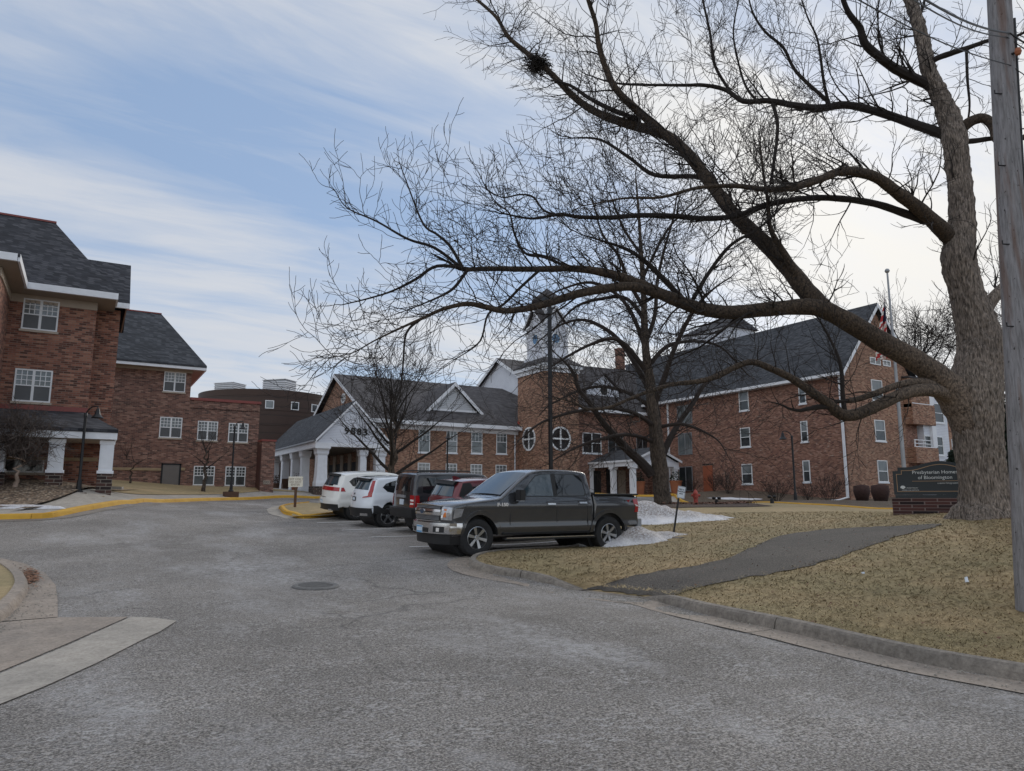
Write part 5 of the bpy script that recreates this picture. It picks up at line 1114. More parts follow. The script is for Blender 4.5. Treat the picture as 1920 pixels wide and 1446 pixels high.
mb = MB(); mb.box(-.32, .32, -.3, .3, .32, .46); mb.build('seat', 'wood_brown', t, local=True)
mb = MB(); mb.box(-.32, .32, .24, .34, .462, 1.15); mb.build('backrest', 'wood_brown', t, local=True)
for s_ in (-1, 1): mb = MB(); mb.box(s_*.33-.04, s_*.33+.04, -.3, .23, .47, .70); mb.build('armrest', 'wood_brown', t, local=True)
for a in (-1, 1):
    for b_ in (-1, 1): mb = MB(); mb.box(a*.28-.03, a*.28+.03, b_*.26-.03, b_*.26+.03, -.1, .319); mb.build('leg', 'beige_trim', t, local=True)
# two small black garden spikes by the bed
for px, py, lb in ((1344, 947, 'small dark garden ornament in the planting bed'), (1448, 948, 'small dark garden fixture with two lamp heads by the yellow kerb')):
    p = at(px, py, 36.5); g = h(p[0], p[1])+LAWN; t = thing('garden_light', lb, 'garden light', (float(p[0]), float(p[1]), g)); mb = MB(); mb.lathe([(.1, 0), (.09, .2), (.03, .26)], (0, 0, 0), 8); mb.build('stem', 'black_metal', t, local=True)
    for s_ in (-1, 1): mb = MB(); mb.lathe([(.001, .24), (.08, .26), (.10, .34), (.05, .40), (.001, .41)], tuple(RT*s_*.13), 10); mb.build('lamp_head', 'black_metal', t, local=True)
# ------------------------------------------------------------------ vehicles
class Car:
    ZP = ([.40, .55, .63, .75, .95, 1.02, 1.12], [0., .004, .012, -.010, .004, .006, -.004])
    def __init__(c, name, label, L_, hw, belt, roof, tum, fc, rc, x, y, heading, wheels, r, group='vehicles parked in the stalls'):
        c.L, c.hw, c.belt, c.roof, c.tum, c.fc, c.rc, c.r = L_, hw, belt, roof, tum, fc, rc, r
        c.wf, c.wr = wheels
        d = 1 if heading > 0 else -1
        xa, xb = x+d*(L_/2-c.wf), x+d*(L_/2-c.wr); za, zb = h(xa, y), h(xb, y)
        yl = (h(x, y+.8)-h(x, y-.8))/1.6*d
        pit = math.atan2(za-zb, abs(xa-xb)); mid = (c.wf+c.wr)/2; xm = L_/2-mid
        zc = (za+zb)/2-math.tan(pit)*xm
        M = Matrix.Rotation(0 if d > 0 else math.pi, 3, 'Z')@Matrix.Rotation(-pit, 3, 'Y')@Matrix.Rotation(math.atan(yl), 3, 'X')
        c.root = thing(name, label, 'pickup truck' if 'pickup' in name else 'car', (x, y, zc), group, rot=M.to_euler())
    def W(c, s, z):
        w = c.hw
        if z < .6: w *= 1-.07*((.6-z)/.4)**2
        if z > c.belt-.15: 
            k = (z-c.belt+.15)/(c.roof-c.belt+.15); w -= .03*min(1, k*4)+(c.tum-.03)*max(0, k-.15)/.85 if k > .15 else .03*k/.15
        w += float(np.interp(z, c.ZP[0], c.ZP[1]))
        if s < 1.: w *= 1-.07*(1-s)**2
        if s > c.L-1.: w *= 1-.06*(1-(c.L-s))**2
        return w
    def P(c, s, t, z, o=0.):
        y = t*c.W(s, z)+(o if t > 0 else -o if t < 0 else 0)
        x = c.L/2-s; a = abs(t)**2.6
        if s < 1.1: x -= c.fc*a*(1-s/1.1)
        if s > c.L-1.1: x += c.rc*a*(1-(c.L-s)/1.1)
        if z > .85: z = z+.03*(1-t*t)*min(1, (z-.85)/.2)
        return (x, y, z)
    def arch(c, sc, r, z0, n=14):
        a0 = math.asin(min(1, (z0-c.r)/r)) if abs(z0-c.r) < r else 0
        return [(sc+r*math.cos(a), c.r+r*math.sin(a)) for a in np.linspace(a0, math.pi-a0, n)]
    def loft(c, outline, ts, name, mat, inset=.03, parent=None):
        n = len(outline); A = np.array(outline, float)
        area = .5*np.sum(A[:, 0]*np.roll(A[:, 1], -1)-np.roll(A[:, 0], -1)*A[:, 1])
        nr = []
        for i in range(n):
            e = A[(i+1) % n]-A[i-1]; e = e/max(np.linalg.norm(e), 1e-9); q = np.array([-e[1], e[0]])*(1 if area > 0 else -1); nr.append(q)
        nr = np.array(nr); mb = MB(); ends = (min(ts), max(ts))
        def ins(t):
            if abs(abs(t)-1) < 1e-6: return inset
            if abs(t) > .975: return inset*.35
            return 0
        for t in ts:
            for (s, z) in A+nr*ins(t): mb.v.append(c.P(s, t, z))
        m_ = len(ts)
        for j in range(m_-1):
            for i in range(n): mb.f.append((j*n+i, j*n+(i+1) % n, (j+1)*n+(i+1) % n, (j+1)*n+i))
        for t, base in ((ts[0], 0), (ts[-1], (m_-1)*n)):
            B2 = A+nr*ins(t); pl2 = [tuple(p) for p in B2]
            xs = np.arange(B2[:, 0].min(), B2[:, 0].max(), .12); ys = np.arange(B2[:, 1].min()+.03, B2[:, 1].max(), .045); GX, GY = np.meshgrid(xs, ys); GX, GY = GX.ravel(), GY.ravel()
            k = inside_np(pl2, GX, GY)
            # keep interior points clear of the outline
            dd = np.sqrt(((np.column_stack([GX, GY])[:, None]-np.array(densify(pl2, .06))[None])**2).sum(-1)).min(1) if len(GX) else np.array([]); k &= dd > .03
            r = delaunay_2d_cdt([Vector(p) for p in pl2]+[Vector((a, b_)) for a, b_ in zip(GX[k], GY[k])], [], [list(range(n))], 1, 1e-6)
            i0 = len(mb.v); mb.v += [c.P(v.x, t, v.y) for v in r[0]]
            for f in r[2]: mb.f.append(tuple(i0+q for q in f))
        o = mb.build(name, mat, parent or c.root, local=True, smooth=True)
        bm = bmesh.new(); bm.from_mesh(o.data); bmesh.ops.remove_doubles(bm, verts=bm.verts, dist=.0008); bmesh.ops.recalc_face_normals(bm, faces=bm.faces); bm.to_mesh(o.data); bm.free()
        o.data.set_sharp_from_angle(angle=rad(38)); return o
    def _patch(c, poly, fn, step, name, mat, skirt, parent):
        pd = densify(poly, step); A = np.array(pd); n = len(pd)
        xs = np.arange(A[:, 0].min()+step*.5, A[:, 0].max(), step); ys = np.arange(A[:, 1].min()+step*.5, A[:, 1].max(), step); GX, GY = np.meshgrid(xs, ys); GX, GY = GX.ravel(), GY.ravel()
        k = inside_np(pd, GX, GY)
        if len(GX): k &= np.sqrt(((np.column_stack([GX, GY])[:, None]-A[None])**2).sum(-1)).min(1) > step*.35
        r = delaunay_2d_cdt([Vector(p) for p in pd]+[Vector((a, b_)) for a, b_ in zip(GX[k], GY[k])], [], [list(range(n))], 1, 1e-6)
        mb = MB(); mb.v = [fn(v.x, v.y, 0) for v in r[0]]; mb.f = [tuple(f) for f in r[2]]
        i0 = len(mb.v); mb.v += [fn(p[0], p[1], 0) for p in pd]+[fn(p[0], p[1], -skirt) for p in pd]
        for i in range(n): mb.f.append((i0+i, i0+(i+1) % n, i0+n+(i+1) % n, i0+n+i))
        o = mb.build(name, mat, parent or c.root, local=True, smooth=True); fixn(o); o.data.set_sharp_from_angle(angle=rad(40)); return o
    def side(c, poly, off, name, mat, sides=(1, -1), skirt=.02, step=.12, parent=None):
        out = [c._patch(poly, lambda s, z, d, sg=sg: c.P(s, sg, z, off+d), step, name, mat, skirt, parent) for sg in sides]
        return out[0]
    def prof(c, pts):
        a = np.array(sorted(pts, key=lambda p: p[1])); return lambda z: float(np.interp(z, a[:, 1], a[:, 0]))
    def face(c, poly, sfun, sgn, off, name, mat, skirt=.02, step=.1, parent=None):
        return c._patch(poly, lambda t, z, d: c.P(sfun(z)-sgn*(off+d), t, z), step, name, mat, skirt, parent)
    def slope(c, p0, p1, t0, t1, off, name, mat, parent=None, nt=10):
        """panel on the sloping line p0->p1 of the profile (windscreen, rear window)"""
        d = np.array(p1)-np.array(p0); n_ = np.array([-d[1], d[0]])/np.linalg.norm(d); n_ = n_ if n_[1] > 0 else -n_
        rows = []; mb = MB()
        for k in range(5):
            q = np.array(p0)+d*k/4+n_*off; tt = t0+(t1-t0)*k/4
            for j in range(nt+1): mb.v.append(c.P(q[0], -tt+2*tt*j/nt, q[1]))
        for k in range(4):
            for j in range(nt): mb.f.append((k*(nt+1)+j, k*(nt+1)+j+1, (k+1)*(nt+1)+j+1, (k+1)*(nt+1)+j))
        o = mb.build(name, mat, parent or c.root, local=True, smooth=True); fixn(o); return o
    def box(c, s0, s1, y0, y1, z0, z1, name, mat, parent=None):
        mb = MB(); mb.box(c.L/2-s1, c.L/2-s0, y0, y1, z0, z1); o = mb.build(name, mat, parent or c.root, local=True)
        bm = bmesh.new(); bm.from_mesh(o.data); bmesh.ops.bevel(bm, geom=bm.edges[:], offset=min(.015, (z1-z0)*.25, abs(y1-y0)*.25), segments=2, affect='EDGES'); bm.to_mesh(o.data); bm.free(); return o
    def wheel(c, s, sg, w=.26, spokes=6, rim='alloy', rr=.62, twin=False, track=None):
        r = c.r; yo = sg*(c.hw-.03 if track is None else track); x = c.L/2-s
        e = bpy.data.objects.new('wheel', None); COL.objects.link(e); e.parent = c.root; e.location = (x, yo-sg*w/2, r); e.empty_display_size = .1
        if sg < 0: e.rotation_euler = (0, 0, math.pi)
        mb = MB(); hw = w/2
        mb.lathe([(r*rr, -hw+.01), (r*.93, -hw), (r*.985, -hw+.025), (r, -hw+.05), (r, hw-.05), (r*.985, hw-.025), (r*.94, hw), (r*.8, hw+.004), (r*rr+.012, hw-.004), (r*rr, hw-.012), (r*rr, -hw+.01)], (0, 0, 0), 40, 'y'); t = mb.build('tyre', 'tyre', e, local=True, smooth=True, angle=35)
        mb = MB(); R_ = r*rr
        mb.lathe([(R_, hw-.012), (R_*.96, hw-.008), (R_*.93, hw-.03), (R_*.90, -hw*.2)], (0, 0, 0), 40, 'y')
        mb.lathe([(.0005, hw-.028), (R_*.17, hw-.028), (R_*.24, hw-.04), (R_*.26, hw-.09)], (0, 0, 0), 20, 'y')
        for k in range(spokes):
            a = 2*math.pi*k/spokes+.26
            for da, wd in (((-.11, .055), (.11, .055)) if twin else ((0, .095),)):
                pa = a+da
                u, v = np.array([math.cos(pa), math.sin(pa)]), np.array([-math.sin(pa), math.cos(pa)])
                def q(rad_, wdt, yy): p = u*rad_+v*wdt; return (p[0], yy, p[1])
                mb.poly_prism([q(R_*.18, -wd*R_, hw-.035), q(R_*.95, -wd*R_*1.55, hw-.018), q(R_*.95, wd*R_*1.55, hw-.018), q(R_*.18, wd*R_, hw-.035)], (0, -.035, 0))
        for k in range(6):
            a = 2*math.pi*k/6; mb.lathe([(.0005, hw-.018), (.012, hw-.02), (.013, hw-.04)], (R_*.2*math.cos(a), 0, R_*.2*math.sin(a)), 6, 'y')
        mb.build('rim', rim, e, local=True, smooth=True, angle=30)
        mb = MB(); mb.lathe([(.0005, hw-.10), (R_*.93, hw-.10)], (0, 0, 0), 24, 'y'); mb.lathe([(.0005, hw-.08), (R_*.6, hw-.08), (R_*.6, hw-.1)], (0, 0, 0), 24, 'y'); mb.build('brake_disc', 'black_plastic', e, local=True)
    def well(c, s, r, dy=.27):
        mb = MB(); y = c.hw-dy; mb.lathe([(.001, -y), (r, -y), (r, y), (.001, y)], (c.L/2-s, 0, c.r), 28, 'y'); mb.build('wheel_well', 'black_plastic', c.root, local=True)
TS = [-1, -.985, -.95, -.85, -.6, -.3, 0, .3, .6, .85, .95, .985, 1]
def strip(c, s0, s1, z0, z1, off, name, mat, sides=(1, -1)): return c.side([(s0, z0), (s1, z0), (s1, z1), (s0, z1)], off, name, mat, sides, skirt=.012, step=.25)

# ---- dark grey pickup, nose towards the drive
c = Car('pickup_truck', 'dark grey crew cab pickup with chrome bumper and black mirrors, nearest of the parked vehicles', 5.89, 1.0, 1.30, 1.955, .20, .27, .05, 7.58+1.965+.0, 15.28, -1, (.98, 4.66), .412)
c.ZP = ([.42, .54, .62, .73, .95, 1.10, 1.17, 1.30], [-.03, -.006, .009, -.011, -.002, .008, .002, -.018])
up = [(.15, .42), (.13, .62), (.115, .80), (.115, .98), (.15, 1.075), (.26, 1.125), (.6, 1.175), (1.1, 1.225), (1.5, 1.265), (1.60, 1.285), (1.85, 1.47), (2.15, 1.69), (2.38, 1.845), (2.52, 1.895), (2.75, 1.932), (3.1, 1.95), (3.5, 1.945), (3.85, 1.925), (4.02, 1.90), (4.075, 1.86), (4.10, 1.75), (4.165, 1.38), (4.17, 1.1), (4.17, .50), (4.12, .46)]
arc = c.arch(.98, .515, .46)
body = c.loft(up+[(3.2, .45), (2.4, .45), (1.62, .46)]+arc+[(.40, .44)], TS, 'body', 'paint_grey')
wall = [(4.20, 1.372), (5.0, 1.36), (5.56, 1.345), (5.63, 1.325), (5.655, 1.25), (5.655, .70), (5.61, .62), (5.30, .60)]+c.arch(4.66, .515, .50)+[(4.20, .48), (4.20, .9)]
for sg in (1, -1): c.loft(wall, [sg*.885, sg*.93, sg*.97, sg*.985, sg*1.], 'bed_side', 'paint_grey', .02)
c.box(4.19, 5.60, -.86, .86, .58, .92, 'bed_floor', 'black_plastic'); 
tg = c.box(5.585, 5.67, -.87, .87, .64, 1.335, 'tailgate', 'paint_grey'); c.box(4.18, 4.24, -.87, .87, .925, 1.36, 'bed_front', 'black_plastic')
for sg in (1, -1): c.box(4.22, 5.61, sg*.83 if sg > 0 else -.985, .985 if sg > 0 else -.83, 1.352, 1.392, 'bed_rail', 'black_plastic')
c.slope((1.66, 1.335), (2.40, 1.852), .83, .86, .012, 'windshield', 'windshield'); c.slope((4.088, 1.80), (4.155, 1.42), .82, .84, .01, 'rear_window', 'car_glass')
wi = c.box(1.6, 1.72, -.75, .7, 1.295, 1.31, 'wiper', 'black_plastic')
c.side([(1.93, 1.315), (2.06, 1.315), (2.56, 1.80), (2.72, 1.845), (3.06, 1.862), (3.10, 1.315)], .004, 'window_trim', 'black_plastic', skirt=.01)
c.side([(2.07, 1.335), (2.58, 1.79), (2.74, 1.83), (3.0, 1.845), (3.02, 1.335)], .008, 'window', 'windshield', skirt=.01)
c.side([(3.06, 1.315), (3.06, 1.862), (3.70, 1.855), (3.86, 1.815), (3.93, 1.72), (3.99, 1.40), (3.95, 1.325)], .005, 'window_trim', 'black_plastic', skirt=.01)
c.side([(3.13, 1.335), (3.13, 1.845), (3.70, 1.838), (3.83, 1.80), (3.90, 1.71), (3.955, 1.41), (3.92, 1.345)], .009, 'window', 'car_glass', skirt=.01)
for sg in (1, -1):
    for s0, z0, z1 in ((1.80, .56, 1.28), (3.085, .52, 1.31), (3.99, .62, 1.38)): strip(c, s0, s0+.012, z0, z1, .003, 'door_seam', 'dark_opening', (sg,))
    for s0, z0 in ((2.80, 1.135), (3.72, 1.16)):
        strip(c, s0-.02, s0+.26, z0-.045, z0+.05, .003, 'handle_recess', 'black_plastic', (sg,)); c.side([(s0+.01, z0-.005), (s0+.23, z0-.005), (s0+.23, z0+.035), (s0+.01, z0+.035)], .04, 'door_handle', 'chrome', (sg,), skirt=.035, step=.2)
    w0 = c.W(1.9, 1.3)
    m_ = c.box(1.93, 2.08, sg*(w0+.05) if sg > 0 else -(w0+.27), w0+.27 if sg > 0 else -(w0+.05), 1.235, 1.475, 'mirror', 'black_plastic')
    c.box(1.96, 2.04, sg*(w0-.05) if sg > 0 else -(w0+.06), w0+.06 if sg > 0 else -(w0-.05), 1.25, 1.31, 'mirror_arm', 'black_plastic', m_)
    c.box(1.94, 2.06, sg*(w0+.07) if sg > 0 else -(w0+.26), w0+.26 if sg > 0 else -(w0+.07), 1.215, 1.233, 'mirror_trim', 'grey_metal', m_)
    ri = []; a0 = .10
    for a in np.linspace(a0, math.pi-a0, 22): ri.append((.98+.60*math.cos(a), .412+.60*math.sin(a)))
    for a in np.linspace(math.pi-a0, a0, 22): ri.append((.98+.51*math.cos(a), .412+.51*math.sin(a)))
    c.side(ri, .022, 'arch_flare', 'paint_grey', (sg,), skirt=.03, step=.08); c.side([(s+3.68, z) for s, z in ri], .022, 'arch_flare', 'paint_grey', (sg,), skirt=.03, step=.08)
    strip(c, 1.62, 4.14, .455, .50, .006, 'rocker_trim', 'black_plastic', (sg,))
    rb = c.box(1.62, 4.16, sg*.93 if sg > 0 else -1.09, 1.09 if sg > 0 else -.93, .345, .395, 'running_board', 'black_plastic'); c.box(1.66, 4.12, sg*1.055 if sg > 0 else -1.098, 1.098 if sg > 0 else -1.055, .385, .402, 'running_board_trim', 'chrome', rb)
    # lamps
    c.side([(5.51, .93), (5.64, .93), (5.64, 1.27), (5.47, 1.27), (5.49, 1.13), (5.54, 1.08)], .008, 'tail_lamp', 'lamp_red', (sg,), step=.06)
    c.side([(5.515, 1.135), (5.63, 1.10), (5.63, 1.075), (5.56, 1.08)], .012, 'tail_lamp_strip', 'lamp_white', (sg,), step=.06)
    c.side([(.16, .83), (.40, .88), (.47, 1.045), (.20, 1.055)], .006, 'headlamp', 'headlamp_glass', (sg,), step=.06)
    c.wheel(.98, sg, .275, 6, 'alloy', .60, track=.99); c.wheel(4.66, sg, .275, 6, 'alloy', .60, track=.99)
c.well(.98, .50); c.well(4.66, .50)
sf_ = c.prof([(.15, .42), (.13, .62), (.115, .80), (.115, .98), (.15, 1.075)])
def fr_(t0, t1, z0, z1, off, name, mat, skirt=.04, par=None): return c.face([(t0, z0), (t1, z0), (t1, z1), (t0, z1)], sf_, 1, off, name, mat, skirt, .12, par)
gr = fr_(-.70, .70, .775, 1.09, .008, 'grille', 'black_plastic')
for z in (.80, .825, .85, .875, 1.03, 1.055): fr_(-.67, .67, z, z+.009, .016, 'grille_bar', 'grey_metal', .01, gr)
fr_(-.72, .72, 1.083, 1.103, .03, 'grille_trim', 'chrome', .04, gr); fr_(-.70, .70, .762, .778, .03, 'grille_trim', 'chrome', .04, gr)
fr_(-.74, .74, .965, 1.012, .045, 'grille_bar', 'chrome', .05, gr); fr_(-.74, .74, .895, .942, .045, 'grille_bar', 'chrome', .05, gr); fr_(-.74, -.50, .94, .967, .043, 'grille_bar', 'chrome', .05, gr); fr_(.50, .74, .94, .967, .043, 'grille_bar', 'chrome', .05, gr); fr_(-.1, .1, .94, .967, .043, 'grille_bar', 'chrome', .05, gr)
c.face([(.128*math.cos(a), .953+.052*math.sin(a)) for a in np.linspace(0, 6.283, 24, endpoint=False)], sf_, 1, .058, 'emblem_rim', 'chrome', .02, .05, gr)
c.face([(.112*math.cos(a), .953+.042*math.sin(a)) for a in np.linspace(0, 6.283, 24, endpoint=False)], sf_, 1, .061, 'emblem', 'letter_navy', .01, .05, gr)
for sg in (1, -1):
    a, b_ = sorted((sg*.73, sg*.995)); hl = fr_(a, b_, .80, 1.075, .012, 'headlamp', 'headlamp_glass', .03)
    a, b_ = sorted((sg*.80, sg*.87)); fr_(a, b_, .86, 1.03, .018, 'marker_lamp', 'lamp_amber', .01, hl)
    a, b_ = sorted((sg*.74, sg*.79)); fr_(a, b_, .84, 1.03, .018, 'lamp_bezel', 'chrome', .01, hl); a, b_ = sorted((sg*.885, sg*.96)); fr_(a, b_, .875, .96, .018, 'lamp_lens', 'chrome', .01, hl)
sb = lambda z: .02
def bp(t0, t1, z0, z1, off, name, mat, skirt=.04, par=None): return c.face([(t0, z0), (t1, z0), (t1, z1), (t0, z1)], sb, 1, off, name, mat, skirt, .12, par)
bu = bp(-1.03, 1.03, .50, .735, .0, 'front_bumper', 'chrome', .22)
bp(-.42, .42, .52, .62, .006, 'bumper_intake', 'black_plastic', .01, bu)
for sg in (1, -1):
    a, b_ = sorted((sg*.60, sg*.90)); f_ = bp(a, b_, .53, .66, .006, 'fog_recess', 'black_plastic', .01, bu); a, b_ = sorted((sg*.70, sg*.78)); bp(a, b_, .55, .63, .012, 'fog_lamp', 'lamp_white', .01, bu)
    c.side([(.04, .50), (.44, .50), (.44, .735), (.04, .735)], .012, 'bumper_end', 'chrome', (sg,), skirt=.05, step=.1)
pt_ = bp(-.16, .16, .50, .66, .02, 'number_plate', 'plate_white', .02); bp(-.15, .15, .625, .655, .022, 'plate_band', 'plate_blue', .01, pt_); bp(-.15, .15, .505, .54, .022, 'plate_band', 'plate_blue', .01, pt_)
c.face([(-.98, .27), (.98, .27), (.98, .50), (-.98, .50)], lambda z: .12, 1, 0, 'air_dam', 'black_plastic', .3, .15)
c.box(5.61, 5.76, -.93, .93, .56, .76, 'rear_bumper', 'grey_metal')
# lettering on the flanks: wing badge and bed decal
for sg in (1, -1):
    xd = (-1, 0, 0) if sg > 0 else (1, 0, 0)
    textmesh('F-150', .10, (c.L/2-1.60, sg*(c.W(1.55, 1.15)+.006), 1.135), xd, (0, 0, 1), 'wing_badge', 'lamp_white', c.root, depth=.006, bold=.004, local=True, sx=1.25)
    for k, (ch_, mt) in enumerate((('4', 'letter_black'), ('X', 'lamp_red'), ('4', 'letter_black'))): textmesh(ch_, .125, (c.L/2-(5.16+.12*k), sg*(c.W(5.3, 1.2)+.005), 1.19), xd, (0, 0, 1), 'bed_decal', mt, c.root, depth=.001, bold=.004, local=True, sx=1.2)

def suv(name, label, L_, hw, belt, roof, top, x, y, wheels, r, matp, glasspoly, rear, lo=.42, rc=.22, fc=.22, tum=.17, clad=.0):
    c = Car(name, label, L_, hw, belt, roof, tum, fc, rc, x, y, 1, wheels, r)
    ar, af = c.arch(wheels[1], r+.075, lo+.02), c.arch(wheels[0], r+.075, lo+.02)
    bot = [(L_-.25, lo+.06)]+[(s, z) for s, z in ar]+[((wheels[0]+wheels[1])/2, lo)]+af+[(.32, lo)]
    c.loft(top+bot, TS, 'body', matp); c.well(wheels[0], r+.06, .25); c.well(wheels[1], r+.06, .25)
    for sg in (1, -1): c.wheel(wheels[0], sg, .23, 5, 'alloy', .68, track=hw-.02); c.wheel(wheels[1], sg, .23, 5, 'alloy', .68, track=hw-.02)
    c.side(glasspoly, .006, 'window', 'car_glass', step=.12, skirt=.01)
    c.rp = c.prof(rear); c.rear = rear
    return c
def rf_(c, poly, off, name, mat, skirt=.02, par=None, step=.1): return c.face(poly, c.rp, -1, off, name, mat, skirt, step, par)
def rect(t0, t1, z0, z1): return [(t0, z0), (t1, z0), (t1, z1), (t0, z1)]
def front_top(b, hl=.88):   # bonnet and windscreen shared by the crossovers
    return [(.10, .42), (.06, .55), (.04, hl-.15), (.10, hl), (.35, b-.10), (.8, b-.04), (1.25, b+.02)]
# ---- first white crossover: full width red lamp band
rear = [(4.40, 1.585), (4.58, 1.27), (4.66, 1.16), (4.70, 1.02), (4.72, .80), (4.74, .62), (4.70, .45)]
top = front_top(1.10)+[(1.55, 1.27), (2.0, 1.53), (2.25, 1.64), (2.6, 1.69), (3.2, 1.70), (3.8, 1.675), (4.15, 1.645), (4.42, 1.61)]+rear
c = suv('parked_car', 'cream white crossover with a full width red tail lamp band, farthest of the parked vehicles', 4.74, .965, 1.10, 1.70, top, 7.50+2.37, 26.18, (.93, 3.75), .37, 'paint_white', [(1.7, 1.14), (2.25, 1.55), (2.7, 1.60), (3.5, 1.58), (4.0, 1.50), (4.22, 1.38), (4.05, 1.22), (3.6, 1.14)], rear, rc=.32)
c.slope((4.44, 1.56), (4.60, 1.24), .74, .84, .012, 'rear_window', 'windshield')
rf_(c, [(-.80, 1.625), (.80, 1.625), (.78, 1.545), (-.78, 1.545)], .10, 'spoiler', 'black_plastic', .1)
rf_(c, rect(-.62, .62, 1.20, 1.33), .012, 'rear_window_base', 'car_glass')
rf_(c, rect(-.97, .97, 1.03, 1.165), .014, 'tail_lamp', 'lamp_red'); 
for sg in (1, -1): c.side([(4.42, 1.03), (4.66, 1.03), (4.62, 1.165), (4.50, 1.165)], .012, 'tail_lamp', 'lamp_red', (sg,), step=.06)
b_ = rf_(c, [(-.99, .58), (.99, .58), (.99, .76), (-.99, .76)], .05, 'rear_bumper', 'paint_white', .06); rf_(c, rect(-.96, .96, .36, .575), .02, 'lower_valance', 'black_plastic', .1)
p_ = rf_(c, rect(-.17, .17, .585, .70), .06, 'number_plate', 'plate_white'); rf_(c, rect(-.17, .17, .685, .70), .063, 'plate_band', 'plate_blue', .01, p_)
rf_(c, rect(-.30, .30, .80, .815), .012, 'tailgate_seam', 'dark_opening', .01)
for sg in (1, -1): rf_(c, rect(min(sg*.55, sg*.70), max(sg*.55, sg*.70), .34, .40), .04, 'exhaust', 'chrome', .1)
# ---- second white crossover: tall red lamps on the pillars
rear = [(4.22, 1.55), (4.43, 1.25), (4.50, 1.12), (4.53, 1.0), (4.55, .80), (4.60, .62), (4.55, .45)]
top = front_top(1.06)+[(1.5, 1.22), (1.95, 1.48), (2.2, 1.575), (2.6, 1.62), (3.2, 1.63), (3.7, 1.60), (4.05, 1.585), (4.24, 1.575)]+rear
c = suv('parked_car', 'silvery white crossover with tall red pillar lamps, beside the black boxy car', 4.60, .94, 1.06, 1.63, top, 7.72+2.3, 23.44, (.90, 3.68), .37, 'paint_pearl', [(1.65, 1.10), (2.2, 1.49), (2.7, 1.54), (3.4, 1.52), (3.85, 1.42), (4.02, 1.30), (3.8, 1.16), (3.4, 1.10)], rear, rc=.34)
c.slope((4.26, 1.51), (4.45, 1.20), .72, .80, .012, 'rear_window', 'windshield')
rf_(c, [(-.80, 1.585), (.80, 1.585), (.74, 1.50), (-.74, 1.50)], .12, 'spoiler', 'black_plastic', .1); rf_(c, [(-.84, 1.60), (.84, 1.60), (.82, 1.575), (-.82, 1.575)], .16, 'spoiler_lip', 'paint_pearl', .14)
for sg in (1, -1):
    pts = [(sg*.80, 1.50), (sg*.92, 1.52), (sg*.985, 1.20), (sg*.97, 1.0), (sg*.62, .955), (sg*.64, .985), (sg*.84, 1.03), (sg*.86, 1.2)]
    rf_(c, pts, .014, 'tail_lamp', 'lamp_red', step=.08); rf_(c, rect(min(sg*.60, sg*.88), max(sg*.60, sg*.88), .39, .47), .05, 'exhaust', 'chrome', .08)
    c.side([(3.2, .44), (4.1, .64), (4.28, .72), (4.50, .72), (4.50, .47), (3.2, .44)][:5], .004, 'cladding', 'black_plastic', (sg,), skirt=.01)
rf_(c, rect(-1., 1., .36, .64), .03, 'lower_valance', 'black_plastic', .1)
p_ = rf_(c, rect(-.19, .19, .85, .97), .012, 'number_plate', 'letter_black'); rf_(c, rect(-.13, .13, .875, .945), .015, 'plate_face', 'plate_white', .01, p_)
rf_(c, [(-.045, 1.03), (.045, 1.03), (.045, 1.065), (0, 1.085), (-.045, 1.065)], .014, 'emblem', 'letter_black')
# ---- black boxy off-roader
rear = [(4.28, 1.74), (4.36, 1.55), (4.42, 1.22), (4.44, 1.0), (4.45, .80), (4.45, .66), (4.42, .5)]
top = [(.10, .48), (.06, .7), (.06, .98), (.14, 1.08), (.5, 1.14), (1.3, 1.18), (1.42, 1.22), (1.85, 1.66), (1.98, 1.73), (2.3, 1.765), (3.2, 1.78), (4.1, 1.775), (4.22, 1.77)]+rear
c = suv('parked_car', 'black boxy off-roader with upright tailgate and square red lamps', 4.47, .92, 1.14, 1.78, top, 8.28+2.235, 20.72, (.86, 3.55), .375, 'paint_black', [(1.75, 1.20), (2.05, 1.62), (2.2, 1.66), (3.2, 1.67), (4.0, 1.66), (4.12, 1.62), (4.14, 1.24), (3.9, 1.20)], rear, lo=.5, rc=.12, tum=.12)
c.side([(3.05, 1.20), (3.15, 1.20), (3.15, 1.67), (3.05, 1.67)], .010, 'pillar', 'paint_black', step=.2)
rf_(c, [(-.76, 1.24), (.76, 1.24), (.72, 1.66), (-.72, 1.66)], .012, 'rear_window', 'car_glass')
for sg in (1, -1):
    a, b_ = sorted((sg*.78, sg*.985)); tl = rf_(c, rect(a, b_, .80, 1.15), .014, 'tail_lamp', 'lamp_red'); 
    c.side([(4.28, .80), (4.43, .80), (4.41, 1.15), (4.27, 1.15)], .010, 'tail_lamp', 'lamp_red', (sg,), step=.06)
    for z in (.88, .975): rf_(c, rect(a+.02, b_-.02, z, z+.05), .018, 'lamp_reflector', 'lamp_white', .01, tl)
    mb = MB(); yy = sg*.62; mb.tube(smoothline([(c.L/2-2.35, yy, 1.79), (c.L/2-2.45, yy, 1.845), (c.L/2-3.2, yy, 1.855), (c.L/2-4.05, yy, 1.845), (c.L/2-4.15, yy, 1.79)], 4), .018, 6); mb.build('roof_rail', 'black_plastic', c.root, local=True)
rf_(c, rect(-.45, .25, 1.045, 1.12), .03, 'tailgate_trim', 'grey_metal', .04); p_ = rf_(c, rect(-.36, -.04, .86, 1.0), .02, 'number_plate', 'plate_white')
rf_(c, rect(-1.02, 1.02, .50, .76), .12, 'rear_bumper', 'black_plastic', .14)
c.box(4.30, 4.5, .3, .42, .30, .36, 'exhaust', 'chrome')
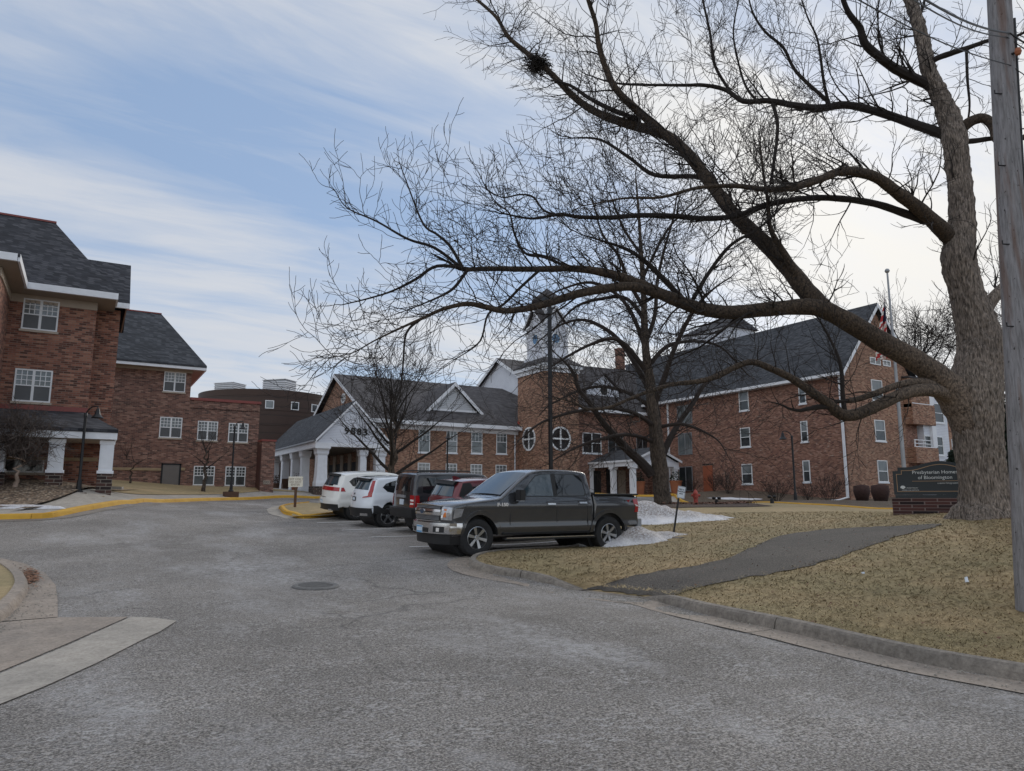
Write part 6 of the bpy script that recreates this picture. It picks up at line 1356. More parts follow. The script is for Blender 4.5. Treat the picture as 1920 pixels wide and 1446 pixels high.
# ---- dark red crossover with black spoiler
rear = [(4.25, 1.60), (4.47, 1.27), (4.55, 1.14), (4.58, 1.0), (4.60, .80), (4.64, .62), (4.6, .45)]
top = front_top(1.09)+[(1.5, 1.26), (1.95, 1.52), (2.2, 1.62), (2.6, 1.665), (3.2, 1.675), (3.8, 1.655), (4.1, 1.635), (4.27, 1.62)]+rear
c = suv('parked_car', 'dark red crossover with black roof spoiler, mostly hidden behind the grey pickup', 4.66, .935, 1.09, 1.675, top, 8.1+2.33, 18.0, (.92, 3.66), .365, 'paint_red', [(1.65, 1.13), (2.2, 1.53), (2.7, 1.58), (3.4, 1.56), (3.85, 1.50), (4.0, 1.44), (3.8, 1.2), (3.5, 1.13)], rear, rc=.28)
c.slope((4.29, 1.56), (4.50, 1.22), .74, .84, .012, 'rear_window', 'windshield')
rf_(c, [(-.84, 1.625), (.84, 1.625), (.78, 1.53), (-.78, 1.53)], .11, 'spoiler', 'black_plastic', .1)
for sg in (1, -1):
    c.side([(3.72, 1.25), (3.98, 1.60), (4.26, 1.585), (4.44, 1.26), (4.2, 1.2)], .012, 'pillar_panel', 'black_plastic', (sg,), step=.1)
    a, b_ = sorted((sg*.62, sg*.99)); rf_(c, rect(a, b_, 1.02, 1.15), .014, 'tail_lamp', 'lamp_red')
rf_(c, rect(-1., 1., .38, .62), .03, 'lower_valance', 'black_plastic', .1); rf_(c, rect(-.18, .18, .80, .93), .012, 'number_plate', 'plate_white')
mb = MB(); mb.poly_prism([(c.L/2-4.0, -.02, 1.66), (c.L/2-3.75, -.02, 1.68), (c.L/2-3.95, -.02, 1.76), (c.L/2-4.02, -.02, 1.755)], (0, .04, 0)); mb.build('roof_aerial', 'paint_red', c.root, local=True)
# ------------------------------------------------------------------ trees
def rv(rng): 
    while True:
        v = Vector((rng.uniform(-1, 1), rng.uniform(-1, 1), rng.uniform(-1, 1)))
        if .05 < v.length < 1: return v.normalized()
def grow(mb, rng, p, d, ln, r, lvl, cfg):
    """one branch with its side branches; lvl 0 is the thinnest"""
    n = 6 if lvl > 1 else (5 if lvl == 1 else 4); pts = [p.copy()]; q = p.copy(); dd = d.normalized(); w = cfg['wig']*(1 if lvl else .8)
    for k in range(n):
        dd = (dd+rv(rng)*w+Vector((0, 0, cfg['up']*(.6 if lvl > 1 else 1.)))).normalized(); q = q+dd*(ln/n)*rng.uniform(.85, 1.15); pts.append(q.copy())
    tip = max(cfg['tip'], r*.3); rads = [r+(tip-r)*(k/n) for k in range(n+1)]
    mb.tube(pts, rads, 6 if r > .03 else (4 if r > .012 else 3), cap=False)
    if lvl <= 0: return
    cnt = max(2, int(cfg['cnt'][lvl]*rng.uniform(.8, 1.2)*max(.5, min(1.4, ln/cfg['len'][lvl]))))
    for j in range(cnt):
        t = rng.uniform(.18, 1.) if j < cnt-1 else 1.; i = min(int(t*n), n-1); f = t*n-i; pp = pts[i].lerp(pts[i+1], f); ax = (pts[i+1]-pts[i]).normalized()
        sd_ = rv(rng); sd_ = (sd_-ax*sd_.dot(ax)); sd_ = sd_.normalized() if sd_.length > .1 else ax.orthogonal(); a = rad(rng.uniform(*cfg['ang']))
        nd = ax*math.cos(a)+sd_*math.sin(a) if t < 1 else ax+sd_*.2
        rr = rads[i]*rng.uniform(.5, .72); grow(mb, rng, pp, nd, cfg['len'][lvl-1]*rng.uniform(.55, 1.25)*(1-.35*t*(lvl > 1)), max(rr, cfg['tip']*1.2), lvl-1, cfg)
def limb_from(spec, n=5):
    """spec: (px, py, depth, width in picture pixels); returns smooth path and radii"""
    P = [tuple(at(a, b_, c))+(w*c/1340/2,) for a, b_, c, w in spec]; S = smoothline(P, n)
    return [Vector(s[:3]) for s in S], [max(float(s[3]), .004) for s in S]
def knobbly(rng, path, rads, amp=.06):
    return path, [r*(1+amp*math.sin(k*1.7+rng.random())*rng.uniform(.3, 1)) for k, r in enumerate(rads)]
def spawn(mb, rng, path, rads, cfg, dens, lvl=2, t0=.15, up=.25, lenk=1., rmax=.05, away=None):
    L_ = [0.]
    for a, b_ in zip(path, path[1:]): L_.append(L_[-1]+(b_-a).length)
    n = int(L_[-1]*dens)
    for j in range(n):
        s = L_[-1]*(t0+(1-t0)*(j+rng.random())/n); i = max(0, min(len(path)-2, next(k for k in range(len(L_)) if L_[k] >= s-1e-9)-1)); f = (s-L_[i])/max(L_[i+1]-L_[i], 1e-6)
        p = path[i].lerp(path[i+1], f); ax = (path[i+1]-path[i]).normalized(); R_ = rads[i]
        sd_ = rv(rng)+Vector((0, 0, up)); sd_ = sd_-ax*sd_.dot(ax); sd_ = sd_.normalized() if sd_.length > .1 else Vector((0, 0, 1)); a = rad(rng.uniform(30, 70))
        l = lvl if rng.random() < .55 else lvl-1
        grow(mb, rng, p, ax*math.cos(a)+sd_*math.sin(a), cfg['len'][l]*lenk*rng.uniform(.55, 1.3), min(rmax, max(R_*rng.uniform(.16, .36), .009)), l, cfg)
    grow(mb, rng, path[-1], path[-1]-path[-2], cfg['len'][1]*lenk*.8, rads[-1], 1, cfg)

CFG = dict(wig=.30, up=.05, tip=.0047, cnt=(0, 5., 6.2, 5), len=(.34, .74, 1.4, 2.1), ang=(25, 65))
rng = random.Random(11)
base = at(1845, 970, 16); g = h(base[0], base[1])
T = thing('bare_tree', 'huge old bare tree with thick forking trunk and long arching limbs beside the monument sign', 'tree', (float(base[0]), float(base[1]), g))
# trunk: flared foot with root swellings
def trunk_mesh(spec, name, mat, parent, n=40, flare=None, seed=1, lumps=.05, ridge=.0, seg=6):
    from mathutils import noise as mnoise
    path, rads = limb_from(spec, seg); mb = MB(); mb.tube(path, rads, n, cap=True); r2 = random.Random(seed)
    ph = [r2.uniform(0, 6.28) for _ in range(6)]; V = []
    for k, p in enumerate(path):
        for q in range(n):
            v = Vector(mb.v[k*n+q]); d = v-p; a = 2*math.pi*q/n; m_ = 1+lumps*(math.sin(3*a+ph[0]+k*.08)*.6+math.sin(5*a+ph[1]-k*.1)*.4)+.02*math.sin(11*a+ph[2]+k*.3)
            rn = mnoise.noise(Vector((math.cos(a)*rads[k]*16, math.sin(a)*rads[k]*16, p.z*4.2)))+.5*mnoise.noise(Vector((math.cos(a)*rads[k]*34, math.sin(a)*rads[k]*34, p.z*9))); m_ += ridge*(abs(rn)*1.2-.25)/max(rads[k], .12)
            if flare: m_ += flare*math.exp(-max(p.z-path[0].z, 0)/.45)*(.45+.55*math.sin(5*a+ph[3]))
            V.append(tuple(p+d*m_))
    mb.v[:len(V)] = V; return mb.build(name, mat, parent, smooth=True), path, rads
spec = [(1848, 984, 16, 112), (1848, 966, 16, 100), (1849, 945, 16, 86), (1843, 900, 16, 79), (1838, 860, 16, 78), (1834, 815, 16, 80), (1830, 770, 16, 88), (1828, 735, 16, 90), (1834, 690, 16, 82), (1840, 650, 16, 80), (1830, 610, 16, 68), (1812, 545, 16, 57), (1798, 485, 16, 58), (1803, 430, 16, 48), (1802, 380, 16, 43), (1797, 330, 16, 41), (1790, 265, 16, 44), (1783, 230, 16.1, 40), (1765, 185, 16.2, 33), (1742, 135, 16.3, 27), (1730, 80, 16.4, 25), (1716, 28, 16.5, 23), (1690, -40, 16.7, 19), (1650, -130, 17, 14), (1630, -220, 17, 8)]
tk, tpath, trads = trunk_mesh(spec, 'trunk', 'bark_big', T, 130, .20, 3, .05, .045, 14); tpath, trads = tpath[::2], trads[::2]
LIMBS = {
 'A': [(1850, 915, 16.1, 50), (1845, 860, 16.05, 62), (1830, 808, 16., 72), (1803, 758, 16., 70), (1772, 722, 15.9, 56), (1725, 682, 15.6, 62), (1650, 640, 15.4, 57), (1580, 598, 15.2, 52), (1525, 576, 15.1, 46), (1440, 580, 15., 40), (1370, 586, 14.9, 38), (1310, 578, 14.8, 36), (1260, 560, 14.7, 34), (1190, 530, 14.6, 29), (1140, 513, 14.5, 25), (1080, 504, 14.4, 19), (1000, 505, 14.3, 16), (920, 504, 14.2, 14), (872, 506, 14.2, 12)],
 'A1': [(880, 505, 14.2, 10), (820, 499, 14.1, 8), (779, 524, 14.1, 7), (735, 546, 14., 5), (690, 560, 14., 4), (640, 572, 13.9, 2.5)],
 'A2': [(876, 507, 14.2, 8), (852, 539, 14.1, 7), (825, 556, 14., 5), (780, 575, 14., 3), (740, 590, 13.9, 2)],
 'A3': [(868, 503, 14.2, 8), (844, 462, 14.4, 7), (820, 440, 14.4, 6), (793, 419, 14.5, 5), (764, 346, 14.6, 3), (748, 302, 14.6, 1.8)],
 'A4': [(862, 500, 14.2, 8), (815, 465, 14., 7), (764, 448, 13.9, 6), (706, 415, 13.8, 4.5), (651, 390, 13.8, 3), (627, 356, 13.7, 1.6)],
 'A5': [(1062, 500, 14.4, 7), (1020, 482, 14.6, 7), (985, 475, 14.7, 6), (965, 440, 14.8, 5), (955, 400, 14.9, 4), (930, 380, 15, 3), (905, 340, 15, 2)],
 'A6': [(1010, 508, 14.3, 7), (975, 540, 14.1, 6.5), (945, 570, 14., 6), (915, 590, 14, 5), (900, 640, 14, 4), (860, 670, 14, 2)],
 'B': [(1262, 562, 14.7, 26), (1215, 545, 14.5, 26), (1180, 537, 14.3, 25), (1130, 542, 14.1, 24), (1080, 552, 13.9, 22), (1030, 568, 13.8, 20), (990, 578, 13.7, 18), (945, 583, 13.6, 16), (912, 576, 13.5, 15), (875, 570, 13.4, 13), (830, 580, 13.4, 10), (790, 598, 13.3, 8), (745, 618, 13.3, 6), (700, 640, 13.2, 4), (660, 662, 13.2, 3), (610, 672, 13.2, 1.6)],
 'B1': [(790, 598, 13.3, 6), (762, 625, 13.3, 5), (756, 680, 13.3, 4), (750, 740, 13.3, 3), (735, 780, 13.3, 2)],
 'C': [(1560, 590, 15.2, 46), (1520, 555, 15.3, 50), (1482, 508, 15.6, 46), (1440, 462, 15.9, 41), (1395, 420, 16.2, 38), (1368, 392, 16.4, 36), (1329, 339, 16.8, 34), (1285, 284, 17.1, 31), (1245, 252, 17.3, 29), (1179, 233, 17.6, 26), (1125, 214, 17.8, 22), (1081, 186, 18., 19), (1030, 135, 18.2, 16), (986, 98, 18.4, 14), (953, 69, 18.5, 12), (931, 33, 18.6, 9.5), (895, 0, 18.8, 8), (850, -40, 19, 5)],
 'C2': [(1240, 250, 17.3, 20), (1216, 226, 17.2, 20), (1165, 179, 17., 17), (1143, 146, 16.9, 15), (1124, 91, 16.8, 13), (1117, 44, 16.7, 11), (1103, 0, 16.6, 10), (1085, -70, 16.4, 6)],
 'C3': [(1200, 226, 17.4, 12), (1143, 204, 17.6, 11), (1103, 183, 17.7, 9), (1068, 160, 17.8, 7), (1030, 150, 17.9, 3)],
 'C4': [(1329, 339, 16.8, 12), (1300, 331, 17., 11), (1227, 328, 17.2, 10), (1179, 295, 17.4, 8), (1125, 262, 17.6, 6), (1070, 259, 17.8, 3)],
 'D': [(1802, 535, 16.1, 30), (1800, 490, 16.08, 42), (1780, 446, 16., 44), (1728, 396, 15.6, 38), (1683, 362, 15.3, 34), (1645, 334, 15.1, 30), (1607, 322, 14.9, 27), (1573, 322, 14.7, 24), (1538, 336, 14.5, 22), (1486, 352, 14.3, 19), (1434, 355, 14.1, 16), (1380, 349, 13.9, 13), (1310, 352, 13.7, 10), (1240, 370, 13.5, 8), (1170, 372, 13.3, 6), (1100, 385, 13.2, 3)],
 'D2': [(1735, 415, 15.8, 18), (1687, 397, 15.7, 18), (1640, 382, 15.7, 16), (1580, 373, 15.6, 15), (1514, 372, 15.5, 14), (1434, 385, 15.4, 13), (1380, 405, 15.3, 13), (1320, 410, 15.2, 13), (1260, 405, 15., 12), (1200, 404, 14.9, 12), (1143, 408, 14.8, 11), (1085, 407, 14.7, 9), (1049, 402, 14.6, 8), (998, 410, 14.5, 6), (946, 401, 14.4, 4)],
 'D3': [(1049, 404, 14.6, 6), (1020, 395, 14.7, 5), (1000, 370, 14.8, 5), (975, 365, 14.8, 4), (940, 370, 14.9, 3), (905, 350, 15, 2)],
 'E': [(1798, 285, 16.05, 18), (1792, 266, 16.05, 24), (1767, 252, 16.2, 24), (1711, 232, 16.6, 21), (1649, 211, 17., 19), (1587, 197, 17.4, 18), (1538, 203, 17.6, 17), (1486, 197, 17.9, 15), (1441, 189, 18.1, 13), (1394, 190, 18.3, 12), (1361, 169, 18.5, 10), (1320, 160, 18.6, 9), (1270, 160, 18.7, 7), (1161, 157, 18.9, 5), (1106, 142, 19, 2.5)],
 'E2': [(1372, 176, 18.5, 8), (1340, 122, 18.6, 7), (1332, 66, 18.7, 6), (1318, 0, 18.8, 5), (1312, -50, 18.9, 3)],
 'E3': [(1555, 198, 17.5, 8), (1545, 156, 17.5, 7), (1538, 104, 17.4, 6), (1531, 69, 17.4, 5), (1514, 32, 17.3, 4), (1500, -10, 17.3, 3)],
 'E4': [(1549, 187, 17.5, 9), (1493, 135, 17.7, 8), (1469, 90, 17.8, 7), (1435, 60, 17.9, 6), (1412, 25, 18., 5), (1400, -20, 18.1, 3)],
 'E5': [(1425, 195, 18.1, 7), (1400, 165, 18.2, 6), (1385, 120, 18.3, 5), (1375, 60, 18.3, 4), (1385, 0, 18.4, 3)],
 'E6': [(1448, 192, 18.1, 9), (1458, 235, 17.8, 8), (1452, 300, 17.5, 7), (1444, 345, 17.3, 5)],
 'G': [(1762, 188, 16.25, 16), (1742, 162, 16.3, 26), (1712, 146, 16.25, 28), (1680, 130, 16., 26), (1650, 108, 15.8, 24), (1622, 82, 15.6, 22), (1612, 52, 15.5, 18), (1590, 22, 15.4, 15), (1575, -20, 15.3, 12), (1560, -80, 15.2, 6)],
 'H': [(1742, 130, 16.3, 14), (1752, 112, 16.2, 14), (1790, 98, 16., 13), (1820, 88, 15.9, 11), (1855, 76, 15.8, 9), (1900, 70, 15.7, 7), (1960, 40, 15.6, 4)],
 'H2': [(1812, 92, 15.9, 7), (1814, 150, 15.9, 6.5), (1818, 200, 15.9, 5), (1812, 240, 16, 4)],
 'I': [(1800, 245, 16, 26), (1820, 228, 15.9, 24), (1845, 222, 15.8, 22), (1862, 238, 15.7, 20), (1868, 262, 15.6, 16), (1895, 270, 15.5, 10), (1940, 240, 15.4, 5)],
 'J': [(1805, 266, 16, 14), (1830, 264, 15.9, 13), (1862, 260, 15.8, 11), (1910, 262, 15.7, 7)],
 'K': [(1835, 610, 16, 34), (1852, 575, 16, 30), (1872, 548, 16, 26), (1905, 520, 16, 22), (1950, 490, 16, 14), (2010, 440, 16, 7)],
 'F': [(1800, 765, 16., 40), (1770, 738, 15.8, 38), (1736, 731, 15.5, 35), (1695, 738, 15.3, 33), (1653, 757, 15.1, 32), (1622, 771, 15., 32), (1601, 778, 14.9, 32), (1577, 777, 14.8, 31), (1552, 756, 14.7, 27), (1524, 737, 14.6, 24), (1485, 710, 14.5, 21), (1447, 692, 14.4, 19), (1410, 679, 14.3, 17), (1375, 690, 14.2, 16), (1347, 705, 14.1, 15), (1311, 715, 14., 14), (1261, 721, 13.9, 12), (1214, 735, 13.8, 10), (1183, 747, 13.7, 9), (1141, 764, 13.6, 8), (1100, 767, 13.6, 7), (1079, 756, 13.5, 5), (1040, 745, 13.5, 3)],
 'F2': [(1755, 722, 15.7, 24), (1722, 716, 15.5, 17), (1684, 722, 15.3, 15), (1643, 737, 15.1, 14), (1610, 748, 15., 13), (1588, 752, 14.9, 11)],
 'F3': [(1584, 775, 14.9, 12), (1580, 740, 14.9, 10), (1578, 698, 14.9, 9), (1570, 665, 14.9, 7), (1548, 620, 15., 5), (1530, 590, 15.1, 3)],
 'F4': [(1556, 762, 14.7, 14), (1530, 764, 14.7, 11), (1500, 770, 14.7, 8)],
 'M1': [(1500, 525, 15.4, 22), (1470, 475, 15.3, 16), (1445, 430, 15.2, 11), (1440, 380, 15.2, 8), (1432, 330, 15.1, 6), (1425, 270, 15.1, 4)],
 'M2': [(1290, 570, 14.8, 12), (1250, 530, 14.9, 13), (1215, 495, 15., 12), (1180, 470, 15., 9), (1140, 455, 15., 6), (1090, 440, 15., 3)],
 'M3': [(1300, 560, 14.9, 10), (1330, 510, 15., 9), (1370, 460, 15., 8), (1420, 430, 15.1, 6), (1460, 395, 15.2, 4), (1500, 350, 15.3, 3)],
}
cr = MB()
NOSP = {'I', 'J', 'F2', 'F4'}
for k, sp in LIMBS.items():
    kw = {'A': .70, 'F': .70, 'B': .72, 'C': .72, 'D': .70, 'G': .72, 'K': .8}.get(k, .85); sp = [(a, b_, c, w*(kw if (k != 'A' or i_ > 4) else 1.)) for i_, (a, b_, c, w) in enumerate(sp)]
    path, rads = limb_from(sp, 5); main = sp[0][3] >= 16
    mb = MB(); p2, r2 = knobbly(rng, path, rads, .05); mb.tube(p2, r2, 20 if main else 8, cap=True)
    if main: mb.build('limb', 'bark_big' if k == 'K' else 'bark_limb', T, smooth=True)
    else: i = len(cr.v); cr.v += mb.v; cr.f += [tuple(i+q for q in f) for f in mb.f]
    if k in NOSP: dens, t0 = .8, .6
    elif k == 'A': dens, t0 = 4.2, .42
    elif k in ('F', 'C', 'D', 'B'): dens, t0 = 5.2, .16
    else: dens, t0 = 5.8, .12
    lk = 1.0 if k not in ('A1', 'A2', 'A3', 'A4', 'B1', 'A5', 'D3', 'F') else .50
    spawn(cr, rng, path, rads, CFG, dens, 2, t0, .30, lk, .017 if k in ('F', 'F2', 'F3', 'B') else .026); (spawn(cr, rng, path, rads, CFG, dens*.16, 3, t0, .3, lk, .032) if k in ('A', 'B', 'C', 'C2', 'C4', 'D', 'D2', 'E', 'G', 'M2', 'M3', 'M1') else None)
# water shoots and twigs on the trunk itself
spawn(cr, rng, tpath[70:], trads[70:], CFG, 1.3, 2, .05, .2, .9, .03); spawn(cr, rng, tpath[112:], trads[112:], CFG, 3., 2, .05, .3, .9, .04)
cr.build('crown', 'twig', T)
print('big tree faces', len(cr.f))
# nest lodged in the upper limb
p = at(1008, 122, 18.3); mb = MB(); nr = random.Random(4)
for k in range(420):
    a = Vector((nr.gauss(0, .15), nr.gauss(0, .15), nr.gauss(0, .11))); d = rv(nr); d.z *= .5; l = nr.uniform(.08, .24); mb.tube([a-d*l, a+rv(nr)*.02, a+d*l], nr.uniform(.006, .011), 3)
mb.lathe([(.001, -.13), (.14, -.10), (.19, 0), (.15, .09), (.001, .07)], (0, 0, 0), 10)
mb.v = [tuple(Vector(v)+Vector(p)) for v in mb.v]; standalone(mb, 'bird_nest', 'stick_nest', 'dark bird nest of sticks lodged on an upper limb of the huge tree', 'nest')

def free_tree(px, pyb, d, width, hgt, name, label, seed, cfg, trunk_h, nl, spread, mat='bark_mid', twig='twig', lean=0., zb=None, lvl=2, dens=2.2, group=None, radial=True):
    """a free-standing bare tree: short trunk, ascending limbs, twig crown"""
    r_ = random.Random(seed); p = at(px, pyb, d); z0 = h(p[0], p[1])+.08 if zb is None else zb; t = thing(name, label, 'tree', (float(p[0]), float(p[1]), z0), group)
    R0 = width*d/1340/2; O = Vector((p[0], p[1], z0)); mb = MB(); n = 12; path = [O+Vector((0, 0, -.2))]+[O+Vector((r_.uniform(-.03, .03)*k, r_.uniform(-.03, .03)*k, hgt*.62*k/n)) for k in range(1, n+1)]
    rads = [R0*(1.25 if k == 0 else 1.12 if k == 1 else 1)*(1-.80*(k/n)**1.1) for k in range(n+1)]; mb.tube(path, rads, 16); mb.build('trunk', mat, t, smooth=True); cm = MB()
    for j in range(nl):
        f = trunk_h+(1-trunk_h)*(j/nl)**.9*.62; q = f/.62*n if f < .62 else n-.01; i = min(int(q), n-1); s = path[i].lerp(path[i+1], q-i); a = 2.4*j+r_.uniform(-.4, .4); el = rad(r_.uniform(25, 55)+30*j/nl)
        dv = Vector((math.cos(a)*math.cos(el), math.sin(a)*math.cos(el), math.sin(el))); ln = spread*(1-.45*j/nl)*r_.uniform(.8, 1.15); pts = [s]; q_ = s.copy(); dd = dv.copy()
        for k in range(7): dd = (dd+rv(r_)*.14+Vector((0, 0, .05))).normalized(); q_ = q_+dd*ln/7; pts.append(q_.copy())
        rr = [max(R0*.42*(1-.55*j/nl)*(1-.85*k/7), .008) for k in range(8)]; sp = [tuple(x)+(y,) for x, y in zip(pts, rr)]; S = smoothline(sp, 3); P_ = [Vector(x[:3]) for x in S]; Q_ = [float(x[3]) for x in S]; cm.tube(P_, Q_, 7); spawn(cm, r_, P_, Q_, cfg, dens, lvl, .12, .25, 1., .03)
    spawn(cm, r_, path[6:], rads[6:], cfg, dens*1.3, lvl, .1, .2, 1., .03); cm.build('crown', twig, t); print(name, len(cm.f)); return t
# middle tree on the planting bed, drawn limb by limb like the big one
CM = dict(wig=.26, up=.04, tip=.007, cnt=(0, 4.5, 6), len=(.65, 1.4, 2.6), ang=(22, 60))
rng = random.Random(21); b_ = at(1241, 950, 34); T2 = thing('bare_tree', 'middle sized bare tree with shaggy trunk and drooping twigs in front of the entrance porch', 'tree', (float(b_[0]), float(b_[1]), h(b_[0], b_[1])))
tk, tpath, trads = trunk_mesh([(1242, 956, 34, 34.8), (1242, 940, 34, 31.3), (1240, 915, 34, 28.7), (1238, 880, 34, 28.7), (1234, 850, 34, 27.8), (1230, 815, 34, 24.4), (1226, 780, 34, 23.5), (1222, 745, 34, 20.9), (1218, 710, 34, 17.4), (1212, 670, 34, 14.8), (1209, 620, 34, 13.1), (1207, 560, 34, 10.4), (1204, 500, 34, 8.7), (1200, 440, 34, 6.1), (1196, 380, 34, 4.3), (1192, 330, 34, 2.6)], 'trunk', 'bark_mid', T2, 60, .18, 5, .08, .03, 10); tpath, trads = tpath[::2], trads[::2]
M_ = [[(1222, 890, 34, 20), (1200, 865, 33.8, 18), (1175, 842, 33.5, 16), (1150, 815, 33.2, 14), (1125, 785, 33, 11), (1105, 755, 32.8, 9), (1085, 730, 32.6, 8), (1075, 700, 32.5, 6), (1060, 680, 32.4, 4)],
      [(1244, 850, 34, 13), (1255, 825, 34.3, 12), (1275, 790, 34.8, 10), (1300, 755, 35.2, 9), (1318, 725, 35.5, 8), (1345, 700, 35.8, 6), (1380, 690, 36, 4)],
      [(1222, 740, 34, 12), (1195, 690, 34.5, 10), (1170, 650, 35, 9), (1140, 620, 35.5, 8), (1095, 600, 36, 6), (1050, 610, 36.3, 4), (1010, 640, 36.5, 2.5)],
      [(1226, 760, 34, 12), (1245, 710, 33.5, 11), (1262, 660, 33, 9), (1285, 610, 32.6, 8), (1310, 570, 32.3, 6), (1340, 540, 32, 4), (1370, 520, 31.8, 2.5)],
      [(1214, 700, 34, 10), (1180, 655, 33.6, 9), (1150, 635, 33.2, 8), (1110, 645, 33, 6), (1070, 665, 32.8, 5), (1030, 690, 32.6, 3)],
      [(1212, 660, 34, 9), (1190, 600, 34.3, 8), (1160, 555, 34.7, 7), (1110, 530, 35, 6), (1060, 540, 35.3, 4), (1020, 560, 35.5, 3)],
      [(1212, 640, 34, 9), (1228, 590, 34.4, 8), (1232, 530, 34.8, 7), (1245, 470, 35, 5), (1262, 410, 35.2, 3.5), (1270, 360, 35.4, 2)],
      [(1208, 580, 34, 8), (1180, 530, 33.7, 7), (1160, 480, 33.5, 6), (1130, 440, 33.3, 4), (1115, 390, 33.2, 2.5)],
      [(1208, 600, 34, 8), (1175, 560, 34.8, 7), (1130, 560, 35.4, 6), (1080, 575, 36, 5), (1045, 610, 36.4, 3)],
      [(1214, 690, 34, 9), (1250, 650, 34.8, 8), (1300, 640, 35.4, 6), (1350, 650, 35.8, 4), (1390, 690, 36, 3)],
      [(1228, 800, 34, 9), (1190, 775, 33, 8), (1140, 765, 32, 7), (1080, 772, 31.4, 6), (1020, 790, 31, 4.5), (985, 815, 30.8, 3)],
      [(1230, 830, 34, 8), (1180, 815, 33, 7), (1120, 825, 32, 6), (1075, 842, 31.6, 4), (1040, 862, 31.3, 2.5)],
      [(1240, 800, 34, 7), (1275, 795, 33.6, 6), (1310, 805, 33.3, 5), (1345, 825, 33, 3), (1362, 850, 32.8, 2)],
      [(1226, 770, 34, 8), (1185, 740, 34.6, 7), (1130, 725, 35, 6), (1080, 735, 35.4, 5), (1030, 760, 35.8, 3)],
      [(1206, 520, 34, 7), (1235, 460, 34, 5), (1260, 420, 34, 4), (1300, 380, 34, 2.5)],
      [(1204, 480, 34, 6), (1170, 430, 34, 5), (1150, 380, 34, 3)]]
cm = MB()
for sp in M_:
    path, rads = limb_from(sp, 4); cm.tube(path, rads, 9); spawn(cm, rng, path, rads, CM, 4.6, 2, .1, -.1, .9, .028)
spawn(cm, rng, tpath[30:], trads[30:], CM, 3.4, 2, .05, .1, .8, .03)
cm.build('crown', 'twig_brown', T2); print('mid tree', len(cm.f))
hm = MB()     # shaggy shoots hanging along the trunk
for k in range(260):
    i = rng.randrange(20, 60); a = rng.uniform(0, 6.28); r = trads[i]*1.02; p = tpath[i]+Vector((math.cos(a)*r, math.sin(a)*r, 0)); d = Vector((math.cos(a), math.sin(a), rng.uniform(-1.2, .6)))
    grow(hm, rng, p, d, rng.uniform(.25, .7), .007, 0, dict(wig=.5, up=-.25, tip=.004, cnt=(0, 0), len=(.4,), ang=(20, 60)))
hm.build('epicormic_shoots', 'twig_brown', T2)
C3 = dict(wig=.22, up=.06, tip=.0075, cnt=(0, 4.5, 5.5), len=(.6, 1.2, 2.0), ang=(20, 50))
free_tree(737, 900, 38, 17, 7.9, 'bare_tree', 'bare round-headed tree on the island strip behind the white crossovers', 31, C3, .18, 18, 4.7, dens=2.4)
C4 = dict(wig=.25, up=.05, tip=.006, cnt=(0, 4, 4), len=(.35, .7, 1.1), ang=(25, 60))
free_tree(381, 919, 45, 7, 4.6, 'young_tree', 'thin bare young tree in front of the brick wing between lower windows', 33, C4, .30, 8, 1.7, 'bark_mid', 'twig_brown', dens=1.8)
free_tree(243, 919, 44, 4, 2.7, 'young_tree', 'small bare sapling below the tan stone band of the wing', 35, C4, .45, 6, 1., 'bark_mid', 'twig_brown', lvl=1, dens=2.5)
C5 = dict(wig=.30, up=-.01, tip=.005, cnt=(0, 5, 6), len=(.3, .55, .9), ang=(30, 70))
t = free_tree(28, 912, 27.5, 9, 2.2, 'bare_shrub', 'dense bare twiggy shrub tree on pale trunk in the gravel at the left edge', 37, C5, .42, 30, 1.6, 'wood_post', 'twig_pale', dens=5.5)
C6 = dict(wig=.28, up=.05, tip=.009, cnt=(0, 4.5, 6), len=(.7, 1.3, 2.2), ang=(22, 60))
C7 = dict(wig=.28, up=.05, tip=.014, cnt=(0, 5, 6), len=(1.2, 2.4, 4.), ang=(22, 60))
free_tree(1748, 940, 78, 14, 24, 'bare_tree', 'bare background tree rising behind the large right building beyond the flagpole', 41, C7, .45, 20, 7., 'bark_mid', 'twig', dens=1.5, zb=1.3)
free_tree(1885, 940, 30, 14, 8.5, 'bare_tree', 'bare background tree at the right edge behind the utility pole', 43, C6, .5, 12, 3.2, 'bark_mid', 'twig', dens=2., zb=1.2)
# twiggy bushes along the big right building
def bush(px, pyb, d, w, hg, label, seed, mat='twig_brown', group='bare bushes along the large right building'):
    r_ = random.Random(seed); p = at(px, pyb, d); z0 = h(p[0], p[1])+.1; t = thing('bare_bush', label, 'bush', (float(p[0]), float(p[1]), z0), group); O = Vector((p[0], p[1], z0)); mb = MB(); st = MB()
    cb = dict(wig=.22, up=.05, tip=.006, cnt=(0, 4, 5), len=(.3, .5, hg*.7), ang=(15, 45))
    for k in range(int(16*w)):
        a = r_.uniform(0, 6.28); el = rad(r_.uniform(42, 85)); d_ = Vector((math.cos(a)*math.cos(el), math.sin(a)*math.cos(el), math.sin(el))); grow(mb, r_, O+Vector((math.cos(a), math.sin(a), 0))*r_.uniform(0, .15*w), d_, hg*r_.uniform(.6, .85), .013, 2, cb)
    mb.build('twigs', mat, t)
for k, (px, py, d, w, hg, lb) in enumerate([(1368, 930, 53, 1.5, 1.7, 'bare bush left of the first lower window'), (1340, 928, 55, 1.0, 1.2, 'small bare bush beside the orange door'), (1456, 934, 48, 1.6, 1.8, 'bare bush just left of the right gooseneck lamp'), (1556, 941, 45, 1.7, 1.8, 'bare bush beside the corner downspout'), (1514, 938, 46, .9, 1.2, 'small thin bare bush under the narrow windows'), (1300, 925, 57, .9, 1.1, 'low bare bush under the dark sliding door')]):
    bush(px, py, d, w, hg, lb, 50+k)
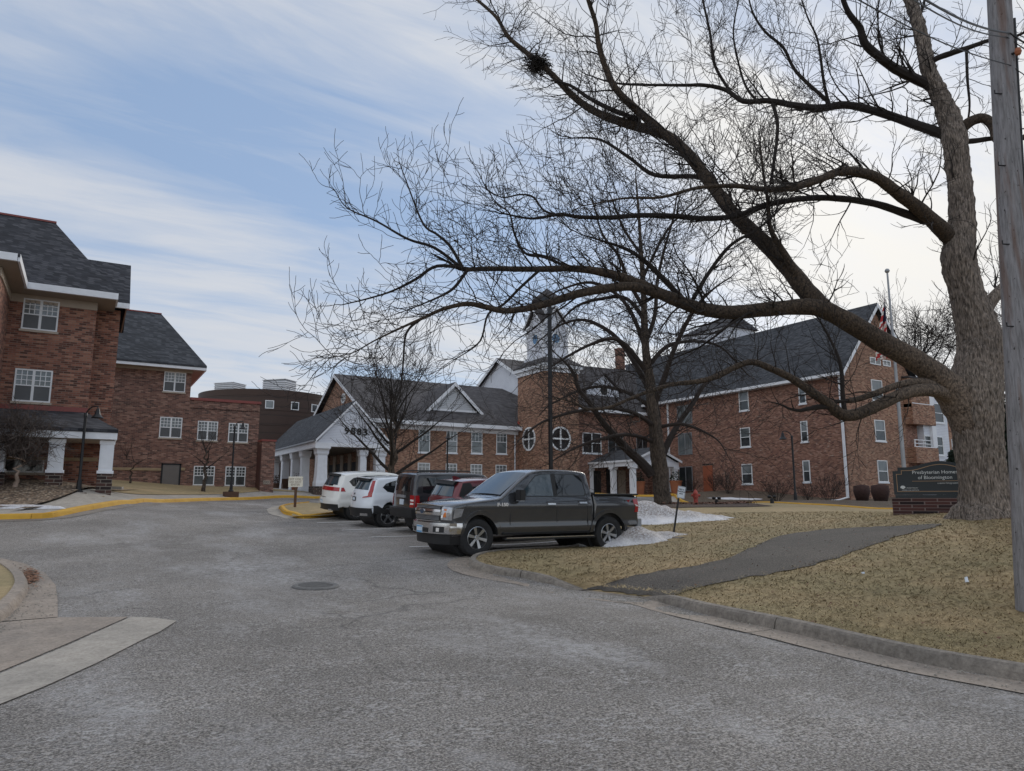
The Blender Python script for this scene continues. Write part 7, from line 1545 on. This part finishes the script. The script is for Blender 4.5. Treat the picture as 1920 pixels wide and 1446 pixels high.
def hedge(px, pyb, d, w, hg, label, seed):
    r_ = random.Random(seed); p = at(px, pyb, d); z0 = h(p[0], p[1])+.05; t = thing('clipped_bush', label, 'bush', (float(p[0]), float(p[1]), z0), 'clipped brown bushes by the gable wall'); mb = MB()
    for k in range(1500):
        a = r_.uniform(0, 6.28); u = math.sqrt(r_.random()); z = r_.uniform(.1, 1); rr = w*(.62+.38*min(1, z*1.6))*u*(1 if z < .8 else 1-(z-.8)*1.2); c = Vector((rr*math.cos(a), rr*math.sin(a), z*hg)); d_ = rv(r_)*.12; mb.tube([c-d_, c+d_*1.1], .006, 3)
    mb.build('twigs', 'hedge_twig', t); core = MB(); core.lathe([(.001, .05), (w*.55, .1), (w*.8, hg*.55), (w*.75, hg*.85), (.001, hg*.93)], (0, 0, 0), 12); core.build('core', 'hedge_twig', t, local=True, smooth=True)
hedge(1617, 940, 46, .62, 1.25, 'left clipped dark brown bush by the gable wall', 61); hedge(1652, 944, 44, .66, 1.25, 'right clipped dark brown bush behind the monument sign edge', 62)
def conifer(px, pyb, d, w, hg, label, seed, zb):
    r_ = random.Random(seed); p = at(px, pyb, d); t = thing('evergreen_tree', label, 'tree', (float(p[0]), float(p[1]), zb), None); mb = MB(); tr = MB(); tr.tube([(0, 0, 0), (0, 0, hg*.95)], [.14, .02], 8); tr.build('trunk', 'bark_mid', t, local=True)
    for k in range(420):
        z = hg*(.06+.92*r_.random()); L_ = w*(1-z/hg)**.8*r_.uniform(.75, 1.1)+.1; a = r_.uniform(0, 6.28); dx = Vector((math.cos(a), math.sin(a), -.18))
        for j in range(9):
            u = (j+1)/9*L_; c = Vector((0, 0, z))+dx*u; s_ = .10+.16*(1-u/L_)
            q = [rv(r_)*s_ for _ in range(3)]; mb.quad(c+q[0], c+q[1]+dx*.12, c+q[2])
    mb.build('crown', 'evergreen', t, local=True)
conifer(1893, 960, 34, 1.6, 5.6, 'dark evergreen between the huge trunk and the utility pole', 71, .9)
conifer(1800, 950, 38, 1.1, 2.9, 'small dark evergreen peeking left of the huge trunk above the sign', 72, 1.2)
CR = 60; CLOC = (1.1, 3.7, 0)
# ------------------------------------------------------------------ camera, sky, sun
cam = bpy.data.cameras.new('camera'); cam.lens = 36*F/1920; cam.sensor_width = 36; cam.clip_end = 2000; cam.clip_start = .1
co = bpy.data.objects.new('camera', cam); COL.objects.link(co); co.location = (0, 0, EYE)
co.rotation_euler = (math.pi/2+PITCH, 0, AZ-math.pi/2); SC.camera = co
sdir = at(1560, 330, 1.)-C0; sdir /= np.linalg.norm(sdir)
SEL = math.asin(sdir[2]); SAZ = math.atan2(sdir[0], sdir[1])       # azimuth from +Y towards +X
su = bpy.data.lights.new('sun', 'SUN'); su.energy = 1.5; su.angle = rad(25); su.color = (1, .93, .82)
so = bpy.data.objects.new('sun', su); COL.objects.link(so); so.rotation_euler = Vector(-sdir).to_track_quat('-Z', 'Y').to_euler()
W = bpy.data.worlds.new('World'); SC.world = W; W.use_nodes = True; nt = W.node_tree; bg = nt.nodes['Background']
sky = N(nt, 'ShaderNodeTexSky', sky_type='NISHITA'); sky.sun_disc = False; sky.sun_elevation = SEL; sky.sun_rotation = SAZ
sky.air_density = 1.; sky.dust_density = .6; sky.ozone_density = 1.6
tc = N(nt, 'ShaderNodeTexCoord').outputs['Generated']
sp = N(nt, 'ShaderNodeSeparateXYZ'); L(nt, tc, sp.inputs[0])
def M2(op, a, b_, clamp=False):
    n = N(nt, 'ShaderNodeMath', operation=op); n.use_clamp = clamp
    for i, q in enumerate((a, b_)):
        if q is None: continue
        if isinstance(q, (int, float)): n.inputs[i].default_value = q
        else: L(nt, q, n.inputs[i])
    return n.outputs[0]
zz = M2('ADD', M2('MAXIMUM', sp.outputs[2], 0.), .16)
cx = M2('DIVIDE', sp.outputs[0], zz); cy = M2('DIVIDE', sp.outputs[1], zz)
cv = N(nt, 'ShaderNodeCombineXYZ'); L(nt, cx, cv.inputs[0]); L(nt, cy, cv.inputs[1])
def cloud(rot, scale, loc, nscale, detail, rough, dist):
    mp = N(nt, 'ShaderNodeMapping'); L(nt, cv.outputs[0], mp.inputs[0]); mp.inputs['Rotation'].default_value = (0, 0, rad(rot)); mp.inputs['Scale'].default_value = scale; mp.inputs['Location'].default_value = loc
    n1 = N(nt, 'ShaderNodeTexNoise'); n1.inputs['Scale'].default_value = nscale; n1.inputs['Detail'].default_value = detail; n1.inputs['Roughness'].default_value = rough; n1.inputs['Distortion'].default_value = dist; L(nt, mp.outputs[0], n1.inputs['Vector']); return n1.outputs['Fac']
cA = cloud(CR, (.45, 1.0, 1), CLOC, 1.15, 4, .5, .5)
cB = cloud(CR+14, (.5, 2.2, 1), (1.3, .2, 0), 2.6, 7, .62, .8)
cC = cloud(CR-6, (.35, 1.6, 1), (4.3, 2.2, 0), 6., 6, .6, .3)
dn = N(nt, 'ShaderNodeVectorMath', operation='NORMALIZE'); L(nt, tc, dn.inputs[0])
dt = N(nt, 'ShaderNodeVectorMath', operation='DOT_PRODUCT'); L(nt, dn.outputs[0], dt.inputs[0]); dt.inputs[1].default_value = tuple(map(float, sdir))
near = M2('POWER', M2('MAXIMUM', dt.outputs['Value'], 0.), 7.)
cl = M2('ADD', M2('ADD', M2('ADD', M2('MULTIPLY', cA, .95), M2('MULTIPLY', cB, .42)), M2('MULTIPLY', cC, .16)), M2('MULTIPLY', near, .09))
cr = ramp(nt, cl, [(.62, (0.05, .05, .05)), (.74, (.35, .35, .35)), (.86, (.82, .82, .82)), (1., (1, 1, 1))])
halo = M2('POWER', M2('MAXIMUM', dt.outputs['Value'], 0.), 9.)
ccol = mix(nt, halo, (5.5, 5.7, 6.1), (8.1, 7.9, 7.5))
SKYB = sky.outputs[0]
blue = mix(nt, 1., SKYB, (1., 1., 1.), 'MULTIPLY')
blue = mix(nt, .7, blue, (2.6, 3.75, 5.75))
fd = N(nt, 'ShaderNodeVectorMath', operation='DOT_PRODUCT'); L(nt, dn.outputs[0], fd.inputs[0]); fd.inputs[1].default_value = (float(fw[0])*.8, float(fw[1])*.8, -.6)
mr = N(nt, 'ShaderNodeMapRange', interpolation_type='SMOOTHSTEP'); L(nt, fd.outputs['Value'], mr.inputs[0]); mr.inputs[1].default_value = .25; mr.inputs[2].default_value = -.7; mr.inputs[3].default_value = 1.; mr.inputs[4].default_value = 2.2
mr.inputs[3].default_value = 0.; mr.inputs[4].default_value = 1.     # unseen sky high up and behind the viewer, brightened to light the facing walls
fin = mix(nt, 1., mix(nt, cr, blue, ccol), mix(nt, mr.outputs[0], (1., 1., 1.), (1.75, 1.60, 1.40)), 'MULTIPLY')
L(nt, fin, bg.inputs['Color']); bg.inputs['Strength'].default_value = .12
SC.view_settings.view_transform = 'Standard'; SC.view_settings.look = 'None'; SC.view_settings.exposure = 0; SC.view_settings.gamma = 1
